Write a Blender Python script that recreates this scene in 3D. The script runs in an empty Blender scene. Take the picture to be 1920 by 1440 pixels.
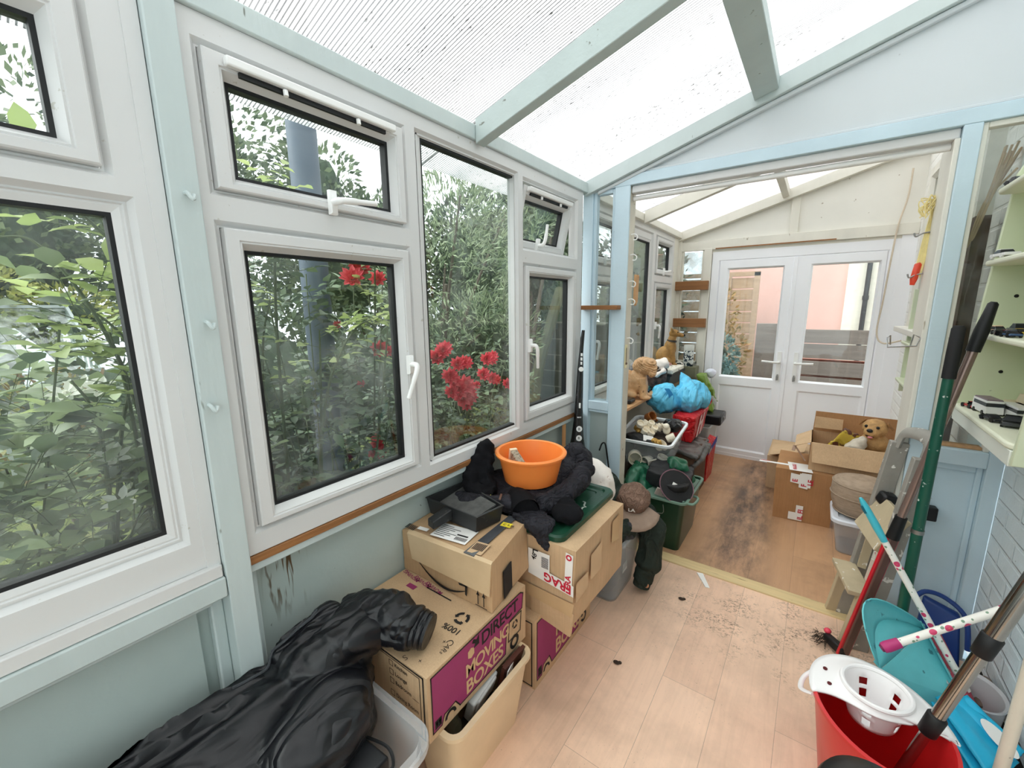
import bpy, bmesh, math, random
from mathutils import Vector, Matrix, noise, Euler
SC = bpy.context.scene
COL = SC.collection
PI = math.pi
FZ = 0.1            # floor level

# ---------------------------------------------------------------- materials
def lin(c):
    return tuple(((v / 255) / 12.92 if v / 255 <= .04045 else ((v / 255 + .055) / 1.055) ** 2.4) for v in c) + (1,)

class NT:
    def __init__(s, name):
        s.m = bpy.data.materials.new(name); s.m.use_nodes = True
        s.t = s.m.node_tree; s.t.nodes.clear()
        s.out = s.n('ShaderNodeOutputMaterial')
    def n(s, typ, **kw):
        d = s.t.nodes.new(typ)
        for k, v in kw.items():
            if k.startswith('i_'):
                k = k[2:]; d.inputs[int(k) if k.isdigit() else k.replace('_', ' ')].default_value = v
            else: setattr(d, k, v)
        return d
    def l(s, a, b):
        s.t.links.new(a, b)
    def pos(s, kind='Object', scale=(1, 1, 1), rot=(0, 0, 0)):
        tc = s.n('ShaderNodeTexCoord'); mp = s.n('ShaderNodeMapping')
        mp.inputs['Scale'].default_value = scale; mp.inputs['Rotation'].default_value = rot
        if kind == 'World':
            g = s.n('ShaderNodeNewGeometry'); s.l(g.outputs['Position'], mp.inputs[0])
        else: s.l(tc.outputs[kind], mp.inputs[0])
        return mp.outputs[0]
    def noise(s, p, scale, detail=4, rough=.55, dist=0):
        t = s.n('ShaderNodeTexNoise', i_Scale=scale, i_Detail=detail, i_Roughness=rough, i_Distortion=dist)
        s.l(p, t.inputs['Vector']); return t.outputs['Fac']
    def ramp(s, fac, stops):
        r = s.n('ShaderNodeValToRGB'); e = r.color_ramp.elements
        while len(e) < len(stops): e.new(.5)
        for i, (p, c) in enumerate(stops):
            e[i].position = p; e[i].color = c if len(c) == 4 else tuple(c) + (1,)
        s.l(fac, r.inputs[0]); return r.outputs[0]
    def mix(s, fac, a, b, typ='MIX'):
        m = s.n('ShaderNodeMix', data_type='RGBA', blend_type=typ)
        for v, i in ((fac, 0), (a, 6), (b, 7)):
            if hasattr(v, 'is_linked'): s.l(v, m.inputs[i])
            else: m.inputs[i].default_value = v
        return m.outputs[2]
    def bsdf(s, col, rough=.5, bump=None, bs=.3, bd=.01, metal=0, spec=.5, **kw):
        b = s.n('ShaderNodeBsdfPrincipled')
        if hasattr(col, 'is_linked'): s.l(col, b.inputs['Base Color'])
        else: b.inputs['Base Color'].default_value = col
        if hasattr(rough, 'is_linked'): s.l(rough, b.inputs['Roughness'])
        else: b.inputs['Roughness'].default_value = rough
        b.inputs['Metallic'].default_value = metal
        b.inputs['Specular IOR Level'].default_value = spec
        for k, v in kw.items(): b.inputs[k.replace('_', ' ')].default_value = v
        if bump is not None:
            q = s.n('ShaderNodeBump', i_Strength=bs, i_Distance=bd)
            s.l(bump, q.inputs['Height']); s.l(q.outputs[0], b.inputs['Normal'])
        s.l(b.outputs[0], s.out.inputs[0]); s.b = b
        return b

MATS = {}
def mat(name, rgb, rough=.5, var=.08, vs=6, bump=0, bscale=60, metal=0, spec=.4, speck=None, aniso=None, **kw):
    """paint-like material: colour with gentle noise variation, optional specks (wear) and fine bump"""
    if name in MATS: return MATS[name]
    t = NT(name); c = lin(rgb)
    p = t.pos('Object', aniso or (1, 1, 1))
    n = t.noise(p, vs)
    lo = tuple(v * (1 - var) for v in c[:3]) + (1,); hi = tuple(min(1, v * (1 + var)) for v in c[:3]) + (1,)
    col = t.ramp(n, [(.3, lo), (.7, hi)])
    if speck:
        sc, th, sr = speck
        f = t.ramp(t.noise(p, sc, 3), [(th, (0, 0, 0)), (th + .03, (1, 1, 1))])
        col = t.mix(f, col, lin(sr))
    bm = t.noise(p, bscale, 3) if bump else None
    t.bsdf(col, rough, bm, bump, .004, metal, spec, **kw)
    MATS[name] = t.m
    return t.m

def cardboard(name, rgb, dirx=True):
    t = NT(name); p = t.pos('Object')
    c = lin(rgb)
    n = t.noise(p, 7, 5); f = t.noise(t.pos('Object', (1, 1, .02)), 220, 2)
    col = t.mix(.28, t.ramp(n, [(.3, tuple(v * .86 for v in c[:3])), (.7, tuple(min(1, v * 1.1) for v in c[:3]))]),
                t.ramp(f, [(.35, tuple(v * .8 for v in c[:3])), (.65, tuple(min(1, v * 1.12) for v in c[:3]))]))
    t.bsdf(col, .8, t.noise(p, 25, 4), .35, .006, 0, .15)
    return t.m

def glass_mat(name, tint=(.86, .89, .88, 1), amt=1.0, dirt=.03):
    t = NT(name)
    tr = t.n('ShaderNodeBsdfTransparent'); tr.inputs[0].default_value = tint
    gl = t.n('ShaderNodeBsdfGlossy', i_Roughness=.02); gl.inputs[0].default_value = (1, 1, 1, 1)
    df = t.n('ShaderNodeBsdfDiffuse'); df.inputs[0].default_value = (.85, .87, .86, 1)
    lw = t.n('ShaderNodeLayerWeight', i_Blend=.5)
    pw = t.n('ShaderNodeMath', operation='POWER', i_1=4.5); t.l(lw.outputs['Facing'], pw.inputs[0])
    mm = t.n('ShaderNodeMath', operation='MULTIPLY_ADD', i_1=.8 * amt, i_2=.035 * amt); t.l(pw.outputs[0], mm.inputs[0])
    m1 = t.n('ShaderNodeMixShader'); t.l(mm.outputs[0], m1.inputs[0]); t.l(tr.outputs[0], m1.inputs[1]); t.l(gl.outputs[0], m1.inputs[2])
    d = t.ramp(t.noise(t.pos('Object', (1, 1, 1)), 3.5, 5, .65), [(.45, (0, 0, 0)), (.8, (dirt * 3,) * 3)])
    m2 = t.n('ShaderNodeMixShader'); t.l(d, m2.inputs[0]); t.l(m1.outputs[0], m2.inputs[1]); t.l(df.outputs[0], m2.inputs[2])
    t.l(m2.outputs[0], t.out.inputs[0])
    return t.m

def plastic_clear(name, rgb=(225, 230, 232), dens=.28, edge=.4):
    t = NT(name)
    tr = t.n('ShaderNodeBsdfTransparent'); tr.inputs[0].default_value = (.93, .94, .95, 1)
    b = t.bsdf(lin(rgb), .25, spec=.5)
    m = t.n('ShaderNodeMixShader')
    lw = t.n('ShaderNodeLayerWeight', i_Blend=.35)
    f = t.n('ShaderNodeMath', operation='MULTIPLY_ADD', i_1=edge, i_2=dens); t.l(lw.outputs['Facing'], f.inputs[0])
    t.l(f.outputs[0], m.inputs[0]); t.l(tr.outputs[0], m.inputs[1]); t.l(b.outputs[0], m.inputs[2])
    t.l(m.outputs[0], t.out.inputs[0])
    return t.m

def cloth_mat(name, rgb, rough=.5, scale=9, stretch=(1, 1, 1), strength=.9, dist=.02, var=.2, spec=.4, weave=0):
    """fabric whose creases come from distorted ridges in the bump"""
    t = NT(name); c = lin(rgb); p = t.pos('World', stretch)
    n = t.noise(p, scale, 2, .5, 1.4)
    a = t.n('ShaderNodeMath', operation='SUBTRACT', i_1=.5); t.l(n, a.inputs[0])
    ab = t.n('ShaderNodeMath', operation='ABSOLUTE'); t.l(a.outputs[0], ab.inputs[0])
    sm = t.ramp(ab.outputs[0], [(0, (0, 0, 0)), (.10, (.75, .75, .75)), (.25, (1, 1, 1))])
    n2 = t.noise(p, scale * 3.1, 3, .6, .8)
    h = t.mix(.22, sm, n2)
    col = t.ramp(t.noise(p, 14), [(.3, tuple(v * (1 - var) for v in c[:3])), (.7, tuple(v * (1 + var) for v in c[:3]))])
    t.bsdf(col, rough, h, strength, dist, 0, spec)
    return t.m

def leaf_mat(name, a, b, rough=.4, trans=.35):
    t = NT(name)
    oi = t.n('ShaderNodeNewGeometry')
    col = t.ramp(oi.outputs['Random Per Island'], [(0, lin(a)), (1, lin(b))])
    t.bsdf(col, rough, spec=.35)
    tl = t.n('ShaderNodeBsdfTranslucent'); t.l(col, tl.inputs[0])
    m = t.n('ShaderNodeMixShader', i_0=trans); t.l(t.b.outputs[0], m.inputs[1]); t.l(tl.outputs[0], m.inputs[2])
    t.l(m.outputs[0], t.out.inputs[0])
    return t.m

# ---------------------------------------------------------------- mesh builder
class B:
    def __init__(s): s.v = []; s.f = []; s.i = []; s.mi = 0
    def m(s, k): s.mi = k; return s
    def add(s, vs, fs):
        o = len(s.v); s.v += [tuple(v) for v in vs]
        for f in fs: s.f.append(tuple(o + k for k in f)); s.i.append(s.mi)
        return s
    def hexa(s, p):   # 4 bottom (ccw from above), 4 top
        return s.add(p, [(3, 2, 1, 0), (4, 5, 6, 7), (0, 1, 5, 4), (1, 2, 6, 5), (2, 3, 7, 6), (3, 0, 4, 7)])
    def box(s, x0, x1, y0, y1, z0, z1):
        return s.hexa([(x0, y0, z0), (x1, y0, z0), (x1, y1, z0), (x0, y1, z0), (x0, y0, z1), (x1, y0, z1), (x1, y1, z1), (x0, y1, z1)])
    def obox(s, c, sz, rot=(0, 0, 0)):
        M = Euler(rot).to_matrix() if not isinstance(rot, Matrix) else rot
        c = Vector(c); h = Vector(sz) / 2
        pts = [c + M @ Vector((a * h.x, b * h.y, d * h.z)) for d in (-1, 1) for a, b in ((-1, -1), (1, -1), (1, 1), (-1, 1))]
        return s.hexa(pts)
    def bar(s, a, b, w, h, up=(0, 0, 1)):     # rectangular bar from a to b
        a = Vector(a); b = Vector(b); d = (b - a).normalized(); r = d.cross(Vector(up))
        if r.length < 1e-4: r = d.cross(Vector((1, 0, 0)))
        r.normalize(); u = r.cross(d)
        q = [(-w / 2, -h / 2), (w / 2, -h / 2), (w / 2, h / 2), (-w / 2, h / 2)]
        return s.hexa([a + r * x + u * y for x, y in q] + [b + r * x + u * y for x, y in q])
    def tube(s, pts, r, seg=10, caps=True, closed=False, sq=(1, 1)):
        pts = [Vector(p) for p in pts]; n = len(pts)
        rs = r if isinstance(r, (list, tuple)) else [r] * n
        vs = []; prev = None
        for k, p in enumerate(pts):
            if closed: d = pts[(k + 1) % n] - pts[k - 1]
            else: d = pts[min(k + 1, n - 1)] - pts[max(k - 1, 0)]
            d.normalize()
            if prev is None:
                a = Vector((0, 0, 1)) if abs(d.z) < .9 else Vector((1, 0, 0))
                u = d.cross(a).normalized()
            else:
                u = prev - d * prev.dot(d)
                u = u.normalized() if u.length > 1e-5 else d.orthogonal().normalized()
            prev = u; w = d.cross(u)
            for j in range(seg):
                t = 2 * PI * j / seg
                vs.append(p + (u * math.cos(t) * sq[0] + w * math.sin(t) * sq[1]) * rs[k])
        fs = []
        for k in range(n if closed else n - 1):
            k2 = (k + 1) % n
            for j in range(seg):
                fs.append((k * seg + j, k * seg + (j + 1) % seg, k2 * seg + (j + 1) % seg, k2 * seg + j))
        if caps and not closed:
            fs.append(tuple(range(seg))[::-1]); fs.append(tuple((n - 1) * seg + j for j in range(seg)))
        return s.add(vs, fs)
    def lathe(s, prof, c=(0, 0, 0), seg=32, rot=None, sx=1, sy=1, caps=True):
        c = Vector(c); vs = []; fs = []
        for r, z in prof:
            for j in range(seg):
                t = 2 * PI * j / seg
                p = Vector((r * math.cos(t) * sx, r * math.sin(t) * sy, z))
                vs.append(c + (rot @ p if rot is not None else p))
        n = len(prof)
        for k in range(n - 1):
            for j in range(seg):
                fs.append((k * seg + j, k * seg + (j + 1) % seg, (k + 1) * seg + (j + 1) % seg, (k + 1) * seg + j))
        if caps:
            if prof[0][0] > 1e-6: fs.append(tuple(range(seg))[::-1])
            if prof[-1][0] > 1e-6: fs.append(tuple((n - 1) * seg + j for j in range(seg)))
        return s.add(vs, fs)
    def ell(s, c, r, rot=None, seg=16, rings=10):
        rr = r if isinstance(r, (tuple, list)) else (r, r, r)
        M = Euler(rot).to_matrix() if rot is not None and not isinstance(rot, Matrix) else (rot or Matrix.Identity(3))
        vs = []; fs = []; c = Vector(c)
        for k in range(1, rings):
            a = PI * k / rings
            for j in range(seg):
                t = 2 * PI * j / seg
                vs.append(c + M @ Vector((rr[0] * math.sin(a) * math.cos(t), rr[1] * math.sin(a) * math.sin(t), rr[2] * math.cos(a))))
        top = len(vs); vs.append(c + M @ Vector((0, 0, rr[2]))); vs.append(c - M @ Vector((0, 0, rr[2])))
        for k in range(rings - 2):
            for j in range(seg):
                fs.append((k * seg + j, (k + 1) * seg + j, (k + 1) * seg + (j + 1) % seg, k * seg + (j + 1) % seg))
        for j in range(seg):
            fs.append((top, j, (j + 1) % seg)); fs.append((top + 1, (rings - 2) * seg + (j + 1) % seg, (rings - 2) * seg + j))
        return s.add(vs, fs)
    def prism(s, poly, mp, d0, d1):   # poly (a,b) extruded between depth d0,d1 ; mp(a,b,d)->xyz
        n = len(poly); vs = [mp(a, b, d0) for a, b in poly] + [mp(a, b, d1) for a, b in poly]
        fs = [tuple(range(n))[::-1], tuple(range(n, 2 * n))] + [(k, (k + 1) % n, n + (k + 1) % n, n + k) for k in range(n)]
        return s.add(vs, fs)
    def ring(s, rects, mp):           # nested rectangles ((a0,a1,b0,b1),depth) swept into a mitred frame
        vs = []
        for (a0, a1, b0, b1), d in rects: vs += [mp(a0, b0, d), mp(a1, b0, d), mp(a1, b1, d), mp(a0, b1, d)]
        fs = []
        for k in range(len(rects) - 1):
            for j in range(4): fs.append((4 * k + j, 4 * k + (j + 1) % 4, 4 * k + 4 + (j + 1) % 4, 4 * k + 4 + j))
        return s.add(vs, fs)
    def grid(s, nu, nv, fn, wrap=False):
        vs = [fn(i / (nu - 1), j / (nv - 1)) for i in range(nu) for j in range(nv)]
        fs = [(i * nv + j, (i + 1) * nv + j, (i + 1) * nv + j + 1, i * nv + j + 1) for i in range(nu - 1) for j in range(nv - 1)]
        return s.add(vs, fs)
    def quad(s, o, U, V):
        o = Vector(o); U = Vector(U); V = Vector(V)
        return s.add([o, o + U, o + U + V, o + V], [(0, 1, 2, 3)])
    def tubbox(s, x0, x1, y0, y1, z0, z1, fl=.02, th=.004, rad=.03, rim=.012, seg=5):
        """open tapered rounded-rectangle tub with a rim"""
        def loop(dx, z, r):
            o = []
            for cx, cy, a0 in ((x1 + dx - r, y0 - dx + r, -PI / 2), (x1 + dx - r, y1 + dx - r, 0), (x0 - dx + r, y1 + dx - r, PI / 2), (x0 - dx + r, y0 - dx + r, PI)):
                for k in range(seg + 1):
                    t = a0 + PI / 2 * k / seg; o.append((cx + r * math.cos(t), cy + r * math.sin(t), z))
            return o
        L = [loop(-fl, z0, rad), loop(0, z1 - rim, rad), loop(rim, z1 - rim, rad + rim), loop(rim, z1, rad + rim), loop(-th, z1, rad - th), loop(-fl - th, z0 + th, rad - th)]
        n = len(L[0]); vs = [p for l in L for p in l]; fs = []
        for k in range(len(L) - 1):
            for j in range(n): fs.append((k * n + j, k * n + (j + 1) % n, (k + 1) * n + (j + 1) % n, (k + 1) * n + j))
        fs.append(tuple(range(n))[::-1]); fs.append(tuple((len(L) - 1) * n + j for j in range(n)))
        return s.add(vs, fs)
    def text(s, txt, o, U, V, h, off=0, align='L', fatten=0, space=1):
        """flat lettering on the plane (o,U,V); h = cap height"""
        vs, fs, w = glyphs(txt, fatten, space)
        k = h / .69
        o = Vector(o); U = Vector(U).normalized(); V = Vector(V).normalized(); N = U.cross(V) * off
        sh = {'L': 0, 'C': -w / 2, 'R': -w}[align]
        return s.add([o + N + U * ((x + sh) * k) + V * (y * k) for x, y in vs], fs)

class KB(B):     # builder whose radii are scaled
    def __init__(s, k): B.__init__(s); s.k = k
    def ell(s, c, r, rot=None, seg=16, rings=10):
        r = tuple(v * s.k for v in r) if isinstance(r, (tuple, list)) else r * s.k
        return B.ell(s, c, r, rot, seg, rings)
    def tube(s, pts, r, *a, **k):
        r = [v * s.k for v in r] if isinstance(r, (tuple, list)) else r * s.k
        return B.tube(s, pts, r, *a, **k)
_G = {}
def glyphs(txt, fatten, space):
    key = (txt, fatten, space)
    if key not in _G:
        cu = bpy.data.curves.new('t', 'FONT'); cu.body = txt; cu.offset = fatten; cu.space_character = space; cu.resolution_u = 3
        ob = bpy.data.objects.new('t', cu); COL.objects.link(ob)
        dg = bpy.context.evaluated_depsgraph_get(); me = ob.evaluated_get(dg).to_mesh()
        vs = [(v.co.x, v.co.y) for v in me.vertices]; fs = [tuple(p.vertices) for p in me.polygons]
        ob.evaluated_get(dg).to_mesh_clear(); bpy.data.objects.remove(ob); bpy.data.curves.remove(cu)
        _G[key] = (vs, fs, max([v[0] for v in vs] or [0]))
    return _G[key]

def wl(o):
    p = o.location.copy()
    while o.parent: o = o.parent; p += o.location
    return p

def tagit(o, label=None, cat=None, group=None, kind=None):
    if label: o['label'] = label
    if cat: o['category'] = cat
    if group: o['group'] = group
    if kind: o['kind'] = kind
    return o

def mk(name, b, mats, parent=None, bevel=0, ang=35, smooth=True, label=None, cat=None, group=None, kind=None, recalc=True, seg=2, sub=0, weld=0):
    me = bpy.data.meshes.new(name)
    if parent is not None: o0 = wl(parent)
    else:
        xs = [v[0] for v in b.v]; ys = [v[1] for v in b.v]; zs = [v[2] for v in b.v]
        o0 = Vector(((min(xs) + max(xs)) / 2, (min(ys) + max(ys)) / 2, min(zs)))
    me.from_pydata([(v[0] - o0.x, v[1] - o0.y, v[2] - o0.z) for v in b.v], [], b.f)
    for mm in (mats if isinstance(mats, (list, tuple)) else [mats]): me.materials.append(mm)
    if any(b.i): me.polygons.foreach_set('material_index', b.i)
    if recalc or weld:
        bm = bmesh.new(); bm.from_mesh(me)
        if weld: bmesh.ops.remove_doubles(bm, verts=bm.verts, dist=weld)
        if recalc: bmesh.ops.recalc_face_normals(bm, faces=bm.faces)
        bm.to_mesh(me); bm.free()
    if smooth:
        me.polygons.foreach_set('use_smooth', [True] * len(me.polygons))
        me.set_sharp_from_angle(angle=math.radians(ang))
    me.update()
    o = bpy.data.objects.new(name, me); COL.objects.link(o)
    if parent is not None: o.parent = parent
    else: o.location = o0
    if bevel:
        md = o.modifiers.new('bevel', 'BEVEL'); md.width = bevel; md.segments = seg; md.limit_method = 'ANGLE'; md.angle_limit = math.radians(40)
    if sub:
        md = o.modifiers.new('sub', 'SUBSURF'); md.levels = sub; md.render_levels = sub
    return tagit(o, label, cat, group, kind)

def thing(name, label, cat, loc, group=None, kind=None):
    o = bpy.data.objects.new(name, None); COL.objects.link(o); o.location = loc; o.empty_display_size = .05
    return tagit(o, label, cat, group, kind)

def dup(root, loc, rz=None, label=None, group=None, scale=None, rot=None):
    r = root.copy(); COL.objects.link(r); r.location = loc
    if rz is not None: r.rotation_euler = (0, 0, rz)
    if rot is not None: r.rotation_euler = rot
    if scale: r.scale = (scale,) * 3
    if label: r['label'] = label
    if group: r['group'] = group
    for ch in list(root.children):
        c = ch.copy(); COL.objects.link(c); c.parent = r
        for g in list(ch.children):
            d = g.copy(); COL.objects.link(d); d.parent = c
    return r

def struct(name, b, m, parent=None, **kw):
    return mk(name, b, m, parent, kind='structure' if parent is None else None, **kw)

def V3(*a): return Vector(a)
def lerp(a, b, t): return a + (b - a) * t
def bez(pts, n=12):
    """catmull-rom through points"""
    P = [Vector(p) for p in pts]; out = []
    for k in range(len(P) - 1):
        p0 = P[max(k - 1, 0)]; p1 = P[k]; p2 = P[k + 1]; p3 = P[min(k + 2, len(P) - 1)]
        for j in range(n):
            t = j / n
            out.append(.5 * ((2 * p1) + (p2 - p0) * t + (2 * p0 - 5 * p1 + 4 * p2 - p3) * t * t + (3 * p1 - p0 - 3 * p2 + p3) * t ** 3))
    out.append(P[-1]); return out

def surf(o, p, d=(0, 0, -1)):
    """where a ray from p meets the object's mesh: point and normal"""
    from mathutils.bvhtree import BVHTree
    off = wl(o); t = BVHTree.FromPolygons([v.co + off for v in o.data.vertices], [tuple(q.vertices) for q in o.data.polygons])
    h = t.ray_cast(Vector(p), Vector(d)); return (h[0], h[1]) if h[0] else (Vector(p), Vector((0, 0, 1)))

def lump(name, b, m, parent=None, voxel=.012, fn=None, smooth_it=2, post=None, **kw):
    """fuse the builder's solids into one skin (voxel remesh), then displace along normals with fn(p)->metres"""
    me = bpy.data.meshes.new('tmp'); me.from_pydata(b.v, [], b.f)
    bm = bmesh.new(); bm.from_mesh(me); bmesh.ops.recalc_face_normals(bm, faces=bm.faces); bm.to_mesh(me); bm.free()
    ob = bpy.data.objects.new('tmp', me); COL.objects.link(ob)
    r = ob.modifiers.new('r', 'REMESH'); r.mode = 'VOXEL'; r.voxel_size = voxel
    if smooth_it:
        q = ob.modifiers.new('s', 'SMOOTH'); q.iterations = smooth_it; q.factor = .5
    dg = bpy.context.evaluated_depsgraph_get(); ev = ob.evaluated_get(dg); e = ev.to_mesh()
    out = B()
    ns = [v.normal.copy() for v in e.vertices]; co = [v.co.copy() for v in e.vertices]
    out.f = [tuple(p.vertices) for p in e.polygons]; out.i = [0] * len(out.f)
    ev.to_mesh_clear(); bpy.data.objects.remove(ob); bpy.data.meshes.remove(me)
    out.v = [tuple(c + n * fn(c)) if fn else tuple(c) for c, n in zip(co, ns)]
    if post: out.v = [tuple(post(Vector(v))) for v in out.v]
    return mk(name, out, m, parent, ang=80, **kw)

def folds(A, fr, d=(1, 1, 1), fine=.3, seed=0):
    """wrinkle displacement: ridged noise stretched along one direction"""
    S0 = Vector((seed * 3.1, seed * 1.7, seed * 2.3))
    D = Vector(d)
    def fn(p):
        q = Vector((p.x * D.x, p.y * D.y, p.z * D.z)) * fr + S0
        w = noise.noise_vector(q * .5) * .8
        a = 1 - abs(noise.noise(q + w)) * 2.6
        c = 1 - abs(noise.noise((q + w) * 2.3 + Vector((5, 1, 2)))) * 2.4
        return A * (a - .35) + A * fine * c
    return fn
EXPO = 1.28
SKY = 1.35
SUN = 2.2
# ================================================================= camera, sky, light
cam = bpy.data.cameras.new('camera'); co = bpy.data.objects.new('camera', cam); COL.objects.link(co)
cam.sensor_fit = 'HORIZONTAL'; cam.sensor_width = 36; cam.lens = 36 * 782.996 / 1920
cam.clip_start = .02; cam.clip_end = 200
_r = Vector((.81025, .58602, -.00897)); _u = Vector((-.10054, .15406, .98293)); _b = Vector((.57740, -.79552, .18375))
M = Matrix((_r, _u, _b)).transposed().to_4x4(); M.translation = Vector((1.1408, -2.3344, 1.5813)); co.matrix_world = M
SC.camera = co
SC.view_settings.view_transform = 'Standard'; SC.view_settings.look = 'None'; SC.view_settings.gamma = 1
SC.view_settings.use_curve_mapping = False; SC.view_settings.exposure = EXPO
cy = SC.cycles
cy.max_bounces = 12; cy.diffuse_bounces = 8; cy.glossy_bounces = 3; cy.transmission_bounces = 4; cy.transparent_max_bounces = 16
cy.caustics_reflective = False; cy.caustics_refractive = False; cy.use_denoising = True; cy.sample_clamp_indirect = 10
w = bpy.data.worlds.new('sky'); SC.world = w; w.use_nodes = True
nt = w.node_tree; nt.nodes.clear()
wo = nt.nodes.new('ShaderNodeOutputWorld'); bg = nt.nodes.new('ShaderNodeBackground'); bg.inputs[1].default_value = SKY
tc = nt.nodes.new('ShaderNodeTexCoord'); sx = nt.nodes.new('ShaderNodeSeparateXYZ'); rp = nt.nodes.new('ShaderNodeValToRGB')
rp.color_ramp.elements[0].position = .0; rp.color_ramp.elements[0].color = (.62, .66, .70, 1)
rp.color_ramp.elements[1].position = .45; rp.color_ramp.elements[1].color = (.98, 1, 1, 1)
nt.links.new(tc.outputs['Generated'], sx.inputs[0]); nt.links.new(sx.outputs[2], rp.inputs[0])
nt.links.new(rp.outputs[0], bg.inputs[0]); nt.links.new(bg.outputs[0], wo.inputs[0])
sun = bpy.data.lights.new('overcast_sun', 'SUN'); so = bpy.data.objects.new('overcast_sun', sun); COL.objects.link(so)
sun.energy = SUN; sun.angle = math.radians(60); sun.color = (1, .985, .965); so.rotation_euler = Vector((.55, .5, -.8)).to_track_quat('-Z', 'Y').to_euler(); so.location = (0, 0, 8)

# ================================================================= materials of the shell
PVC = mat('white_upvc', (212, 212, 211), .32, .02, 3, spec=.45, speck=(38, .70, (190, 188, 180)))
PVCO = mat('upvc_cream', (222, 218, 206), .4, .04, 4, spec=.35)
BLUE = mat('pale_blue_green_paint', (192, 203, 202), .5, .05, 5, .35, 40, aniso=(1, 1, .25), speck=(26, .725, (120, 126, 118)))
BLUE2 = mat('pale_sky_blue_paint', (196, 216, 226), .5, .05, 4, .3, 40, speck=(30, .735, (150, 160, 160)))
PANEL = mat('grey_green_wall_paint', (178, 190, 186), .55, .05, 3, .2, 30, speck=(22, .735, (90, 95, 92)))
GABLE = mat('gable_pale_blue', (208, 214, 217), .6, .02, 2, .1, 20, speck=(14, .76, (150, 155, 155)))
CREAM = mat('cream_timber_paint', (222, 219, 208), .55, .06, 5, .4, 30, aniso=(1, 1, .4), speck=(18, .70, (160, 150, 130)))
CREAM2 = mat('cream_board_paint', (227, 225, 217), .6, .03, 3, .15, 20, speck=(20, .74, (170, 160, 145)))
WOODB = mat('raw_brown_wood', (142, 96, 56), .6, .25, 14, .5, 50, aniso=(.2, .2, 3), speck=(20, .66, (70, 42, 22)))
WOODP = mat('pale_raw_wood', (196, 152, 108), .65, .15, 12, .3, 40, aniso=(4, .3, 4))
BLACK = mat('black_rubber', (18, 19, 21), .5, .1)
WHITEP = mat('white_plastic', (238, 238, 236), .28, .02)
CHROME = mat('bright_steel', (190, 190, 190), .22, .05, metal=1)
GREYM = mat('dull_steel', (150, 150, 148), .4, .1, metal=1)
GLASS = glass_mat('window_glass')
GLASSD = glass_mat('dusty_glass', dirt=.06)

def drip_panel():
    t = NT('painted_panel_with_rust_drips'); p = t.pos('World'); c = lin((178, 190, 186))
    base = t.ramp(t.noise(p, 3), [(.3, tuple(v * .95 for v in c[:3])), (.7, tuple(min(1, v * 1.05) for v in c[:3]))])
    base = t.mix(t.ramp(t.noise(p, 22, 3), [(.72, (0, 0, 0)), (.75, (1, 1, 1))]), base, lin((95, 100, 95)))
    s = t.n('ShaderNodeSeparateXYZ'); t.l(p, s.inputs[0])
    streak = t.ramp(t.noise(t.pos('World', (1, 1, .12)), 62, 2, .6, .3), [(.53, (0, 0, 0)), (.60, (1, 1, 1))])
    def rng(out, a, b, c_, d):
        m = t.n('ShaderNodeMapRange', i_1=a, i_2=b); t.l(out, m.inputs[0])
        m2 = t.n('ShaderNodeMapRange', i_1=d, i_2=c_); t.l(out, m2.inputs[0])
        q = t.n('ShaderNodeMath', operation='MULTIPLY'); t.l(m.outputs[0], q.inputs[0]); t.l(m2.outputs[0], q.inputs[1]); return q.outputs[0]
    a = rng(s.outputs[1], -1.90, -1.87, -1.80, -1.76); b = rng(s.outputs[2], .66, .78, .89, .91)
    q = t.n('ShaderNodeMath', operation='MULTIPLY'); t.l(a, q.inputs[0]); t.l(b, q.inputs[1])
    q2 = t.n('ShaderNodeMath', operation='MULTIPLY'); t.l(q.outputs[0], q2.inputs[0]); t.l(streak, q2.inputs[1])
    t.bsdf(t.mix(q2.outputs[0], base, lin((92, 70, 44))), .55, t.noise(p, 30), .2, .004, 0, .4)
    return t.m

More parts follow.
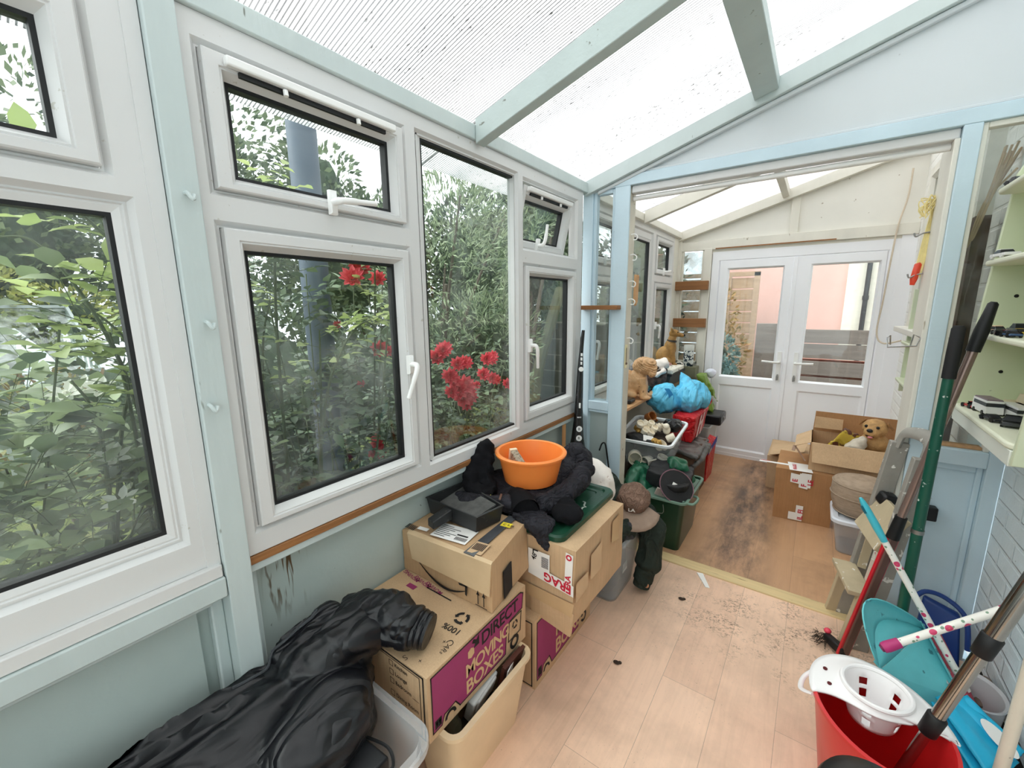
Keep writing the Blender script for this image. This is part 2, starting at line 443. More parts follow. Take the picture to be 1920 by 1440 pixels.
def floor_mat(name, c1, c2, dirt, band=None, spot=None):
    t = NT(name); p = t.pos('World', (1, 1, 1), (0, 0, PI / 2))
    br = t.n('ShaderNodeTexBrick', i_Scale=1, i_Mortar_Size=.0009, i_Bias=0, i_Brick_Width=1.28, i_Row_Height=.194)
    br.offset = .37; br.inputs['Color1'].default_value = lin(c1); br.inputs['Color2'].default_value = lin(c2); br.inputs['Mortar'].default_value = lin(tuple(v * .78 for v in c1))
    t.l(p, br.inputs[0])
    g = t.pos('World', (9, .7, 1))
    gr = t.ramp(t.noise(g, 4, 6, .6, 1.2), [(.3, (.86, .84, .82)), (.55, (1, 1, 1)), (.75, (1.05, 1.03, 1))])
    col = t.mix(.55, br.outputs[0], gr, 'MULTIPLY')
    w = t.pos('World')
    d1 = t.ramp(t.noise(w, 2.3, 6, .65), [(.48, (0, 0, 0)), (.72, (1, 1, 1))])
    m = t.n('ShaderNodeMath', operation='MULTIPLY', i_1=dirt); t.l(d1, m.inputs[0])
    col = t.mix(m.outputs[0], col, lin((104, 84, 66)))
    d2 = t.ramp(t.noise(w, 130, 3, .7), [(.66, (0, 0, 0)), (.70, (1, 1, 1))])
    mask = t.ramp(t.noise(w, 1.7, 3), [(.46, (0, 0, 0)), (.66, (1, 1, 1))])
    if spot:
        vm = t.n('ShaderNodeVectorMath', operation='DISTANCE'); t.l(t.pos('World', (1, 1.5, 1)), vm.inputs[0]); vm.inputs[1].default_value = (spot[0], spot[1] * 1.5, FZ)
        mr = t.n('ShaderNodeMapRange', i_1=spot[2], i_2=0.05); t.l(vm.outputs['Value'], mr.inputs[0])
        d3 = t.ramp(t.noise(w, 95, 4, .75), [(.50, (0, 0, 0)), (.58, (1, 1, 1))])
        d4 = t.ramp(t.noise(w, 7, 4, .6), [(.46, (0, 0, 0)), (.6, (1, 1, 1))])
        q = t.mix(1, t.mix(1, d3, d4, 'MULTIPLY'), mr.outputs[0], 'MULTIPLY')
        col = t.mix(q, col, lin((92, 72, 58)))
    col = t.mix(t.mix(1, d2, mask, 'MULTIPLY'), col, lin((88, 68, 54)))
    if band:
        s = t.n('ShaderNodeSeparateXYZ'); t.l(w, s.inputs[0])
        a = t.n('ShaderNodeMapRange', i_1=band[0], i_2=band[1]); t.l(s.outputs[0], a.inputs[0])
        b = t.n('ShaderNodeMapRange', i_1=band[3], i_2=band[2]); t.l(s.outputs[0], b.inputs[0])
        q = t.n('ShaderNodeMath', operation='MULTIPLY'); t.l(a.outputs[0], q.inputs[0]); t.l(b.outputs[0], q.inputs[1])
        q2 = t.n('ShaderNodeMath', operation='MULTIPLY'); t.l(q.outputs[0], q2.inputs[0])
        t.l(t.ramp(t.noise(t.pos('World', (1.6, .5, 1)), 5, 6, .7), [(.36, (0, 0, 0)), (.60, (.85, .85, .85))]), q2.inputs[1])
        col = t.mix(q2.outputs[0], col, lin((62, 50, 44)))
    rg = t.ramp(t.noise(w, 5, 4), [(.3, (.28,) * 3), (.7, (.5,) * 3)])
    t.bsdf(col, rg, None, spec=.4)
    return t.m

def brick_paint(name, rgb, bs=.9):
    t = NT(name); p = t.pos('World', (1, 1, 1), (0, PI / 2, PI / 2))
    q = t.n('ShaderNodeMapping'); g = t.n('ShaderNodeNewGeometry'); sp = t.n('ShaderNodeSeparateXYZ'); cb = t.n('ShaderNodeCombineXYZ')
    t.l(g.outputs['Position'], sp.inputs[0]); t.l(sp.outputs[1], cb.inputs[0]); t.l(sp.outputs[2], cb.inputs[1])
    br = t.n('ShaderNodeTexBrick', i_Scale=1, i_Mortar_Size=.010, i_Mortar_Smooth=.6, i_Brick_Width=.225, i_Row_Height=.075)
    br.inputs['Color1'].default_value = (1, 1, 1, 1); br.inputs['Color2'].default_value = (.9, .9, .9, 1); br.inputs['Mortar'].default_value = (.2, .2, .2, 1)
    t.l(cb.outputs[0], br.inputs[0])
    n = t.noise(g.outputs['Position'], 34, 5, .65)
    h = t.mix(.45, br.outputs[0], n)
    c = lin(rgb)
    col = t.ramp(t.noise(g.outputs['Position'], 9, 5), [(.3, tuple(v * .93 for v in c[:3])), (.7, c)])
    col = t.mix(t.ramp(t.noise(g.outputs['Position'], 18, 3), [(.72, (0, 0, 0)), (.75, (1, 1, 1))]), col, lin((130, 135, 135)))
    t.bsdf(col, .45, h, bs, .012, 0, .4)
    return t.m

def roof_mat(seed):
    t = NT('twinwall_polycarbonate'); w = t.pos('World')
    s = t.n('ShaderNodeSeparateXYZ'); t.l(w, s.inputs[0])
    f = t.n('ShaderNodeMath', operation='MULTIPLY', i_1=1 / .0115); t.l(s.outputs[1], f.inputs[0])
    fr = t.n('ShaderNodeMath', operation='FRACT'); t.l(f.outputs[0], fr.inputs[0])
    rib = t.ramp(fr.outputs[0], [(.0, (.18, .18, .18)), (.24, (.22, .22, .22)), (.36, (1, 1, 1)), (.92, (1, 1, 1)), (1, (.18, .18, .18))])
    d = t.ramp(t.noise(t.pos('World', (1, 2, 1)), 48, 4, .7), [(.585, (1, 1, 1)), (.64, (.16, .16, .15))])
    msk = t.ramp(t.noise(t.pos('World', (.9, 2.2, 1)), 2.1 + seed * .1, 3), [(.42, (0, 0, 0)), (.56, (1, 1, 1))])
    dd = t.mix(msk, (1, 1, 1, 1), d)
    haze = t.ramp(t.noise(t.pos('World', (.5, 3, 1)), 3.3, 5), [(.3, (.88, .89, .90)), (.7, (1, 1, .99))])
    col = t.mix(1, t.mix(1, rib, dd, 'MULTIPLY'), haze, 'MULTIPLY')
    tr = t.n('ShaderNodeBsdfTransparent'); tl = t.n('ShaderNodeBsdfTranslucent'); gl = t.n('ShaderNodeBsdfDiffuse')
    for q in (tr, tl, gl): t.l(col, q.inputs[0])
    m = t.n('ShaderNodeMixShader', i_0=.5); t.l(tr.outputs[0], m.inputs[1]); t.l(tl.outputs[0], m.inputs[2])
    m2 = t.n('ShaderNodeMixShader', i_0=.06); t.l(m.outputs[0], m2.inputs[1]); t.l(gl.outputs[0], m2.inputs[2])
    t.l(m2.outputs[0], t.out.inputs[0])
    return t.m

# ================================================================= floor, walls, roof
FLOORM = floor_mat('laminate_pale_beech', (244, 208, 180), (234, 196, 168), .3, None, (1.12, -.28, .62))
FLOORB = floor_mat('laminate_worn_brown', (202, 158, 120), (190, 148, 112), .5, (.66, .8, .95, 1.1))
struct('floor', B().box(-.1, 1.78, -3.4, -.012, 0, FZ), FLOORM)
struct('floor', B().box(-.1, 1.69, .012, 2.2, 0, FZ), FLOORB)
struct('trim_1', B().box(0, 1.56, -.012, .07, .05, FZ + .008), mat('pine_threshold_strip', (214, 190, 142), .55, .12, 10, .3, 40, aniso=(.3, 4, 4), speck=(30, .68, (120, 100, 70))), bevel=.004)
def roofz(x): return 2.275 + .30 * x
def slopebox(b, x0, x1, y0, y1, d0, d1):
    return b.hexa([(x0, y0, roofz(x0) + d0), (x1, y0, roofz(x1) + d0), (x1, y1, roofz(x1) + d0), (x0, y1, roofz(x0) + d0),
                   (x0, y0, roofz(x0) + d1), (x1, y0, roofz(x1) + d1), (x1, y1, roofz(x1) + d1), (x0, y1, roofz(x0) + d1)])
for k, (y0, y1) in enumerate(((-3.45, -.985), (-.975, .04), (.05, .97), (.98, 2.3))):
    struct('ceiling', slopebox(B(), -.32, 1.8, y0, y1, .004, .014), roof_mat(k))
# eaves plate, rafters and purlin
struct('trim_2', B().box(-.07, .012, -3.4, -.002, 2.207, 2.262), BLUE, bevel=.004)
BEAMC = mat('rafter_pale_green_paint', (184, 197, 195), .5, .05, 6, .3, 40, speck=(20, .70, (125, 130, 122)))
struct('trim_3', slopebox(B(), .014, 1.79, -1.005, -.955, -.088, .0), BEAMC, bevel=.003)
struct('trim_4', slopebox(B(), .815, .905, -.953, -.03, -.052, -.001), BEAMC, bevel=.003)
struct('trim_5', slopebox(B(), .815, .905, -3.4, -1.007, -.052, -.001), BEAMC, bevel=.003)
struct('trim_6', B().box(-.07, .0, .092, 2.1, 2.207, 2.262), CREAM, bevel=.004)
struct('trim_7', slopebox(B(), .002, 1.69, .96, 1.01, -.088, 0), CREAM, bevel=.003)
struct('trim_8', slopebox(B(), .80, .845, 1.012, 2.06, -.06, -.001), CREAM, bevel=.003)
struct('trim_9', slopebox(B(), .80, .845, .093, .958, -.06, -.001), CREAM, bevel=.003)
# left wall below the windows
wl_ = struct('wall_left', B().box(-.10, -.06, -3.4, 2.14, 0, .955), drip_panel())
mk('panel', B().box(-.06, -.045, -3.4, -2.055, FZ, .88), PANEL, wl_)
mk('post', B().box(-.06, .022, -2.0, -1.943, FZ, 2.207), BLUE, wl_, bevel=.003)
mk('batten', B().box(-.06, -.03, -2.028, -2.0, FZ, .88).box(-.06, -.03, -1.943, -1.915, FZ, .90), BLUE, wl_, bevel=.004)
mk('rail', B().box(-.06, .022, -3.4, -2.002, .878, .93).box(-.06, .0, -3.4, -2.03, .858, .878), BLUE, wl_, bevel=.003)
mk('rail', B().box(-.06, .0, -1.94, -.002, .895, .918), BLUE, wl_, bevel=.003)
mk('packing_strip', B().box(-.06, .006, -1.94, -.065, .919, .941), WOODB, wl_, bevel=.002, label='bare brown wood strip')
mk('boarding', B().box(-.06, -.045, .1, 2.1, FZ, .34).box(-.06, -.042, .1, 2.1, .345, .58).box(-.06, -.045, .1, 2.1, .585, .84), mat('grey_cream_boards', (196, 192, 178), .6, .06, 6, .3, 40), wl_, bevel=.004)
struct('wall_right', B().box(1.78, 1.95, -3.4, .0, .2, 2.85), brick_paint('pale_painted_brick', (226, 236, 240)))
struct('wall_right', B().box(1.8, 1.9, -3.4, .0, 0, .2), mat('dark_gap_shade', (38, 36, 34), .9, .2))  # shade of the gap under the brick face, put in as near-black colour
struct('wall_inner_right', B().box(1.69, 1.9, .1, 2.2, 0, 2.85), brick_paint('white_render', (242, 241, 236), .7))
wf_ = struct('wall_front', B().box(-.1, 1.9, -3.5, -3.4, 0, .5), mat('plain_white_wall', (214, 216, 214), .6, .03))
mk('frame', B().ring([((-.1, 1.9, .5, 2.85), -.06), ((-.1, 1.9, .5, 2.85), .02), ((-.02, 1.82, .58, 2.6), .02), ((-.02, 1.82, .58, 2.6), -.06)], lambda a, b_, d: (a, -3.42 + d, b_)).box(.87, .93, -3.45, -3.40, .58, 2.6), PVC, wf_)  # unseen frame and pane added behind the camera for more frontal daylight
mk('pane', B().box(-.02, 1.82, -3.43, -3.426, .58, 2.6), GLASS, wf_, smooth=False)

# ================================================================= window units
def R(r, i, j=None, k=None, l=None):
    if j is None: j = k = l = i
    return (r[0] + i, r[1] - j, r[2] + k, r[3] - l)
LM = lambda x0: (lambda a, b, d: (x0 + d, a, b))
def pane(par, g, mp, d=-.036, m=None, name='pane'):
    a0, a1, b0, b1 = g
    mk(name, B().prism([(a0, b0), (a1, b0), (a1, b1), (a0, b1)], mp, d, d - .003), m or GLASS, par, smooth=False)
    mk('gasket', B().ring([(R(g, -.003), -.02), (R(g, .005), -.022), (R(g, .005), d - .014), (R(g, -.004), d - .014)], mp), BLACK, par, recalc=False)
def bead(par_b, r, g, mp, face=.0):
    """glazing bead from sash/frame rectangle r down to the glass rectangle g"""
    par_b.ring([(r, face), (R(g, -.022), face), (R(g, -.020), face - .004), (R(g, -.016), face - .003), (R(g, -.003), -.020), (R(g, -.003), -.024)], mp)
def sash(par, r, g, mp, name='casement', pm=None):
    b = B().ring([(r, -.03), (r, .006), (R(r, .003), .009)], mp)
    bead(b, R(r, .003), g, mp, .009)
    s_ = mk(name, b, PVC, par, ang=25)
    pane(s_, g, mp, -.034, pm)
    return s_
def celler(b, cell, op, mp, dep=0):
    b.ring([(cell, dep), (R(op, -.014), dep), (R(op, -.004), -.014), (op, -.014), (op, -.05)], mp)
def handle(par, o, mp, ang, L=.115, flip=1):
    """lever handle: o=(a,b) pivot on sash, lever direction ang in the (a,b) plane"""
    a, b = o; c, s_ = math.cos(ang), math.sin(ang)
    h = B()
    for k in (0, 1):
        h.ring([((a - .011 + k * 0, a + .011, b - .032, b + .032), .009), ((a - .011, a + .011, b - .032, b + .032), .02), ((a - .008, a + .008, b - .028, b + .028), .025), ((a, a, b, b), .026)], mp) if k == 0 else None
    P = [mp(a, b, .018), mp(a, b, .048), mp(a + c * .02, b + s_ * .02, .055), mp(a + c * .06, b + s_ * .06, .05), mp(a + c * L, b + s_ * L, .042)]
    h.tube(bez(P, 5), [.010] * 6 + [.009] * 9 + [.0075] * 6, 10)
    return mk('handle', h, WHITEP, par, ang=50)
def vent(par, a0, a1, z, mp):
    b = B().prism([(a0, z), (a1, z), (a1, z + .02), (a0, z + .02)], mp, .01, .03)
    v = mk('trickle_vent', b, WHITEP, par, bevel=.004)
    n = 6
    c = B().prism([(a0 + .03, z - .012), (a1 - .03, z - .012), (a1 - .03, z - .001), (a0 + .03, z - .001)], mp, .008, .016)
    mk('vent_slot', c, BLACK, v)
    t = B()
    for q in (.28, .72):
        a = lerp(a0, a1, q); t.tube([mp(a, z - .004, .022), mp(a, z - .018, .024)], .006, 8)
    mk('pull_tab', t, WHITEP, v)
mp = LM(0)
# window A (left of the post)
b = B(); outer = (-3.3, -2.002, .965, 2.206)
celler(b, (-3.3, -2.002, 1.808, 2.206), (-2.8, -2.092, 1.850, 2.142), mp)
celler(b, (-3.3, -2.002, .965, 1.808), (-2.8, -2.068, 1.05, 1.79), mp)
bead(b, (-2.8, -2.068, 1.05, 1.79), (-2.75, -2.092, 1.076, 1.768), mp, -.012)
b.ring([(outer, -.06), (outer, 0)], mp); b.box(-.04, .004, -2.03, -2.002, .93, 2.206)
w1 = struct('window_1', b, PVC, ang=25)
pane(w1, (-2.75, -2.092, 1.076, 1.768), mp)
sash(w1, (-2.8, -2.095, 1.852, 2.14), (-2.75, -2.148, 1.893, 2.085), mp)
mk('sill', B().box(-.05, .016, -3.3, -2.004, .931, .964), PVC, w1, bevel=.003)
# window B-C-D (three lights)
b = B()
cells = {'Bu': ((-1.938, -1.316, 1.808, 2.206), (-1.903, -1.354, 1.850, 2.142)), 'Bl': ((-1.938, -1.316, .943, 1.808), (-1.903, -1.354, 1.012, 1.768)),
         'C': ((-1.316, -.69, .943, 2.206), (-1.285, -.717, 1.0, 2.15)), 'Du': ((-.69, -.063, 1.808, 2.206), (-.652, -.135, 1.850, 2.142)), 'Dl': ((-.69, -.063, .943, 1.808), (-.652, -.135, 1.012, 1.768))}
for c, o in cells.values(): celler(b, c, o, mp)
bead(b, cells['C'][1], (-1.256, -.706, 1.008, 2.145), mp, -.012)
b.ring([((-1.938, -.063, .943, 2.206), -.06), ((-1.938, -.063, .943, 2.206), 0)], mp)
w2 = struct('window_2', b, PVC, ang=25)
pane(w2, (-1.256, -.706, 1.008, 2.145), mp, m=GLASSD)
s1 = sash(w2, (-1.901, -1.356, 1.852, 2.140), (-1.849, -1.401, 1.887, 2.091), mp); handle(s1, (-1.625, 1.868), mp, .12, .125); vent(s1, -1.862, -1.398, 2.112, mp)
s2 = sash(w2, (-1.901, -1.356, 1.014, 1.766), (-1.850, -1.402, 1.05, 1.7185), mp, pm=GLASSD); handle(s2, (-1.382, 1.385), mp, -PI / 2 - .32)
vm = lambda a, b_, d: (-.012 + d - (2.14 - b_) * .22, a, b_)
s3 = sash(w2, (-.645, -.165, 1.862, 2.128), (-.60, -.215, 1.905, 2.075), vm); handle(s3, (-.46, 1.882), vm, PI / 2 - .2, .1); vent(s3, -.62, -.20, 2.103, vm)
s4 = sash(w2, (-.650, -.138, 1.014, 1.766), (-.605, -.195, 1.071, 1.721), mp); handle(s4, (-.63, 1.39), mp, -PI / 2 + .25)
# back-room window
mp3 = LM(-.03); b = B()
cs = {'a': ((.1, .62, .93, 1.80), (.13, .585, .985, 1.765)), 'au': ((.1, .62, 1.80, 2.206), (.13, .585, 1.845, 2.15)), 'f': ((.62, 1.335, .93, 2.206), (.655, 1.29, .975, 2.15)),
      'c': ((1.335, 1.93, .93, 1.80), (1.385, 1.88, .985, 1.765)), 'cu': ((1.335, 1.93, 1.80, 2.206), (1.385, 1.88, 1.845, 2.15))}
for c, o in cs.values(): celler(b, c, o, mp3)
bead(b, cs['f'][1], (.68, 1.262, .99, 2.085), mp3, -.012)
w4 = struct('window_3', b, PVC, ang=25)
pane(w4, (.68, 1.262, .99, 2.085), mp3)
for k in ('a', 'au', 'c', 'cu'):
    o = cs[k][1]; sc_ = sash(w4, R(o, .002), R(o, .05), mp3)
    if k == 'a': handle(sc_, (o[0] + .03, 1.35), mp3, -PI / 2)
    elif k == 'c': handle(sc_, (o[0] + .03, 1.40), mp3, -PI / 2 + .25)
    else: handle(sc_, ((o[0] + o[1]) / 2 - .05, 1.868), mp3, .1)
mk('sill', B().box(-.06, .0, .1, 2.0, .895, .93), PVC, w4, bevel=.003)
struct('wall_left', B().box(-.10, -.03, 1.93, 2.14, .95, 2.206), CREAM)

# ================================================================= partition between the rooms
wp = struct('wall_partition', B().prism([(.0, 2.272), (1.78, 2.272), (1.78, roofz(1.78) - .01), (0, roofz(0) - .01)], lambda a, b_, d: (a, d, b_), .02, .045), GABLE, smooth=False)
mk('beam', B().box(-.01, 1.78, 0, .085, 2.218, 2.272), BLUE2, wp, bevel=.003)
mk('bead', B().box(.1, 1.78, .008, .02, 2.272, 2.286), GABLE, wp, bevel=.004)
mk('gable_rail', slopebox(B(), -.01, 1.78, -.028, .04, -.078, -.001), BLUE, wp, bevel=.003)
mk('gable_trim', slopebox(B(), .06, 1.78, -.006, .02, -.098, -.079), GABLE, wp, bevel=.004)
mk('post', B().box(-.03, .032, 0, .085, FZ, 2.218), BLUE2, wp, bevel=.003)
b = B().box(.163, .248, 0, .016, FZ, 2.218); pp = mk('post', b, BLUE2, wp, bevel=.003)
mk('jamb_lining', B().box(.165, .247, .016, .10, FZ, 2.218), mat('dirty_cream_jamb', (205, 200, 186), .6, .08, 8, .4, 30, speck=(20, .68, (140, 130, 110))), pp, bevel=.002)
mk('rail', B().box(.032, .163, .0, .085, .945, 1.0).box(.032, .163, .006, .08, .928, .945), BLUE2, wp, bevel=.004)
mk('panel', B().box(.032, .163, .035, .06, FZ, .93), PANEL, wp)
mk('bead', B().box(.032, .052, .012, .05, 1.0, 2.218).box(.146, .163, .012, .05, 1.0, 2.218).box(.052, .146, .012, .05, 2.195, 2.218), BLUE2, wp, bevel=.003)
w5 = struct('window_4', B().box(.046, .152, .052, .056, .995, 2.205), GLASSD, smooth=False)
# right-hand side of the opening
mk('post', B().box(1.505, 1.556, 0, .085, FZ, 2.218), BLUE2, wp, bevel=.003)
mk('jamb_lining', B().box(1.488, 1.505, .012, .225, FZ, 2.18), CREAM, wp, bevel=.003)
mk('post', B().box(1.736, 1.78, 0, .085, FZ, 2.218), BLUE2, wp, bevel=.003)
mk('rail', B().box(1.556, 1.736, .0, .085, .935, 1.0), BLUE2, wp, bevel=.004)
mk('panel', B().box(1.556, 1.736, .045, .06, FZ - .05, .935), BLUE2, wp)
mk('plinth', B().box(1.556, 1.80, .0, .12, 0, FZ + .004), BLUE2, wp)
mk('bead', B().box(1.556, 1.575, .03, .046, FZ, .935).box(1.717, 1.736, .03, .046, FZ, .935).box(1.575, 1.717, .03, .046, .905, .935), BLUE2, wp, bevel=.004)
mk('bead', B().box(1.556, 1.572, .012, .05, 1.0, 2.218).box(1.72, 1.736, .012, .05, 1.0, 2.218).box(1.572, 1.72, .012, .05, 2.198, 2.218), CREAM, wp, bevel=.003)
struct('window_5', B().box(1.56, 1.732, .052, .056, .995, 2.21), GLASSD, smooth=False)
mk('sill_board', B().box(1.575, 1.72, .03, .075, 1.0, 1.012), WOODP, wp, bevel=.002)
# old door head + white tube under the beam
mk('head_lining', B().box(.249, 1.504, .02, .075, 2.178, 2.218), PVC, wp, bevel=.006)
tagit(mk('rail_tube', B().tube([(.25, .06, 2.158), (1.487, .06, 2.162)], .013, 14), WHITEP, ang=50), 'white plastic tube fixed along the top of the opening between the rooms', 'rail')

# ================================================================= far wall with the double doors
YB = 2.14; mpd = lambda a, b_, d: (a, YB - d, b_)
PVCB = mat('cool_white_upvc', (243, 244, 248), .3, .02, 3, spec=.45)
fw_ = struct('wall_back', B().prism([(-.1, 2.1), (1.69, 2.1), (1.69, roofz(1.69) - .02), (-.1, roofz(-.1) - .02)], lambda a, b_, d: (a, d, b_), 2.125, 2.16), CREAM2, smooth=False)
mk('stud', B().box(-.06, .0, 2.08, 2.16, FZ, 2.2).box(.205, .272, 2.085, 2.16, FZ, 2.1), CREAM, fw_, bevel=.003)
mk('rail', B().box(-.06, 1.69, 2.09, 2.125, 2.085, 2.17), CREAM, fw_, bevel=.003)
mk('gable_rail', slopebox(B(), -.06, 1.69, 2.06, 2.124, -.085, -.002), CREAM, fw_, bevel=.003)
mk('stud', B().box(.865, .93, 2.10, 2.125, 2.17, 2.47), CREAM, fw_, bevel=.003)
mk('panel', B().box(.0, .205, 2.12, 2.14, FZ, 1.0), CREAM2, fw_)
mk('bead', B().box(.0, .018, 2.10, 2.13, 1.0, 2.085).box(.188, .205, 2.10, 2.13, 1.0, 2.085).box(0, .205, 2.10, 2.13, 1.0, 1.02), CREAM, fw_, bevel=.003)
mk('panel', B().box(1.60, 1.69, 2.105, 2.16, FZ, 2.085), PVCB, fw_)
struct('window_6', B().box(.012, .195, 2.135, 2.14, 1.0, 2.08), glass_mat('frosted_glass', (.70, .75, .75, 1), .6, .32), smooth=False)
b = B().ring([((.277, 1.60, FZ, 2.062), -.06), ((.277, 1.60, FZ, 2.062), .03), ((.335, 1.545, FZ + .03, 1.985), .03), ((.345, 1.535, FZ + .04, 1.975), .018), ((.345, 1.535, FZ + .04, 1.975), -.06)], mpd)
d1 = struct('door_1', b, PVCB, ang=25)
def leaf(x0, x1, g0, g1, hx, sgn):
    r = (x0, x1, .125, 1.978); g = (g0, g1, .905, 1.893); p = (g0 + .0, g1, .185, .80)
    b = B()
    b.ring([(r, -.03), (r, .024), (R(r, .004), .028)], mpd)
    # stiles and rails round the two openings
    up = (x0 + .004, x1 - .004, .85, 1.974); lo = (x0 + .004, x1 - .004, .129, .85)
    b.ring([(up, .028), (R(g, -.016), .028), (R(g, -.003), .006), (R(g, -.002), -.01)], mpd)
    b.ring([(lo, .028), (R(p, -.014), .028), (R(p, 0), .012), (R(p, .006), .012), ((.5 * (g0 + g1),) * 2 + (.5,) * 2, .012)], mpd)
    lf = mk('leaf', b, PVCB, d1, ang=25)
    mk('pane', B().prism([(g0 - .002, .903), (g1 + .002, .903), (g1 + .002, 1.895), (g0 - .002, 1.895)], mpd, .0, -.004), GLASS, lf, smooth=False)
    h = B().prism([(hx - .015, .90), (hx + .015, .90), (hx + .015, 1.155), (hx - .015, 1.155)], mpd, .028, .04)
    h.tube(bez([mpd(hx, 1.06, .035), mpd(hx, 1.06, .075), mpd(hx + sgn * .03, 1.062, .085), mpd(hx + sgn * .13, 1.066, .08)], 5), .010, 10)
    mk('handle', h, WHITEP, lf, ang=50)
    k = B().tube([mpd(hx, .945, .04), mpd(hx, .945, .058)], .006, 8)
    k.prism([(hx - .008, .895), (hx + .010, .90), (hx + .010, .935), (hx - .008, .94)], mpd, .052, .056)
    mk('key', k, GREYM, lf)
leaf(.347, .94, .428, .849, .895, -1)
leaf(.944, 1.533, 1.068, 1.489, 1.02, 1)
mk('meeting_strip', B().prism([(.926, .127), (.958, .127), (.958, 1.976), (.926, 1.976)], mpd, .026, .038), PVCB, d1, bevel=.004)
# peeling strip of old wood above the door frame
mk('head_packing', B().box(.272, 1.69, 2.112, 2.16, 2.05, 2.101), CREAM, fw_)
mk('peeled_strip', B().box(.30, 1.2, 2.086, 2.09, 2.087, 2.097), WOODB, fw_)
# ================================================================= garden
rnd = random.Random(7)
def rv(a=1): return Vector((rnd.uniform(-a, a), rnd.uniform(-a, a), rnd.uniform(-a, a)))
def add_leaf(b, p, d, n, L, W, fold=.25, droop=.2):
    d = d.normalized(); n = (n - d * n.dot(d))
    if n.length < 1e-4: n = d.orthogonal()
    n.normalize(); s = d.cross(n)
    def P(t, w, up=0): return p + d * (t * L) + s * (w * W) + n * (up * W - droop * L * t * t)
    vs = [P(0, 0), P(.3, -.46, fold * .5), P(.3, 0), P(.3, .46, fold * .5), P(.68, -.36, fold * .4), P(.68, 0), P(.68, .36, fold * .4), P(1, 0)]
    b.add(vs, [(0, 1, 2), (0, 2, 3), (1, 4, 5, 2), (2, 5, 6, 3), (4, 7, 5), (5, 7, 6)])
def add_card(b, p, d, n, L, W):
    d = d.normalized(); s = d.cross(n)
    if s.length < 1e-4: s = d.orthogonal()
    s.normalize()
    b.add([p, p + d * (.45 * L) + s * (W * .5), p + d * L, p + d * (.45 * L) - s * (W * .5)], [(0, 1, 2, 3)])
def compound(b, st, p, d, size, k=2):
    """rose leaf: a stalk with paired leaflets and one at the tip"""
    d = d.normalized(); up = Vector((0, 0, 1)) + rv(.35); L = size * (k + .6)
    if p.x + max(0, d.x) * L + size * 1.25 > -.11: return
    st.tube([p, p + d * L * .5 + Vector((0, 0, .004)), p + d * L], .0011, 4, caps=False)
    s = d.cross(up).normalized()
    for j in range(k):
        q = p + d * L * (j + .75) / (k + .2)
        for sg in (-1, 1): add_leaf(b, q, d * .45 + s * sg + rv(.15), up + rv(.3), size * rnd.uniform(.8, 1.1), size * .72)
    add_leaf(b, p + d * L, d + rv(.15), up + rv(.3), size * 1.15, size * .8)
def noleaf(p):   # keep leaves out of the building
    return p.x < -.21
LEAF_A = leaf_mat('rose_leaf_fresh', (72, 90, 68), (142, 158, 114), .42, .3)
LEAF_Y = leaf_mat('rose_leaf_young', (152, 172, 104), (196, 208, 142), .42, .45)
LEAF_B = leaf_mat('rose_leaf_dark', (54, 70, 60), (112, 132, 98), .38, .2)
LEAF_W = leaf_mat('narrow_grey_leaf', (92, 112, 84), (168, 182, 146), .5, .3)
LEAF_T = leaf_mat('tree_leaf_dull', (62, 80, 62), (126, 140, 104), .5, .3)
LEAF_D = leaf_mat('tree_leaf_dark', (40, 54, 44), (92, 108, 78), .5, .2)
LEAF_Y2 = leaf_mat('yellow_green_leaf', (128, 140, 72), (190, 190, 110), .5, .3)
STEM = mat('rose_stem', (84, 96, 66), .6, .2)
BARK = mat('bark', (92, 84, 74), .85, .2, 12, .5, 30)
PET_R = leaf_mat('rose_petal_red', (212, 56, 76), (244, 112, 122), .5, .3)
PET_W = leaf_mat('rose_petal_white', (238, 238, 228), (250, 250, 244), .5, .35)

def rose_mesh(open_, n_rings, R_):
    b = B()
    for k in range(n_rings):
        r = R_ * (.18 + .82 * k / (n_rings - 1)); tilt = lerp(1.35, .35 if open_ else .8, k / (n_rings - 1)); m = 4 + k * 2
        for j in range(m):
            t = 2 * PI * (j + .5 * k) / m + rnd.uniform(-.15, .15)
            o = Vector((math.cos(t), math.sin(t), 0)); d = o * math.cos(tilt) + Vector((0, 0, math.sin(tilt)))
            add_leaf(b, o * r * .25, d + rv(.08), Vector((0, 0, 1)) - o * .8, r * .95 + R_ * .2, R_ * (.55 + .2 * k / n_rings), .5, -.15)
    return b
_rose = {}
def rose(par, p, kind, R_, face):
    key = kind
    if key not in _rose:
        bb = rose_mesh(True, 4, 1.0) if kind == 'red' else rose_mesh(True, 2, 1.0)
        me = bpy.data.meshes.new('flower'); me.from_pydata(bb.v, [], bb.f); me.materials.append(PET_R if kind == 'red' else PET_W); me.update(); _rose[key] = me
    o = bpy.data.objects.new('flower', _rose[key]); COL.objects.link(o); o.parent = par
    o.location = Vector(p) - wl(par); o.scale = (R_ * 1.12,) * 3
    o.rotation_euler = Vector(face).to_track_quat('Z', 'Y').to_euler()
    return o

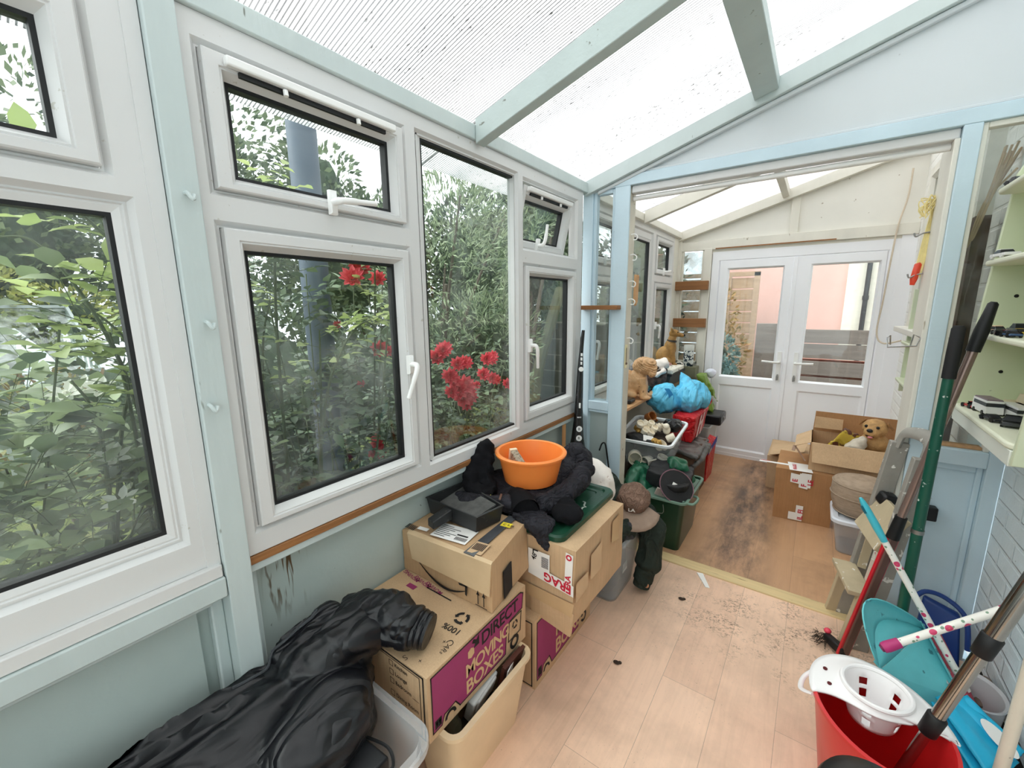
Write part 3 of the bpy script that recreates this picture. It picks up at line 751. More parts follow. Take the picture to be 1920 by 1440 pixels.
def shrub(name, label, base, vol, nl, size, mat_f, stems=(), k=2, cat='bush', young=None, keep=None, vstems=14):
    """bush: vol = list of ellipsoids (centre, radii) filled with compound leaves"""
    t = thing(name, label, cat, base)
    f = B(); s_ = B(); y = B()
    wts = [r[0] * r[1] * r[2] for c, r in vol]; tot = sum(wts)
    for (c, r), w_ in zip(vol, wts):
        for _ in range(max(4, int(nl * w_ / tot))):
            while True:
                q = rv(1)
                if q.length < 1: break
            q = q.normalized() * (q.length ** .45)
            p = Vector((c[0] + q.x * r[0], c[1] + q.y * r[1], c[2] + q.z * r[2]))
            if not noleaf(p) or (keep and not keep(p)): continue
            compound(f, s_, p, Vector((q.x, q.y, q.z * .3 + .15)) + rv(.5), size * rnd.uniform(.75, 1.2), k)
    for _ in range(vstems):
        c, r = rnd.choice(vol); e = Vector((c[0] + rnd.uniform(-.7, .7) * r[0], c[1] + rnd.uniform(-.7, .7) * r[1], c[2] + .6 * r[2]))
        if e.x > -.15: e.x = -.15
        b0 = Vector((base[0] + rnd.uniform(-.12, .12), base[1] + rnd.uniform(-.25, .25), 0)); mid = (b0 + e) / 2 + rv(.1)
        s_.tube(bez([b0, mid, e], 5), [.005] * 6 + [.003] * 5, 5, caps=False)
    for pts in stems:
        pp = bez(pts, 8); s_.tube(pp, [lerp(.007, .0025, i / (len(pp) - 1)) for i in range(len(pp))], 6, caps=False)
        for i in range(3, len(pp)):
            if i % 2 == 0 or i > len(pp) - 4:
                if keep and not keep(pp[i]): continue
                d = Vector((rnd.uniform(-1, .6), rnd.uniform(-1, 1), .25)); compound(y if i > len(pp) * .45 and young else f, s_, pp[i], d, size * rnd.uniform(.7, 1.05), k)
    mk('foliage', f, mat_f, t, recalc=False, ang=60)
    mk('stems', s_, STEM, t, recalc=False)
    if y.v: mk('young_leaves', y, young, t, recalc=False, ang=60, label='bright young leaves')
    return t

# rose bush in front of window A
ra = shrub('rose_bush', 'big-leaved rose bush with white flowers in the leftmost window', (-.8, -2.35, 0),
    [((-.85, -2.45, .75), (.55, .6, .56)), ((-1.25, -2.2, .85), (.55, .5, .55)), ((-.62, -2.05, .95), (.36, .34, .42)), ((-.7, -2.75, .8), (.5, .4, .5)), ((-.52, -2.25, .70), (.26, .55, .45)), ((-.55, -2.0, 1.35), (.22, .2, .3))],
    820, .070, LEAF_A, vstems=9, keep=lambda p: not (p.y < -2.10 and p.z > 1.34), young=LEAF_Y, stems=[
        [(-.5, -2.0, .5), (-.48, -1.99, 1.2), (-.45, -1.96, 1.62), (-.42, -1.94, 1.86)], [(-.55, -1.95, .6), (-.5, -2.0, 1.25), (-.46, -2.06, 1.55), (-.47, -2.14, 1.74), (-.5, -2.2, 1.76)],
        [(-.6, -1.95, .6), (-.5, -1.96, 1.3), (-.44, -2.0, 1.72)], [(-.6, -2.0, .8), (-.5, -2.02, 1.3), (-.42, -2.05, 1.52)], [(-.7, -2.0, .7), (-.55, -1.94, 1.2), (-.5, -1.92, 1.66), (-.52, -1.9, 1.9)],
        [(-.6, -2.1, .8), (-.52, -2.05, 1.2), (-.48, -2.0, 1.46), (-.5, -2.08, 1.6)], [(-.5, -1.9, .9), (-.42, -1.96, 1.6), (-.36, -2.06, 1.8), (-.36, -2.12, 1.82)], [(-.6, -2.1, .8), (-.46, -2.1, 1.25), (-.42, -2.14, 1.4)]])
for p in ((-.62, -2.13, 1.34), (-.66, -2.09, 1.345), (-.6, -2.06, 1.34), (-.5, -1.98, 1.165), (-.5, -1.955, 1.16), (-.42, -2.09, 1.04), (-.46, -2.08, 1.16), (-.4, -1.99, 1.215)): rose(ra, p, 'white', .032, (.5, -.2, .8))
# rose bush in front of window B
rb = shrub('rose_bush', 'tall red rose bush with thin stems outside the window between post and fixed pane', (-.6, -1.3, 0),
    [((-.6, -1.6, 1.45), (.26, .26, .36)), ((-.62, -1.55, .95), (.26, .3, .3)), ((-.75, -1.15, 1.0), (.3, .32, .34)), ((-.85, -1.2, 1.55), (.25, .3, .3)), ((-.55, -1.25, .72), (.25, .4, .25)), ((-.75, -.95, 1.5), (.18, .2, .34))],
    330, .052, LEAF_B, young=LEAF_Y, vstems=22, stems=[
        [(-.4, -1.55, .7), (-.35, -1.5, 1.2), (-.33, -1.42, 1.42), (-.33, -1.32, 1.52), (-.36, -1.24, 1.5)], [(-.5, -1.6, .6), (-.4, -1.62, 1.5), (-.36, -1.6, 1.9), (-.36, -1.58, 2.0)],
        [(-.5, -1.7, .6), (-.42, -1.72, 1.6), (-.38, -1.74, 1.95)], [(-.8, -1.0, .6), (-.7, -1.0, 1.4), (-.62, -1.02, 1.86), (-.6, -1.0, 1.98)], [(-.6, -1.62, .6), (-.5, -1.64, 1.35), (-.42, -1.62, 1.62)],
        [(-.55, -1.2, .6), (-.5, -1.1, 1.3), (-.5, -1.05, 1.62)], [(-.45, -1.5, .7), (-.36, -1.5, 1.3), (-.3, -1.52, 1.5)]])
for p, r in (((-.66, -1.13, 1.715), .042), ((-.72, -1.03, 1.765), .034), ((-.7, -1.07, 1.775), .032), ((-.72, -.945, 1.72), .034), ((-.7, -.975, 1.36), .036), ((-.68, -.945, 1.35), .026), ((-.66, -1.06, .875), .026), ((-.66, -1.09, .845), .026), ((-.66, -1.05, .83), .028), ((-.68, -1.05, .9), .02), ((-.7, -1.2, 1.5), .016), ((-.7, -1.1, 1.2), .016)):
    rose(rb, p, 'red', r, (.7, -.5, .45))
# rose bush in front of the fixed window
rc = shrub('rose_bush', 'low bush loaded with red roses behind the big fixed window', (-.75, -.3, 0),
    [((-.75, -.45, .78), (.36, .42, .34)), ((-.8, -.05, .85), (.36, .4, .32)), ((-.95, -.7, .8), (.3, .3, .36)), ((-1.1, .1, .9), (.4, .5, .42))], 300, .046, LEAF_B, vstems=16)
for p, r in (((-.62, -.60, 1.325), .036), ((-.64, -.63, 1.29), .04), ((-.66, -.54, 1.33), .036), ((-.6, -.5, 1.235), .036), ((-.6, -.45, 1.24), .034), ((-.62, -.40, 1.23), .034), ((-.6, -.57, 1.17), .04), ((-.6, -.54, 1.14), .036),
             ((-.58, -.52, 1.08), .046), ((-.58, -.47, 1.10), .05), ((-.58, -.44, 1.065), .042), ((-.57, -.5, 1.03), .044), ((-.58, -.58, 1.08), .034), ((-.57, -.47, .985), .034), ((-.57, -.42, 1.02), .034), ((-.62, -.2, 1.23), .036), ((-.62, -.15, 1.225), .034), ((-.64, -.11, 1.24), .032), ((-.6, -.26, 1.14), .036), ((-.6, -.17, 1.10), .034), ((-.6, -.13, 1.085), .03), ((-.62, .03, 1.03), .032), ((-.6, -.33, 1.08), .022)):
    rose(rc, p, 'red', r, (.75, -.45, .45))
# dark metal post
tagit(mk('garden_post', B().tube([(-.8, -1.235, 0), (-.8, -1.235, 3.2)], .063, 18), mat('blue_grey_metal', (86, 98, 114), .5, .08), ang=60), 'thick blue-grey metal post standing among the roses outside the window', 'post')

def tree(name, label, base, blobs, nl, size, wl_ratio, m, h, core=None, trunk=.07, card=True, up=.2, group=None, cat='tree'):
    t = thing(name, label, cat, base, group)
    f = B()
    tot = sum(r[0] * r[1] * r[2] for c, r in blobs)
    for c, r in blobs:
        for _ in range(int(nl * r[0] * r[1] * r[2] / tot)):
            while True:
                q = rv(1)
                if q.length < 1: break
            q = q.normalized() * (q.length ** .4)
            p = Vector((c[0] + q.x * r[0], c[1] + q.y * r[1], c[2] + q.z * r[2]))
            if not noleaf(p) and p.y < 2.2: continue
            L = size * rnd.uniform(.7, 1.3); d = Vector((q.x, q.y, q.z + up)) + rv(.7)
            (add_card if card else add_leaf)(f, p, d, rv(1) + Vector((0, 0, .4)), L, L * wl_ratio)
    mk('foliage', f, m, t, recalc=False, smooth=False)
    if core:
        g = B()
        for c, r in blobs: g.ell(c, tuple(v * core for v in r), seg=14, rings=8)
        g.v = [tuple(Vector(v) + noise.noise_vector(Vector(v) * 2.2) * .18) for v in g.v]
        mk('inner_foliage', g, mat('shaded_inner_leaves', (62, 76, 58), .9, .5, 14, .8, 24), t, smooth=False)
    top = max(c[2] + r[2] * .3 for c, r in blobs); s_ = B()
    s_.tube(bez([base, (base[0] + .05, base[1] - .04, h * .4), (blobs[0][0][0], blobs[0][0][1], min(h, top))], 6), [lerp(trunk, trunk * .35, i / 12) for i in range(13)], 8)
    for c, r in blobs: s_.tube(bez([(base[0] + .03, base[1], h * .35), ((base[0] + c[0]) / 2, (base[1] + c[1]) / 2, (h * .35 + c[2]) / 2 + .1), c], 5), [lerp(trunk * .45, .008, i / 10) for i in range(11)], 6)
    mk('trunk', s_, BARK, t)
    return t
# willowy tree outside the fixed window
tree('willow_leaf_tree', 'grey-green narrow-leaved tree outside the big fixed window', (-2.2, .9, 0), [((-1.9, .75, 2.0), (.75, .75, .8)), ((-1.4, .45, 2.5), (.5, .5, .6)), ((-1.5, 1.3, 2.6), (.5, .55, .6)), ((-1.6, .9, 1.3), (.55, .8, .4))], 5200, .085, .17, LEAF_W, 1.8, None, .05, up=.5)
for k, (p, q) in enumerate((((-1.0, .5, 1.35), (-.95, .62, 2.1)), ((-1.1, .9, 1.5), (-1.0, 1.02, 2.35)), ((-1.05, .75, 1.2), (-1.15, .7, 1.75)))):
    f = B(); P = bez([p, ((p[0] + q[0]) / 2 - .05, (p[1] + q[1]) / 2, (p[2] + q[2]) / 2), q], 12)
    s_ = B().tube(P, .004, 5)
    for i, c in enumerate(P[4:]):
        for _ in range(5): add_leaf(f, Vector(c), (P[-1] - P[0]).normalized() * .6 + rv(.9), rv(1), .085, .016, .1, .1)
    sp = thing('leafy_spray', ['drooping narrow-leaved spray outside the middle of the fixed window', 'tall pale narrow-leaved spray near the right of the fixed window', 'short narrow-leaved spray low in the fixed window above the roses'][k], 'branch', p)
    mk('foliage', f, LEAF_W, sp, recalc=False); mk('stem', s_, STEM, sp)
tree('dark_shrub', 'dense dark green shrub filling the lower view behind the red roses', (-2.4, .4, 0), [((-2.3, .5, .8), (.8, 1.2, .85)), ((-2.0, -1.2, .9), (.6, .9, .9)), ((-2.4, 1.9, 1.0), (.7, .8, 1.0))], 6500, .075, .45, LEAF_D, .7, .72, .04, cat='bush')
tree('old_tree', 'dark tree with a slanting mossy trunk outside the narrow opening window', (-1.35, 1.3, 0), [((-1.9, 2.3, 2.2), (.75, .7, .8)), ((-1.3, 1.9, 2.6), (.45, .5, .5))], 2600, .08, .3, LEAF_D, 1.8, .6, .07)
tagit(mk('tree_stump', B().tube(bez([(-1.2, 1.2, .0), (-1.2, 1.3, .75), (-1.2, 1.62, 1.4), (-1.25, 1.9, 1.75)], 8), [.07] * 10 + [.06] * 15, 10), mat('mossy_bark', (84, 86, 66), .9, .3, 9, .6, 24)), 'slanting mossy dead tree stump seen through the narrow window beside the partition', 'stump')
# far trees
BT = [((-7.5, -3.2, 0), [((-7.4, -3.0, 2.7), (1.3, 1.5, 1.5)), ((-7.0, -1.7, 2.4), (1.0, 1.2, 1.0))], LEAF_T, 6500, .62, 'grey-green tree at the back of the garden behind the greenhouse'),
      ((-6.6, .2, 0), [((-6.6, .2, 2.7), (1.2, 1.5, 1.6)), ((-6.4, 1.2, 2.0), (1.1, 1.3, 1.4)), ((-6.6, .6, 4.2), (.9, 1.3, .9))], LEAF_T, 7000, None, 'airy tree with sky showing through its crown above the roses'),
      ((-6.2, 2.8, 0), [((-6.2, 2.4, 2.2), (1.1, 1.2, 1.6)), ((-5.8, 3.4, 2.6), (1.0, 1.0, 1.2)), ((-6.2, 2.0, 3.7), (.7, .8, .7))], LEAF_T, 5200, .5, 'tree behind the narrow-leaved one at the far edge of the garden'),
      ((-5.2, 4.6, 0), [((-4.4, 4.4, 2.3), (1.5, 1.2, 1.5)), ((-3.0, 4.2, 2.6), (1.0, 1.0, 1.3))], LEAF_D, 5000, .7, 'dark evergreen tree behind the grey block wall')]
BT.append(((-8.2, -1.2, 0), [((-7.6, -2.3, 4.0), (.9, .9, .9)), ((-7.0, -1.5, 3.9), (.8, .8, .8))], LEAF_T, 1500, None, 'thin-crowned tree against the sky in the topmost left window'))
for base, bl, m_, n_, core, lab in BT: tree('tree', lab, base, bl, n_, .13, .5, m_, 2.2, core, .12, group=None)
tree('yellow_shrub', 'yellow-green shrub behind the greenhouse seen through the leftmost window', (-5.8, -2.6, 0), [((-5.9, -2.3, 1.75), (.5, .75, .4)), ((-6.0, -1.4, 1.5), (.4, .5, .35))], 1800, .08, .55, LEAF_Y2, 1.3, .6, .04, cat='bush')
tree('flowering_shrub', 'reddish low shrub in front of the greenhouse', (-3.3, -1.9, 0), [((-3.3, -1.9, .7), (.45, .6, .45)), ((-3.2, -1.3, .75), (.4, .5, .4))], 1500, .06, .55, leaf_mat('reddish_leaf', (110, 84, 66), (150, 150, 96), .5, .3), .6, .5, .03, cat='bush')
# lawn and paths
def lawn_mat():
    t = NT('lawn_grass'); p = t.pos('World')
    c = t.ramp(t.noise(p, 3, 6, .7), [(.3, lin((92, 104, 62))), (.55, lin((128, 140, 84))), (.75, lin((158, 152, 112)))])
    c = t.mix(.5, c, t.ramp(t.noise(p, 90, 3), [(.35, (.45, .45, .4)), (.65, (1, 1, 1))]), 'MULTIPLY')
    t.bsdf(c, .9, t.noise(p, 120, 3), .8, .02, spec=.1); return t.m
struct('lawn', B().box(-12, -.1, -8, 8, -.06, -.002), lawn_mat())
struct('ground', B().box(-.1, 8, 2.2, 8, -.06, -.002), mat('paving_concrete', (168, 158, 146), .85, .12, 4, .3, 30))
# greenhouse
g = thing('greenhouse', 'small glass greenhouse with thin metal bars seen through the leftmost window', 'greenhouse', (-5.0, -2.4, 0))
ALU = mat('dull_aluminium', (176, 184, 184), .4, .05, metal=.3)
fr = B(); y0, y1, x0, x1 = -3.4, -1.42, -5.6, -4.4
for y in (y0, -2.75, -2.1, y1):
    fr.bar((x1, y, 0), (x1, y, 1.02), .03, .03); fr.bar((x0, y, 0), (x0, y, 1.62), .03, .03); fr.bar((x1, y, 1.02), (x0, y, 1.62), .025, .03)
for z, x in ((.02, x1), (.62, x1), (1.02, x1), (1.62, x0), (.02, x0)): fr.bar((x, y0, z), (x, y1, z), .03, .03)
for k in range(1, 5):
    q = k / 5; fr.bar((lerp(x1, x0, q), y1, 0), (lerp(x1, x0, q), y1, lerp(1.02, 1.62, q)), .018, .018)
fr.bar((x1, y1, .62), (x0, y1, .62), .018, .018); fr.bar((x1, y1, .02), (x0, y1, .02), .03, .03)
mk('frame', fr, ALU, g)
gp = B().box(x1 - .004, x1, y0, y1, .03, 1.0); gp.hexa([(x1, y0, 1.0), (x1, y1, 1.0), (x0, y1, 1.6), (x0, y0, 1.6), (x1, y0, 1.004), (x1, y1, 1.004), (x0, y1, 1.604), (x0, y0, 1.604)])
mk('glazing', gp, glass_mat('greenhouse_glass', (.85, .9, .88, 1), 1, .15), g, smooth=False)
# shed beyond
sh = thing('shed', 'weathered grey board shed with a white sloping edge board behind the greenhouse', 'shed', (-8.3, -3.0, 0))
SHB = mat('weathered_boards', (150, 148, 142), .8, .12, 5, .4, 20, aniso=(1, .2, 3))
sw = B()
for k in range(12): sw.box(-8.3 - .01 * (k % 2), -8.2, -5.0, -1.65, .15 * k, .15 * k + .145)
mk('wall', sw, SHB, sh)
mk('roof', B().hexa([(-8.1, -5, 2.0), (-8.1, -1.55, 2.0), (-9.5, -1.55, 2.6), (-9.5, -5, 2.6), (-8.1, -5, 2.05), (-8.1, -1.55, 2.05), (-9.5, -1.55, 2.65), (-9.5, -5, 2.65)]), mat('felt_roof', (110, 108, 104), .9), sh)
mk('edge_board', B().bar((-8.15, -1.75, 2.0), (-8.15, -1.35, 1.45), .05, .12, (1, 0, 0)), WHITEP, sh)
# grey block wall at the end
def block_mat():
    t = NT('grey_concrete_block'); g_ = t.n('ShaderNodeNewGeometry'); sp = t.n('ShaderNodeSeparateXYZ'); cb = t.n('ShaderNodeCombineXYZ')
    t.l(g_.outputs['Position'], sp.inputs[0]); t.l(sp.outputs[0], cb.inputs[0]); t.l(sp.outputs[2], cb.inputs[1])
    br = t.n('ShaderNodeTexBrick', i_Scale=1, i_Mortar_Size=.008, i_Brick_Width=.45, i_Row_Height=.225); t.l(cb.outputs[0], br.inputs[0])
    br.inputs['Color1'].default_value = lin((112, 112, 106)); br.inputs['Color2'].default_value = lin((92, 93, 88)); br.inputs['Mortar'].default_value = lin((150, 148, 140))
    t.bsdf(t.mix(.5, br.outputs[0], t.ramp(t.noise(g_.outputs['Position'], 6, 6, .7), [(.3, (.5, .5, .48)), (.7, (1.1, 1.1, 1.05))]), 'MULTIPLY'), .9, t.noise(g_.outputs['Position'], 60), .4, .01, spec=.1); return t.m
BLK = block_mat()
tagit(mk('garden_wall', B().box(-4.5, -.22, 2.75, 2.9, 0, 1.36), BLK), 'grey concrete block garden wall seen through the glazed strip beside the partition', 'wall')
tree('evergreen_shrub', 'tall dark evergreen shrub beyond the grey block wall', (-1.2, 4.4, 0), [((-1.25, 4.4, 1.6), (.75, .8, 1.5)), ((-2.3, 4.0, 1.6), (.7, .7, 1.4))], 4200, .10, .4, LEAF_D, 1.6, .7, .06, cat='bush')
# view behind the double doors
PINK = mat('pink_render', (208, 168, 158), .85, .06, 2.2, .2, 30, aniso=(1, 1, .35))
nb = thing('neighbouring_house', 'pink rendered house wall with a white brick end beyond the back doors', 'house', (.6, 6.0, 0))
mk('wall', B().box(-.35, 1.43, 5.6, 6.2, 0, 5), PINK, nb)
mk('wall', B().box(1.43, 5, 5.55, 6.2, 0, 5), mat('white_brick_paint', (216, 212, 200), .7, .05, 12, .5, 16, aniso=(1, 1, 3)), nb, label='white painted brick wall')
mk('drainpipe', B().tube([(1.66, 5.5, 0), (1.66, 5.5, 4.5)], .03, 10).tube([(1.66, 5.5, 1.62), (1.66, 5.5, 1.68)], .038, 10), mat('dark_pipe', (58, 58, 62), .5), nb)
WGREY = mat('weathered_fence_wood', (118, 108, 102), .85, .14, 5, .5, 26, aniso=(.4, 1, 6))
WTAN = mat('tan_fence_wood', (166, 140, 116), .8, .14, 5, .4, 26, aniso=(1, 1, 5))
fn = thing('board_fence', 'low fence of weathered horizontal boards behind the right-hand door pane', 'fence', (1.5, 3.6, 0))
for k, (za, zb) in enumerate(((1.13, 1.285), (.955, 1.12), (.76, .92), (.55, .735), (.35, .53), (.15, .33))):
    mk('board', B().box(.93, 2.4, 3.6 + .004 * (k % 2), 3.625 + .004 * (k % 2), za, zb), WGREY, fn, bevel=.004)
mk('post', B().box(1.9, 1.98, 3.63, 3.7, 0, 1.2), WTAN, fn)
mk('brick_base', B().box(.93, 2.4, 3.74, 3.8, .0, .93), mat('red_brick_dull', (150, 92, 80), .9, .15, 12, .4, 30), fn)
gt = thing('fence_panel', 'two upright grey fence boards behind the left-hand door pane', 'fence', (.7, 3.75, 0))
mk('board', B().box(.53, .75, 3.74, 3.77, 0, 1.34), WGREY, gt, bevel=.006); mk('board', B().box(.77, .89, 3.70, 3.73, 0, 1.33), WTAN, gt, bevel=.006)
tp = thing('trellis_panel', 'tall tan slatted screen against the pink wall behind the left door pane', 'screen', (.0, 4.6, 0))
for k in range(11): mk('slat', B().box(-.7, .36, 4.6, 4.615, .2 + .16 * k, .2 + .16 * k + .145), WTAN, tp, bevel=.003)
mk('frame', B().box(.36, .43, 4.58, 4.63, 0, 2.02).box(-.7, .43, 4.58, 4.63, 1.97, 2.03).box(.05, .075, 4.58, 4.6, .2, 1.97), WTAN, tp)
tree('garden_shrub', 'small half-bare shrub with orange leaves outside the left door pane', (.2, 3.5, 0), [((.2, 3.5, 1.0), (.28, .3, .4)), ((.12, 3.6, 1.5), (.2, .25, .3))], 520, .06, .5, leaf_mat('autumn_leaf', (120, 112, 70), (176, 138, 92), .5, .3), 1.2, None, .015, cat='bush')
tree('hydrangea', 'blue-green leafy bush low outside the left door pane', (.28, 3.1, 0), [((.26, 3.1, 1.0), (.16, .2, .22)), ((.24, 3.1, .7), (.2, .2, .25))], 700, .06, .6, leaf_mat('blue_green_leaf', (84, 112, 110), (138, 164, 158), .5, .2), .6, .5, .015, cat='bush')
# ================================================================= boxes and bags along the window wall
CARD = cardboard('brown_cardboard', (190, 157, 121)); CARD2 = cardboard('pale_cardboard', (200, 169, 134)); CARDD = cardboard('darker_cardboard', (172, 128, 88))
TAPE = mat('brown_parcel_tape', (200, 168, 128), .25, .05, 8, spec=.6); TAPEC = mat('shiny_clear_tape', (206, 178, 142), .15, .06, 9, .2, 20, spec=.7)
MAG = mat('magenta_print', (150, 52, 100), .7, .06, 9); INK = mat('black_ink', (24, 22, 22), .7, .05); PAPER = mat('white_paper', (236, 234, 230), .7, .02)
RED_INK = mat('red_ink', (196, 36, 60), .6, .04); CARDINK = mat('bare_card_lettering', (206, 172, 132), .8, .04); YEL = mat('yellow_sticker', (238, 214, 52), .6, .03)
NAVY = cloth_mat('black_nylon', (13, 14, 19), .38, 4.2, (1.6, .6, 1.6), .5, .02, .2, .5)
FX = lambda x: (lambda a, b, d: (x + d, a, b))       # face looking +x, a=y b=z
FY = lambda y: (lambda a, b, d: (a, y - d, b))       # face looking -y, a=x b=z
FT = lambda z: (lambda a, b, d: (a, b, z + d))       # face looking up
def patch(b, poly, mp, d=.0008):
    return b.add([mp(u, v, d) for u, v in poly], [tuple(range(len(poly)))])
def rect(b, mp, a0, a1, b0, b1, d=.0008): return patch(b, [(a0, b0), (a1, b0), (a1, b1), (a0, b1)], mp, d)
def outline(b, poly, mp, w_, d=.0009):
    n = len(poly)
    for k in range(n):
        p = Vector(poly[k]); q = Vector(poly[(k + 1) % n]); t = (q - p).normalized(); s = Vector((-t.y, t.x)) * w_ / 2
        patch(b, [tuple(p - s - t * w_ / 2), tuple(q - s + t * w_ / 2), tuple(q + s + t * w_ / 2), tuple(p + s - t * w_ / 2)], mp, d)
def disc(b, c, r, mp, d=.001, n=18, r2=None, a0=0, a1=2 * PI):
    if r2 is None: return patch(b, [(c[0] + r * math.cos(2 * PI * k / n), c[1] + r * math.sin(2 * PI * k / n)) for k in range(n)], mp, d)
    for k in range(n):
        t0 = lerp(a0, a1, k / n); t1 = lerp(a0, a1, (k + 1) / n)
        patch(b, [(c[0] + r * math.cos(t0), c[1] + r * math.sin(t0)), (c[0] + r * math.cos(t1), c[1] + r * math.sin(t1)), (c[0] + r2 * math.cos(t1), c[1] + r2 * math.sin(t1)), (c[0] + r2 * math.cos(t0), c[1] + r2 * math.sin(t0))], mp, d)
def arrow_up(b, x, y, h, mp, w_=.004):
    rect(b, mp, x - w_ / 2, x + w_ / 2, y, y + h * .75, .001); patch(b, [(x - w_ * 1.8, y + h * .66), (x + w_ * 1.8, y + h * .66), (x, y + h)], mp, .001)
def crumple(A=.004, f=7):
    return lambda p: A * noise.noise(p * f)
def carton(b, P, n=6, A=.004):
    """cardboard box from 8 corners with slightly dented faces"""
    o = B().hexa([Vector(p) for p in P]); me = bmesh.new(); vs = [me.verts.new(v) for v in o.v]
    for f in o.f: me.faces.new([vs[i] for i in f])
    bmesh.ops.subdivide_edges(me, edges=me.edges[:], cuts=n, use_grid_fill=True); me.normal_update()
    ids = {v: i for i, v in enumerate(me.verts)}
    c = sum((Vector(p) for p in P), Vector()) / 8
    b.add([v.co + v.normal * (A * noise.noise(v.co * 9)) for v in me.verts], [tuple(ids[v] for v in f.verts) for f in me.faces]); me.free()
    return b
def recycle(b, c, r, mp):
    for k in range(3):
        a = PI / 2 + k * 2 * PI / 3
        disc(b, c, r, mp, .001, 6, r * .62, a + .3, a + 1.55)
        t = a + 1.9; m = Vector((c[0], c[1])); e = m + Vector((math.cos(a + 1.55), math.sin(a + 1.55))) * r * .81
        tip = m + Vector((math.cos(t + .1), math.sin(t + .1))) * r * .86; o = (e - m).normalized()
        patch(b, [tuple(e - o * r * .36), tuple(e + o * r * .36), tuple(tip)], mp, .0011)

# ---- plain carton that props the purple box
tagit(mk('cardboard_box', carton(B(), [(-.05, -1.68, FZ), (.2, -1.68, FZ), (.2, -1.24, FZ), (-.05, -1.24, FZ), (-.05, -1.68, .372), (.2, -1.68, .372), (.2, -1.24, .372), (-.05, -1.24, .372)]), CARDD), 'plain brown cardboard box hidden at the bottom under the purple printed removal box', 'box', 'cardboard boxes')
# ---- removal box with purple print
X1, Ya, Yb, Za, Zb = .38, -1.694, -1.216, .374, .589
rb1 = thing('moving_box', 'purple-printed removal box under the parcel box with handwriting on its top', 'box', (.16, -1.455, Za), 'removal boxes')
mk('carton', carton(B(), [(-.05, Ya, Za), (X1, Ya, Za), (X1, Yb, Za), (-.05, Yb, Za), (-.05, Ya, Zb), (X1, Ya, Zb), (X1, Yb, Zb), (-.05, Yb, Zb)], 6, .0005), CARD2, rb1)
def moving_print(par, X, y0, y1, z0, z1, lab):
    L_ = y1 - y0; H_ = z1 - z0; mp = FX(X + .0006)
    u = lambda a: y0 + a * L_; v = lambda c: z0 + c * H_
    b = B()
    poly = [(u(.03), v(.10)), (u(.10), v(.10)), (u(.125), v(.22)), (u(.22), v(.24)), (u(.26), v(.10)), (u(.74), v(.10)), (u(.755), v(.55)), (u(.80), v(.62)), (u(.95), v(.64)), (u(.965), v(.90)), (u(.93), v(.95)), (u(.03), v(.95))]
    b.m(0); patch(b, poly, mp, .0006)
    b.m(1); outline(b, poly, mp, .004, .001)
    disc(b, (u(.175), v(.10)), .05 * L_, mp, .0012, 14, .03 * L_, 0, PI); disc(b, (u(.85), v(.16)), .055 * L_, mp, .0012, 16, .03 * L_)
    outline(b, [(u(.775), v(.26)), (u(.925), v(.26)), (u(.94), v(.60)), (u(.79), v(.60))], mp, .004, .001); recycle(b, (u(.86), v(.47)), .016 * (L_ / .48), mp)
    rect(b, mp, u(.045), u(.10), v(.13), v(.26), .001)
    arrow_up(b.m(0), u(.06), v(.15), .018, mp, .003); arrow_up(b, u(.085), v(.15), .018, mp, .003)
    b.m(1); b.text('DIRECT', mp(u(.475), v(.70), .0014), (0, 1, 0), (0, 0, 1), .2 * H_, fatten=.018, space=.93)
    patch(b, [(u(.40), v(.78)), (u(.455), v(.78)), (u(.455), v(.94)), (u(.43), v(.88)), (u(.40), v(.93)), (u(.385), v(.88)), (u(.415), v(.84))], mp, .0012)
    b.m(2); patch(b, [(u(.345), v(.70)), (u(.375), v(.665)), (u(.405), v(.70)), (u(.405), v(.79)), (u(.375), v(.83)), (u(.345), v(.80))], mp, .0011)
    b.text('MOVING', mp(u(.315), v(.42), .0014), (0, 1, 0), (0, 0, 1), .20 * H_, fatten=.02, space=.86)
    b.text('BOXES', mp(u(.315), v(.15), .0014), (0, 1, 0), (0, 0, 1), .21 * H_, fatten=.02, space=.93)
    return mk('printed_panel', b, [MAG, INK, CARDINK], par, recalc=False, smooth=False, label=lab)
moving_print(rb1, X1, Ya, Yb, Za, Zb, 'purple printed panel')
b = B(); mp_ = FY(Ya - .0006)
for k, tname in enumerate(('Kitchen', 'Lounge', 'Bedroom ___', 'Dining Room', 'Bathroom')):
    z = Zb - .036 - .030 * k - (.012 if k > 2 else 0)
    b.text(tname, mp_(.245, z, .001), (1, 0, 0), (0, 0, 1), .0125, fatten=.008); outline(b, [(.222, z - .003), (.238, z - .003), (.238, z + .014), (.222, z + .014)], mp_, .0018)
outline(b, [(.13, Za - .02 + .03), (.352, Za + .01), (.352, Zb - .014), (.13, Zb - .014)], mp_, .0022); outline(b, [(.12, Za + .005), (.366, Za + .005), (.366, Zb - .006), (.12, Zb - .006)], mp_, .005)
mk('checklist_print', b, INK, rb1, recalc=False, smooth=False)
b = B(); mt = FT(Zb + .0006)
recycle(b, (.306, -1.472), .026, mt)
b.text('100%', mt(.345, -1.512, .0008), (-1, -.05, 0), (.05, -1, 0), .022, fatten=.012)
for s_, (x, y, h) in {'C': (.338, -1.552, .022), 'A': (.342, -1.572, .018), 'R': (.344, -1.588, .017), 's': (.346, -1.604, .014), '+': (.322, -1.565, .016), '+ ': (.315, -1.655, .016), 'S': (.27, -1.672, .020)}.items():
    b.text(s_.strip(), mt(x, y, .0008), (-.25, -1, 0), (1, -.25, 0), h, fatten=-.012)
rect(b, mt, .10, .22, -1.435, -1.43)
mk('handwriting', b, INK, rb1, recalc=False, smooth=False)
b = B(); 
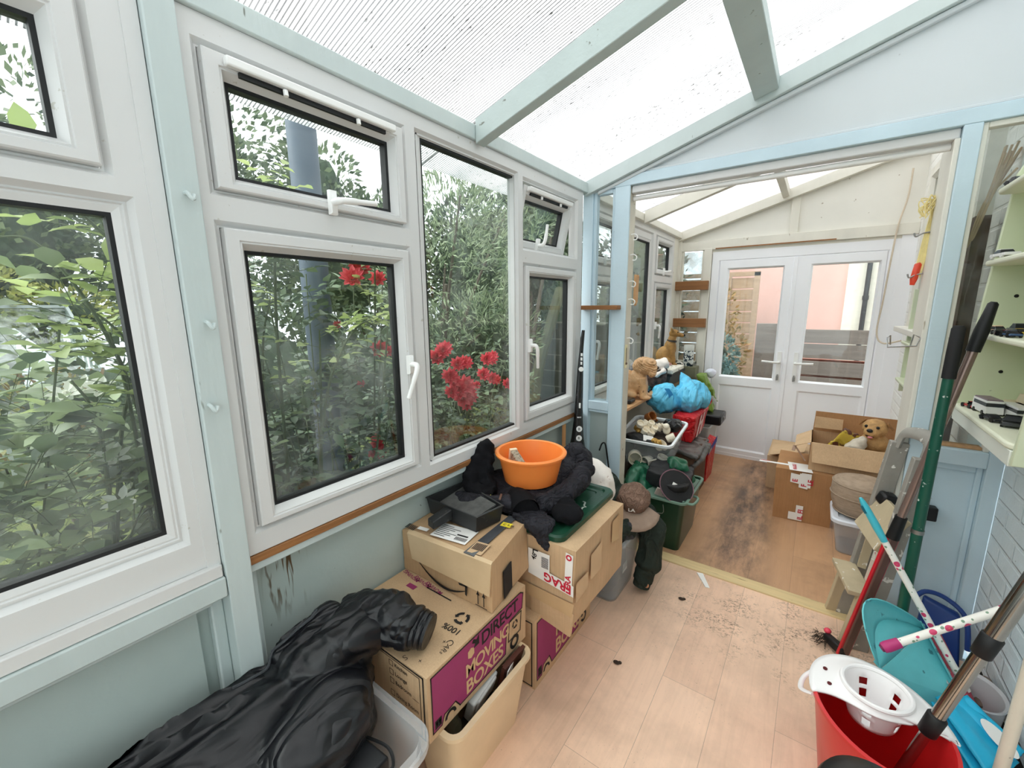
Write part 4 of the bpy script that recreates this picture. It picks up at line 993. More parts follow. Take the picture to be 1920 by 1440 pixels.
for k in range(5): b.text('MOVING', mt(.05 + .03 * k, -1.42 + .0 * k, .0006), (-1, .15, 0), (-.15, -1, 0), .016, fatten=.015) if k % 2 == 0 else None
rect(b, mt, .03, .07, -1.47, -1.45, .0007)
mk('tape_print', b, MAG, rb1, recalc=False, smooth=False)

# ---- parcel box
pb = thing('parcel_box', 'brown parcel box with a black curved arrow, holding the charcoal tray', 'box', (.17, -1.25, .591))
A0 = [(-.055, -1.405, .591), (.375, -1.40, .591), (.335, -1.125, .591), (-.055, -1.12, .591), (-.055, -1.405, .752), (.372, -1.395, .768), (.318, -1.12, .772), (-.055, -1.12, .765)]
mk('carton', carton(B(), A0, 7, .004), CARD, pb)
b = B(); fp = FY(-1.4085)
arc = [( .03 + .30 * t, .700 - .092 * math.sin(PI * (.12 + .62 * t)) - .0 * t) for t in [k / 14 for k in range(15)]]
for k in range(14):
    w0 = .003 + .008 * math.sin(PI * k / 14); w1 = .003 + .008 * math.sin(PI * (k + 1) / 14); p, q = arc[k], arc[k + 1]
    patch(b, [(p[0] * .8, p[1] - w0), (q[0] * .8, q[1] - w1), (q[0] * .8, q[1]), (p[0] * .8, p[1])], fp)
ex, ez = arc[-1][0] * .8, arc[-1][1]
patch(b, [(ex - .03, ez + .020), (ex + .006, ez + .024), (ex + .012, ez + .016), (ex - .026, ez + .012)], fp); patch(b, [(ex + .001, ez + .022), (ex + .012, ez + .022), (ex + .008, ez - .018), (ex + .0, ez - .014)], fp)
mk('curved_arrow_print', b, INK, pb, recalc=False, smooth=False)
b = B()
for x in (.322, .347): arrow_up(b, x, .608, .052, fp, .004)
rect(b, fp, .310, .360, .602, .605)
mk('upright_arrows_print', b, INK, pb, recalc=False, smooth=False)
tz = FT(.7685)
b = B(); rect(b, tz, -.055, .05, -1.405, -1.398); b.v = b.v
wrap = B(); wrap.hexa([(.0, -1.411, .655), (.37, -1.409, .655), (.37, -1.405, .655), (.0, -1.405, .655), (-.02, -1.4105, .752), (.375, -1.402, .769), (.372, -1.39, .774), (-.03, -1.39, .7575)])
mk('tape', wrap, TAPEC, pb, label='shiny wrinkled tape')
b = B(); b.m(0).hexa([(.255, -1.40, .767), (.300, -1.40, .769), (.275, -1.12, .774), (.24, -1.12, .773), (.255, -1.40, .7695), (.300, -1.40, .7715), (.275, -1.12, .7765), (.24, -1.12, .7755)])
mk('dark_tape', b, mat('grey_printed_tape', (74, 76, 80), .2, .1, 8, spec=.7), pb, label='grey printed tape')
mk('side_tape', B().hexa([(.3735, -1.33, .60), (.3585, -1.265, .60), (.3545, -1.265, .60), (.369, -1.33, .60), (.371, -1.33, .70), (.356, -1.265, .70), (.352, -1.265, .70), (.367, -1.33, .70)]), INK, pb)
b = B(); ux = Vector((.93, .12, .02)); vy = Vector((-.12, .93, .035))
def lab(b, o, w_, h_, m): b.m(m); b.quad(o, ux * w_, vy * h_)
o = Vector((.075, -1.385, .7655)); lab(b, o, .165, .095, 0)
for k in range(7): lab(b, o + ux * .01 + vy * (.012 + .011 * k) + Vector((0, 0, .0012)), .05 + .02 * (k % 3), .003, 1)
lab(b, o + ux * .10 + vy * .04 + Vector((0, 0, .0012)), .05, .008, 1)
for k in range(9): lab(b, o + ux * (.105 + .006 * k) + vy * .012 + Vector((0, 0, .0012)), .003, .02, 1)
o2 = Vector((.262, -1.392, .7705)); b.m(2); b.quad(o2, ux * .06, vy * .07)
for k in range(8): lab(b, o2 + ux * (.006 + .006 * k) + vy * .02 + Vector((0, 0, .0012)), .0035, .04, 1)
lab(b, Vector((.0, -1.38, .7625)), .05, .02, 0)
for k in range(6): lab(b, Vector((-.05 + .008 * k, -1.395, .7605)), .005, .03, 1)
lab(b, Vector((.255, -1.20, .7745)), .045, .03, 3); b.m(1); b.text('C 9.56', Vector((.262, -1.192, .7757)), ux, vy, .012, fatten=.01)
mk('shipping_labels', b, [PAPER, INK, CARD2, YEL], pb, recalc=False, smooth=False, label='white address label, barcode and yellow sticker')

# ---- second removal box and the fragile-taped box on it
rb2 = thing('moving_box', 'purple-printed removal box under the box with red fragile tape', 'box', (.17, -.91, FZ), 'removal boxes')
mk('carton', carton(B(), [(-.05, -1.164, FZ), (.388, -1.164, FZ), (.388, -.67, FZ), (-.05, -.67, FZ), (-.05, -1.164, .403), (.388, -1.164, .403), (.388, -.67, .403), (-.05, -.67, .403)], 6, .0005), CARD2, rb2)
moving_print(rb2, .388, -1.164, -.67, FZ, .403, 'purple printed panel')
b = B(); outline(b, [(.1, FZ + .01), (.375, FZ + .01), (.375, .39), (.1, .39)], FY(-1.1646), .005); mk('checklist_print', b, INK, rb2, recalc=False, smooth=False)
fb = thing('cardboard_box', 'taped brown box with red FRAGILE tape carrying the green lid and orange bowl', 'box', (.25, -.89, .405), 'cardboard boxes')
mk('carton', carton(B(), [(-.05, -1.112, .405), (.515, -1.112, .405), (.53, -.665, .42), (-.05, -.665, .405), (-.05, -1.116, .722), (.53, -1.116, .722), (.53, -.663, .722), (-.05, -.663, .722)], 7, .003), CARD2, fb)
FYf = FY(-1.1165)
b = B(); b.m(0)
patch(b, [(.33, .566), (.525, .540), (.525, .585), (.33, .612)], FYf, .004); patch(b, [(.487, .55), (.517, .545), (.522, .705), (.492, .71)], FYf, .0046); rect(b, FYf, .33, .425, .60, .672, .0048)
mk('paper_tape', b, PAPER, fb, recalc=False, smooth=False)
b = B(); b.m(0)
b.text('FRAG', FYf(.517, .580, .0052), (-1, 0, .135), (0, 0, -1), .033, fatten=.03); b.text('FRA', FYf(.513, .565, .0056), (0, 0, 1), (-1, 0, 0), .022, fatten=.03)
disc(b, (.505, .692), .012, FYf, .0056, 14, .006)
mk('lettering', b, RED_INK, fb, recalc=False, smooth=False, label='red FRAGILE lettering'); b = B()
b.m(1); b.text('48', FYf(.362, .628, .006), (.3, 0, 1), (-1, 0, .3), .020, fatten=.01); b.text('L', FYf(.352, .676, .006), (0, 0, -1), (1, 0, 0), .022, fatten=.04)
for k in range(9): rect(b, FYf, .39, .42, .612 + .005 * k, .6145 + .005 * k, .0058)
mk('label_print', b, [RED_INK, INK], fb, recalc=False, smooth=False, label='the number 48 and a barcode')
b = B(); FXf = FX(.5315)
for q in ([(-1.12, .60), (-1.02, .595), (-1.02, .53), (-1.12, .52)], [(-.80, .695), (-.72, .70), (-.72, .58), (-.80, .60)], [(-1.0, .65), (-.90, .66), (-.90, .54), (-1.0, .545)]): mk('tape', patch(B(), q, FXf, .004), TAPE, fb, recalc=False, smooth=False)
mk('tape', patch(B(), [(.30, .52), (.528, .512), (.52, .455), (.30, .47)], FYf, .004), TAPE, fb, recalc=False, smooth=False)
mk('torn_flap', B().hexa([(.34, -1.118, .40), (.51, -1.116, .365), (.515, -1.11, .37), (.34, -1.112, .40), (.34, -1.1185, .47), (.527, -1.1185, .47), (.527, -1.113, .47), (.34, -1.113, .47)]), CARD2, fb)

# ---- cream open tub with bits in it
ct = thing('plastic_tub', 'long cream open plastic tub on the floor beside the purple removal box', 'tub', (.33, -1.45, FZ), 'storage tubs')
CRM = mat('aged_cream_plastic', (226, 202, 166), .4, .08, 5, .1, 40, speck=(16, .70, (190, 160, 120)))
mk('tub_body', B().tubbox(.215, .43, -1.645, -1.255, FZ, .372, fl=.03, rad=.035, rim=.012, th=.006), CRM, ct, ang=50)
tagit(mk('picture_frame', B().obox((.385, -1.32, .31), (.012, .12, .15), (0, .25, .0)).obox((.375, -1.32, .315), (.004, .10, .13), (0, .25, 0)), mat('dark_red_brown', (84, 42, 30), .5, .1)), 'dark brown framed piece standing in the cream tub', 'frame')
tagit(mk('plastic_case', B().obox((.35, -1.44, .30), (.03, .13, .12), (.2, .35, .1)).obox((.37, -1.44, .31), (.012, .1, .09), (.2, .35, .1)), mat('white_grey_plastic', (206, 206, 204), .35, .03), bevel=.006), 'white plastic case lying in the cream tub', 'case')
tagit(mk('glass_jar', B().lathe([(.03, 0), (.032, .01), (.032, .08), (.022, .095), (.022, .11)], (.33, -1.56, FZ + .10), 16), plastic_clear('dusty_jar_glass', (120, 116, 96), .45)), 'dusty glass jar lying in the front of the cream tub', 'jar')
tagit(mk('cloth_rag', B().ell((.345, -1.45, FZ + .07), (.06, .16, .06)), mat('dark_rag', (52, 46, 40), .9, .3, 20)), 'dark rag at the bottom of the cream tub', 'rag')
tagit(mk('paper_card', B().obox((.40, -1.345, .33), (.003, .05, .08), (.1, .2, .2)), PAPER), 'white card edge poking up in the cream tub', 'card')

# ---- clear tub with the black case, and the big black jacket on top
CLEAR = plastic_clear('clear_tub_plastic')
t1 = thing('storage_tub', 'clear plastic storage tub under the black jacket, holding a black case', 'tub', (.22, -2.1, FZ), 'clear storage tubs')
mk('tub_body', B().tubbox(.048, .465, -2.52, -1.765, FZ, .53, fl=.05, rad=.05, rim=.018, th=.006, seg=7), plastic_clear('clear_tub_milky', (232, 234, 235), .16), t1, ang=50)
bc = thing('document_case', 'flat black case with a cord inside the clear tub beneath the jacket', 'case', (.36, -1.93, .46))
mk('case_body', B().hexa([(.10, -2.25, .47), (.375, -2.15, .46), (.41, -1.845, .475), (.12, -1.86, .475), (.10, -2.25, .512), (.375, -2.15, .50), (.41, -1.845, .517), (.12, -1.86, .517)]), mat('matt_black_plastic', (26, 27, 30), .45, .1), bc, bevel=.006)
mk('cord', B().tube(bez([(.33, -1.85, .52), (.40, -1.84, .53), (.43, -1.85, .51), (.42, -1.87, .50)], 6), .004, 6), BLACK, bc)
tagit(mk('cloth_bundle', B().box(.12, .36, -2.45, -1.9, FZ + .02, .44), mat('dark_bundle', (60, 58, 60), .9, .3, 12), bevel=.03), 'dark folded cloth filling the clear tub beneath the black case', 'cloth')
jk = thing('jacket', 'large black nylon jacket thrown over the clear tub with one sleeve on the purple box', 'jacket', (.15, -2.0, .5))
def clampj(v):
    v.x = max(v.x, .026); return v
b = B()
b.ell((.12, -2.12, .545), (.19, .42, .10), (0, .12, 0)).ell((.16, -2.38, .55), (.22, .26, .11), (0, .15, .1)).ell((.24, -2.05, .54), (.14, .28, .07), (0, .3, 0)).ell((.09, -1.83, .60), (.135, .13, .085), (0, .2, 0))
b.ell((.24, -1.92, .56), (.11, .17, .08), (0, .35, .2)).tube(bez([(.13, -1.86, .63), (.16, -1.78, .67), (.17, -1.70, .655)], 5), .058, 12).tube(bez([(.02, -1.80, .64), (.06, -1.76, .672), (.14, -1.73, .675)], 5), .04, 10)
b.tube(bez([(.30, -1.84, .56), (.31, -1.93, .55), (.35, -2.02, .53), (.36, -2.2, .53)], 5), .035, 8)
lump('body', b, NAVY, jk, .010, folds(.022, 6.0, (1.7, .6, 1.7), .25, 2), 2, post=clampj)
b = B().tube(bez([(.06, -1.73, .665), (.12, -1.69, .668), (.20, -1.655, .664), (.27, -1.628, .650)], 5), [.05] * 4 + [.066] * 4 + [.070] * 4 + [.062] * 4, 14, sq=(1.12, .86))
sl_ = lump('sleeve', b, NAVY, jk, .008, folds(.011, 12, (1, 1, 1), .35, 5), 2)
b = B(); c0 = Vector((.266, -1.63, .650)); b.tube([c0 + Vector((.0024, .0010, -.0004)) * k for k in range(19)], [.056 + .0016 * (k % 2) - .0004 * k + .001 * math.sin(k * 2.1) for k in range(19)], 26, sq=(1.1, .88))
mk('cuff', b, NAVY, sl_, ang=60)
o, N0 = surf(jk.children[0], (.105, -1.80, 2)); o = o + N0 * .006; U = Vector((.62, .70, .0)); U = (U - N0 * U.dot(N0)).normalized(); V = N0.cross(U)
bpt = mk('brand_patch', B().quad(o, U * .048, V * .035), NAVY, jk, recalc=False, smooth=False)
q = B(); N_ = U.cross(V) * .0012
for a0, a1, c0, c1 in ((0, .048, 0, .0015), (0, .048, .0335, .035), (0, .0015, 0, .035), (.0465, .048, 0, .035), (.006, .016, .008, .027)): q.quad(o + N_ + U * a0 + V * c0, U * (a1 - a0), V * (c1 - c0))
q.text('raar', o + N_ * 1.5 + U * .02 + V * .012, U, V, .009, fatten=.0)
mk('patch_stitching', q, PAPER, bpt, recalc=False, smooth=False, label='white outlined patch')
z_ = bez([(.03, -1.80, .645), (.03, -1.87, .648), (.036, -1.95, .64), (.036, -2.03, .625)], 12); z_ = [surf(jk.children[0], (q.x + .01, q.y, 2))[0] + Vector((0, 0, .003)) for q in z_]; b = B()
for k in range(0, len(z_) - 1): b.obox(z_[k], (.006, .003, .006))
b.tube(z_, .004, 6)
mk('zip', b, mat('zip_grey', (70, 72, 76), .4), jk)

# ---- charcoal tray on the parcel box
CHAR = mat('charcoal_plastic', (38, 39, 40), .45, .12, 20, speck=(60, .66, (70, 68, 64)))
tr = thing('plastic_tray', 'charcoal plastic tray with a short handle on top of the parcel box', 'tray', (.1, -1.2, .772))
b = B(); c4 = [(-.045, -1.285), (.222, -1.292), (.245, -1.165), (-.025, -1.09)]
def shell(b, c4, z0, z1, th, sl=.92):
    m_ = Vector((sum(p[0] for p in c4) / 4, sum(p[1] for p in c4) / 4))
    f = lambda k, z: [tuple(m_ + (Vector(p) - m_) * k) + (z,) for p in c4]
    L = [f(sl, z0), f(1, z1), f(1.03, z1), f(1.03, z1 + .004), f(1 - th, z1 + .004), f(sl - th, z0 + .004)]
    vs = [p for l in L for p in l]; fs = [(4 * k + j, 4 * k + (j + 1) % 4, 4 * k + 4 + (j + 1) % 4, 4 * k + 4 + j) for k in range(5) for j in range(4)]
    b.add(vs, fs + [(3, 2, 1, 0), (20, 21, 22, 23)])
shell(b, c4, .772, .835, .05)
mk('tray_body', b, CHAR, tr, bevel=.004)
mk('ribbed_insert', B().hexa([(-.02, -1.255, .80), (.20, -1.27, .815), (.215, -1.17, .83), (-.005, -1.115, .825), (-.02, -1.255, .806), (.20, -1.27, .821), (.215, -1.17, .836), (-.005, -1.115, .831)]), mat('worn_grey_rubber', (84, 84, 82), .8, .3, 26, .5, 120), tr, label='worn grey ribbed insert')
mk('handle', B().hexa([(.045, -1.365, .782), (.085, -1.375, .782), (.10, -1.29, .79), (.06, -1.285, .79), (.045, -1.365, .812), (.085, -1.375, .812), (.10, -1.29, .832), (.06, -1.285, .832)]), CHAR, tr, bevel=.004)

# ---- green lid, padded jacket, bowl, hat, bag
GRN = mat('dark_green_plastic', (24, 66, 48), .3, .1, 8, .1, 60, speck=(30, .70, (70, 100, 84)))
ld = thing('tub_lid', 'dark green rectangular tub lid lying on the fragile-taped box', 'lid', (.24, -.85, .724))
b = B(); LB = lambda i, z: [(.02 + i, -1.095 + i, z), (.458 - i, -1.095 + i, z), (.458 - i, -.60 - i, z), (.02 + i, -.60 - i, z)]
def loops(b, L, n):
    vs = [p for l in L for p in l]; fs = [(n * k + j, n * k + (j + 1) % n, n * k + n + (j + 1) % n, n * k + n + j) for k in range(len(L) - 1) for j in range(n)]
    return b.add(vs, fs + [tuple(range(n))[::-1], tuple(n * (len(L) - 1) + j for j in range(n))])
def rr(x0, x1, y0, y1, r, z, seg=4):
    o = []
    for cx, cy, a0 in ((x1 - r, y0 + r, -PI / 2), (x1 - r, y1 - r, 0), (x0 + r, y1 - r, PI / 2), (x0 + r, y0 + r, PI)):
        for k in range(seg + 1): t = a0 + PI / 2 * k / seg; o.append((cx + r * math.cos(t), cy + r * math.sin(t), z))
    return o
L = [rr(.0, .468, -1.11, -.60, .04, .7245), rr(.0, .468, -1.11, -.60, .04, .742), rr(.006, .462, -1.104, -.606, .036, .75), rr(.03, .438, -1.08, -.63, .03, .75), rr(.036, .432, -1.074, -.636, .028, .743), rr(.06, .408, -1.05, -.66, .02, .743), rr(.064, .404, -1.046, -.664, .02, .739)]
loops(b, L, 20); mk('lid_panel', b, GRN, ld, ang=30)
b = B(); b.text('}', (.405, -.86, .7445), (1, .2, 0), (-.2, 1, 0), .07, fatten=-.005); mk('scratch_marks', b, mat('pale_scratches', (176, 186, 176), .6), ld, recalc=False, smooth=False)
PUF = cloth_mat('charcoal_padded_cloth', (38, 37, 43), .75, 16, (1, 1, 1), .8, .015, .3, .25); PUFL = mat('black_fleece_lining', (17, 17, 20), .9, .2, 40, .5, 200, spec=.15)
pj = thing('padded_jacket', 'black padded jacket heaped under and around the orange bowl', 'jacket', (.13, -.95, .75))
b = B(); b.ell((.16, -.88, .775), (.19, .20, .048)).ell((.02, -.98, .79), (.09, .16, .05)).ell((.24, -.70, .80), (.09, .15, .07)).ell((.25, -.585, .845), (.085, .07, .075))
b.tube(bez([(.36, -.70, .86), (.375, -.82, .83), (.35, -.93, .80), (.30, -1.0, .785)], 5), [.042] * 16, 12).tube(bez([(.0, -1.14, .795), (.09, -1.17, .80), (.18, -1.11, .80), (.26, -1.05, .795)], 5), [.036] * 16, 12)
b.ell((.20, -.98, .775), (.11, .10, .035)).hexa([(.22, -1.10, .775), (.30, -1.09, .765), (.37, -.97, .765), (.25, -.96, .765), (.22, -1.10, .795), (.30, -1.09, .79), (.37, -.97, .785), (.25, -.96, .79)])
lump('body', b, PUF, pj, .009, folds(.009, 13, (1, 1, 1), .4, 3), 2)
b = B(); b.tube(bez([(.12, -1.10, .80), (.05, -1.12, .845), (.012, -1.08, .89), (.012, -1.03, .94), (.022, -.99, .985), (.045, -1.01, .93), (.05, -1.04, .86), (.11, -1.06, .81)], 5), [.03] * 18 + [.027] * 9 + [.036] * 9, 10)
b.hexa([(.0, -1.10, .79), (.08, -1.10, .79), (.04, -1.0, .79), (.0, -1.0, .79), (.0, -1.07, .87), (.03, -1.08, .87), (.03, -1.0, .93), (.008, -.995, .93)])
lump('hood', b, PUFL, pj, .008, folds(.009, 16, (1, 1, 1), .4, 8), 2)
b = B().hexa([(.25, -1.12, .735), (.30, -1.125, .735), (.40, -1.06, .75), (.33, -1.03, .755), (.26, -1.13, .80), (.33, -1.135, .79), (.42, -1.05, .775), (.32, -1.02, .79)]); b.hexa([(.40, -1.132, .69), (.42, -1.134, .69), (.425, -1.125, .692), (.405, -1.122, .692), (.285, -1.135, .785), (.40, -1.128, .775), (.42, -1.06, .785), (.30, -1.05, .79)])
lump('hem_flap', b, PUF, pj, .007, folds(.004, 22, (1, 1, 1), .4, 4), 2)
b = B().tube(bez([(.20, -1.02, .80), (.25, -1.05, .802), (.30, -1.09, .795)], 6), [.045, .046, .048, .05, .05, .052, .054, .054, .054, .055, .055, .056, .056], 18, caps=False)
b.lathe([(.0, -.02), (.03, -.01), (.05, 0)], (.295, -1.086, .796), 18, Vector((.05, -.05, -.005)).to_track_quat('Z', 'Y').to_matrix())
mk('sleeve_lining', b, PUFL, pj, label='open sleeve end with black lining')
mk('drawstring', B().tube(bez([(.06, -1.115, .825), (.10, -1.10, .838), (.12, -1.09, .825), (.15, -1.12, .825), (.18, -1.13, .80)], 5), .0028, 6), mat('olive_yellow_cord', (196, 190, 80), .6), pj)
mk('zip_pull', B().obox((.19, -1.11, .835), (.008, .05, .004), (0, .4, .5)), GREYM, pj)
ORG = mat('orange_plastic', (244, 140, 66), .35, .03, 4, spec=.45, **{'Subsurface Weight': .1})
bw = thing('washing_up_bowl', 'round orange plastic bowl on the padded jacket', 'bowl', (.175, -.868, .819))
mk('bowl_body', B().lathe([(0, 0), (.106, 0), (.116, .006), (.142, .121), (.156, .124), (.158, .132), (.152, .137), (.140, .135), (.112, .010), (0, .006)], (.175, -.868, .819), 56), ORG, bw, ang=40)
pm = thing('scrubbing_block', 'pale scouring block with a speckled face in the orange bowl', 'block', (.12, -.90, .83))
mk('block', B().hexa([(0.072, -0.893, 0.858), (0.186, -0.950, 0.858), (0.205, -0.921, 0.858), (0.091, -0.864, 0.858), (0.072, -0.879, 0.937), (0.176, -0.940, 0.896), (0.195, -0.912, 0.896), (0.091, -0.850, 0.937)]), mat('speckled_stone', (158, 146, 128), .9, .3, 60, .6, 90, speck=(90, .55, (110, 96, 76))), pm, bevel=.004)
mk('pale_edge', B().hexa([(0.060, -0.886, 0.858), (0.072, -0.893, 0.858), (0.091, -0.864, 0.858), (0.079, -0.858, 0.858), (0.060, -0.871, 0.942), (0.072, -0.879, 0.938), (0.091, -0.850, 0.938), (0.079, -0.844, 0.942)]), mat('pale_cream_foam', (226, 206, 176), .9), pm)
ht = thing('fleece_hat', 'small black fleece hat on the green lid in front of the bowl', 'hat', (.425, -.985, .75))
lump('hat', B().ell((.425, -.985, .782), (.062, .058, .036)).ell((.40, -.95, .79), (.04, .035, .035)), PUFL, ht, .007, folds(.006, 18), 2)
lump('cloth_bag', B().obox((.25, -.47, .69), (.25, .12, .13), (0, -.04, .12)).ell((.25, -.47, .70), (.155, .095, .115), (0, 0, .12)).ell((.33, -.48, .66), (.08, .08, .08)), mat('off_white_cotton', (234, 226, 218), .85, .04, 9, .5, 60, speck=(34, .66, (196, 176, 164))), None, .010, folds(.006, 9), 3, label='off-white cotton bag of soft goods behind the green lid', cat='bag')

# ---- tall black tool, stick and cable in the corner
tl = thing('garden_blower', 'tall tapered black plastic tool with white round symbols in the window corner', 'tool', (.03, -.10, FZ))
b = B(); prof = [(.10, .060, .0), (.50, .070, .0), (.66, .074, .0), (.73, .068, .0), (.80, .052, .0), (.90, .039, .0), (1.0, .033, .0), (1.2, .025, .0), (1.26, .021, 0), (1.30, .017, 0), (1.40, .015, .005), (1.44, .013, .008)]
cx = lambda z: lerp(.032, .044, (z - .6) / .84); cyy = lambda z: -.145 + .02 * (z - .6)
b.tube([(cx(z) + o_, cyy(z), z) for z, r, o_ in prof], [r for z, r, o_ in prof], 20, sq=(1, .62))
mk('tool_body', b, mat('gloss_black_plastic', (15, 15, 17), .25, .05, spec=.6), tl, ang=50)
q = B()
dirc = Vector((1.14, -2.23, .6)).normalized(); Uv = Vector((0, 0, 1)).cross(dirc).normalized()
def front(z, r): return Vector((cx(z), cyy(z), z)) + Vector((.42, -.55, 0)).normalized() * (r * .80)
for z, r in ((.86, .046), (.805, .053), (.75, .066)):
    c = front(z, r) + Vector((0, 0, 0)); Vz = Vector((0, 0, 1)); N_ = Vector((.42, -.55, .12)).normalized(); Uu = Vz.cross(N_).normalized(); Vv = N_.cross(Uu)
    q.m(0); q.add([c + N_ * .006 + (Uu * math.cos(t) + Vv * math.sin(t)) * .0175 for t in [2 * PI * k / 20 for k in range(20)]], [tuple(range(20))])
    q.m(1); q.text({.86: 'B', .805: 'R', .75: 'C'}[z], c + N_ * .0068 - Uu * .007 - Vv * .008, Uu, Vv, .016, fatten=.01)
q.m(0)
for z in (1.30, 1.275, 1.25): q.obox(front(z, .02) + Vector((.002, -.003, 0)), (.010, .004, .017))
q.lathe([(.006, 0), (.014, 0), (.014, .004), (.006, .004)], front(1.215, .024), 14, Vector((.42, -.55, .05)).to_track_quat('Z', 'Y').to_matrix())
q.obox(front(1.0, .034) + Vector((.002, -.003, 0)), (.010, .004, .03))
c = front(.675, .074); q.text('10', c + N_ * .007 - Uu * .012, Uu, Vv, .03, fatten=.03); q.text('L:BL', c + N_ * .007 - Uu * .018 + Vv * .034, Uu, Vv, .009, fatten=.02); q.text('HIGH', c + N_ * .007 - Uu * .018 - Vv * .014, Uu, Vv, .009, fatten=.02)
q.text('MAX', front(.925, .038) + N_ * .005 - Uu * .014, Uu, Vv, .008, fatten=.02)
mk('white_symbols', q, [WHITEP, INK], tl, recalc=False, smooth=False, label='white buttons, ring and lettering')
mk('base_lip', B().tube([(.033, -.145, .645), (.033, -.145, .66)], [.079, .079], 20, sq=(1, .64)), GREYM, tl)
tagit(mk('wooden_stick', B().bar((-.03, -.19, FZ), (-.018, -.215, .955), .022, .02), mat('new_pine', (206, 150, 98), .6, .1, 9, aniso=(4, 4, .4)), bevel=.002), 'short pale pine stick standing behind the bowl under the window sill', 'stick')
tagit(mk('power_cable', B().tube(bez([(.13, -.03, .70), (.145, -.028, .745), (.165, -.025, .745), (.18, -.02, .66), (.20, -.03, .55), (.21, -.05, .40), (.2, -.05, .12)], 8), .0048, 8), BLACK), 'thin black cable looped against the pale blue partition post', 'cable')

# ---- clear tub behind with the green jacket and cap
t2 = thing('storage_tub', 'clear plastic storage tub under the dark green jacket, behind the fragile-taped box', 'tub', (.24, -.33, FZ), 'clear storage tubs')
mk('tub_body', B().tubbox(.02, .485, -.565, -.215, FZ, .44, fl=.035, rad=.04, rim=.014, th=.005), plastic_clear('clear_tub_grey', (206, 212, 214), .14), t2, ang=50)
mk('sticker', B().box(.458, .4585, -.44, -.38, .22, .27), PAPER, t2)
tagit(mk('dark_garment', B().box(.08, .42, -.50, -.27, FZ + .01, .38), mat('grey_black_cloth', (60, 62, 66), .9, .3, 14), bevel=.03), 'folded dark clothes inside the clear tub behind the fragile-taped box', 'clothes')
DGR = cloth_mat('dark_green_cloth', (44, 52, 46), .85, 12, (1, 1, .6), .6, .015, .18, .2)
gj = thing('jacket', 'dark green jacket with a buttoned cuff hanging over the clear tub', 'jacket', (.4, -.3, .45))
b = B().ell((.30, -.33, .50), (.19, .19, .065)).ell((.40, -.24, .53), (.11, .12, .07)).ell((.22, -.22, .56), (.12, .10, .09))
b.tube(bez([(.42, -.30, .56), (.515, -.26, .48), (.55, -.27, .36), (.545, -.31, .24), (.53, -.34, .15)], 5), [.062] * 6 + [.080] * 5 + [.074] * 5 + [.052] * 5, 14, sq=(1.0, .85)).ell((.46, -.42, .47), (.05, .1, .05))
lump('body', b, DGR, gj, .008, folds(.013, 11, (1, 1, .55), .35, 6), 1)
mk('cuff', B().tube([(.537, -.327, .185), (.527, -.347, .125)], [.054, .050], 18, sq=(1.0, .85)), DGR, gj, ang=60)
mk('button', B().lathe([(0, .004), (.009, .004), (.011, 0), (.011, -.003)], (.565, -.372, .155), 14, Vector((.6, -.75, .15)).to_track_quat('Z', 'Y').to_matrix()), mat('copper_button', (206, 150, 116), .35, .05, metal=.3), gj)
lump('folded_scarf', B().tube(bez([(.42, -.50, .46), (.47, -.46, .49), (.485, -.40, .47)], 5), .03, 10).tube(bez([(.40, -.52, .455), (.465, -.48, .46), (.49, -.42, .445)], 5), .026, 10), mat('grey_knit', (58, 58, 62), .95, .3, 60, .6, 120), None, .008, folds(.004, 20), 2, label='dark grey knitted scarf folded on the tub beside the green jacket', cat='scarf')
cp = thing('baseball_cap', 'worn brown baseball cap on the dark green jacket', 'cap', (.46, -.35, .585))
CAPM = cloth_mat('brown_cap_cloth', (126, 100, 86), .85, 26, (1, 1, 1), .8, .012, .2, .2); 
Mc = Matrix.Rotation(.30, 3, 'Z') @ Matrix.Rotation(.55, 3, 'X')
b = B().lathe([(.082, 0), (.0835, .018), (.080, .036), (.072, .052), (.058, .064), (.044, .069), (.03, .073), (.012, .074), (.004, .078), (0, .078)], (.46, -.33, .585), 36, Mc, caps=False)
b.v = [tuple(Vector(v) + noise.noise_vector(Vector(v) * 26) * .011) for v in b.v]
crn = mk('crown', b, CAPM, cp, ang=70)
def brim(u, v):
    a = lerp(-1.15, 1.15, u); r = .078 + v * .10 * math.cos(a * .75)
    p = Vector((r * math.sin(a), -r * math.cos(a), .004 - v * .012 - .012 * abs(math.sin(a)) * v))
    return Vector((.46, -.33, .585)) + Mc @ p
b = B().grid(13, 5, brim); mkb = mk('brim', b, mat('tan_cap_brim', (150, 128, 112), .8, .1, 30), cp, recalc=False, ang=80)
sm = mkb.modifiers.new('thick', 'SOLIDIFY'); sm.thickness = .004
q = B(); o = Vector((.46, -.33, .585)) + Mc @ Vector((-.022, -.0845, .022)); U = Mc @ Vector((1, 0, 0)); V = Mc @ Vector((0, .2, 1))
q.text('LA', o, U, V, .02, fatten=.05)
mk('badge', q, PAPER, crn, recalc=False, smooth=False, label='white embroidered badge')
# ================================================================= back room, left side
def frame(c, ang, k=1):
    c = Vector(c); f = Vector((math.cos(ang), math.sin(ang), 0)); s = Vector((-math.sin(ang), math.cos(ang), 0))
    return (lambda a, b_, h: c + f * a * k + s * b_ * k + Vector((0, 0, h * k))), Matrix.Rotation(ang, 3, 'Z')
tagit(mk('shelf_board', B().box(-.03, .128, .34, 2.03, .848, .87), WOODP, bevel=.002), 'long raw wooden shelf board under the back-room window', 'shelf')
for y in (.6, 1.3, 1.9): pass
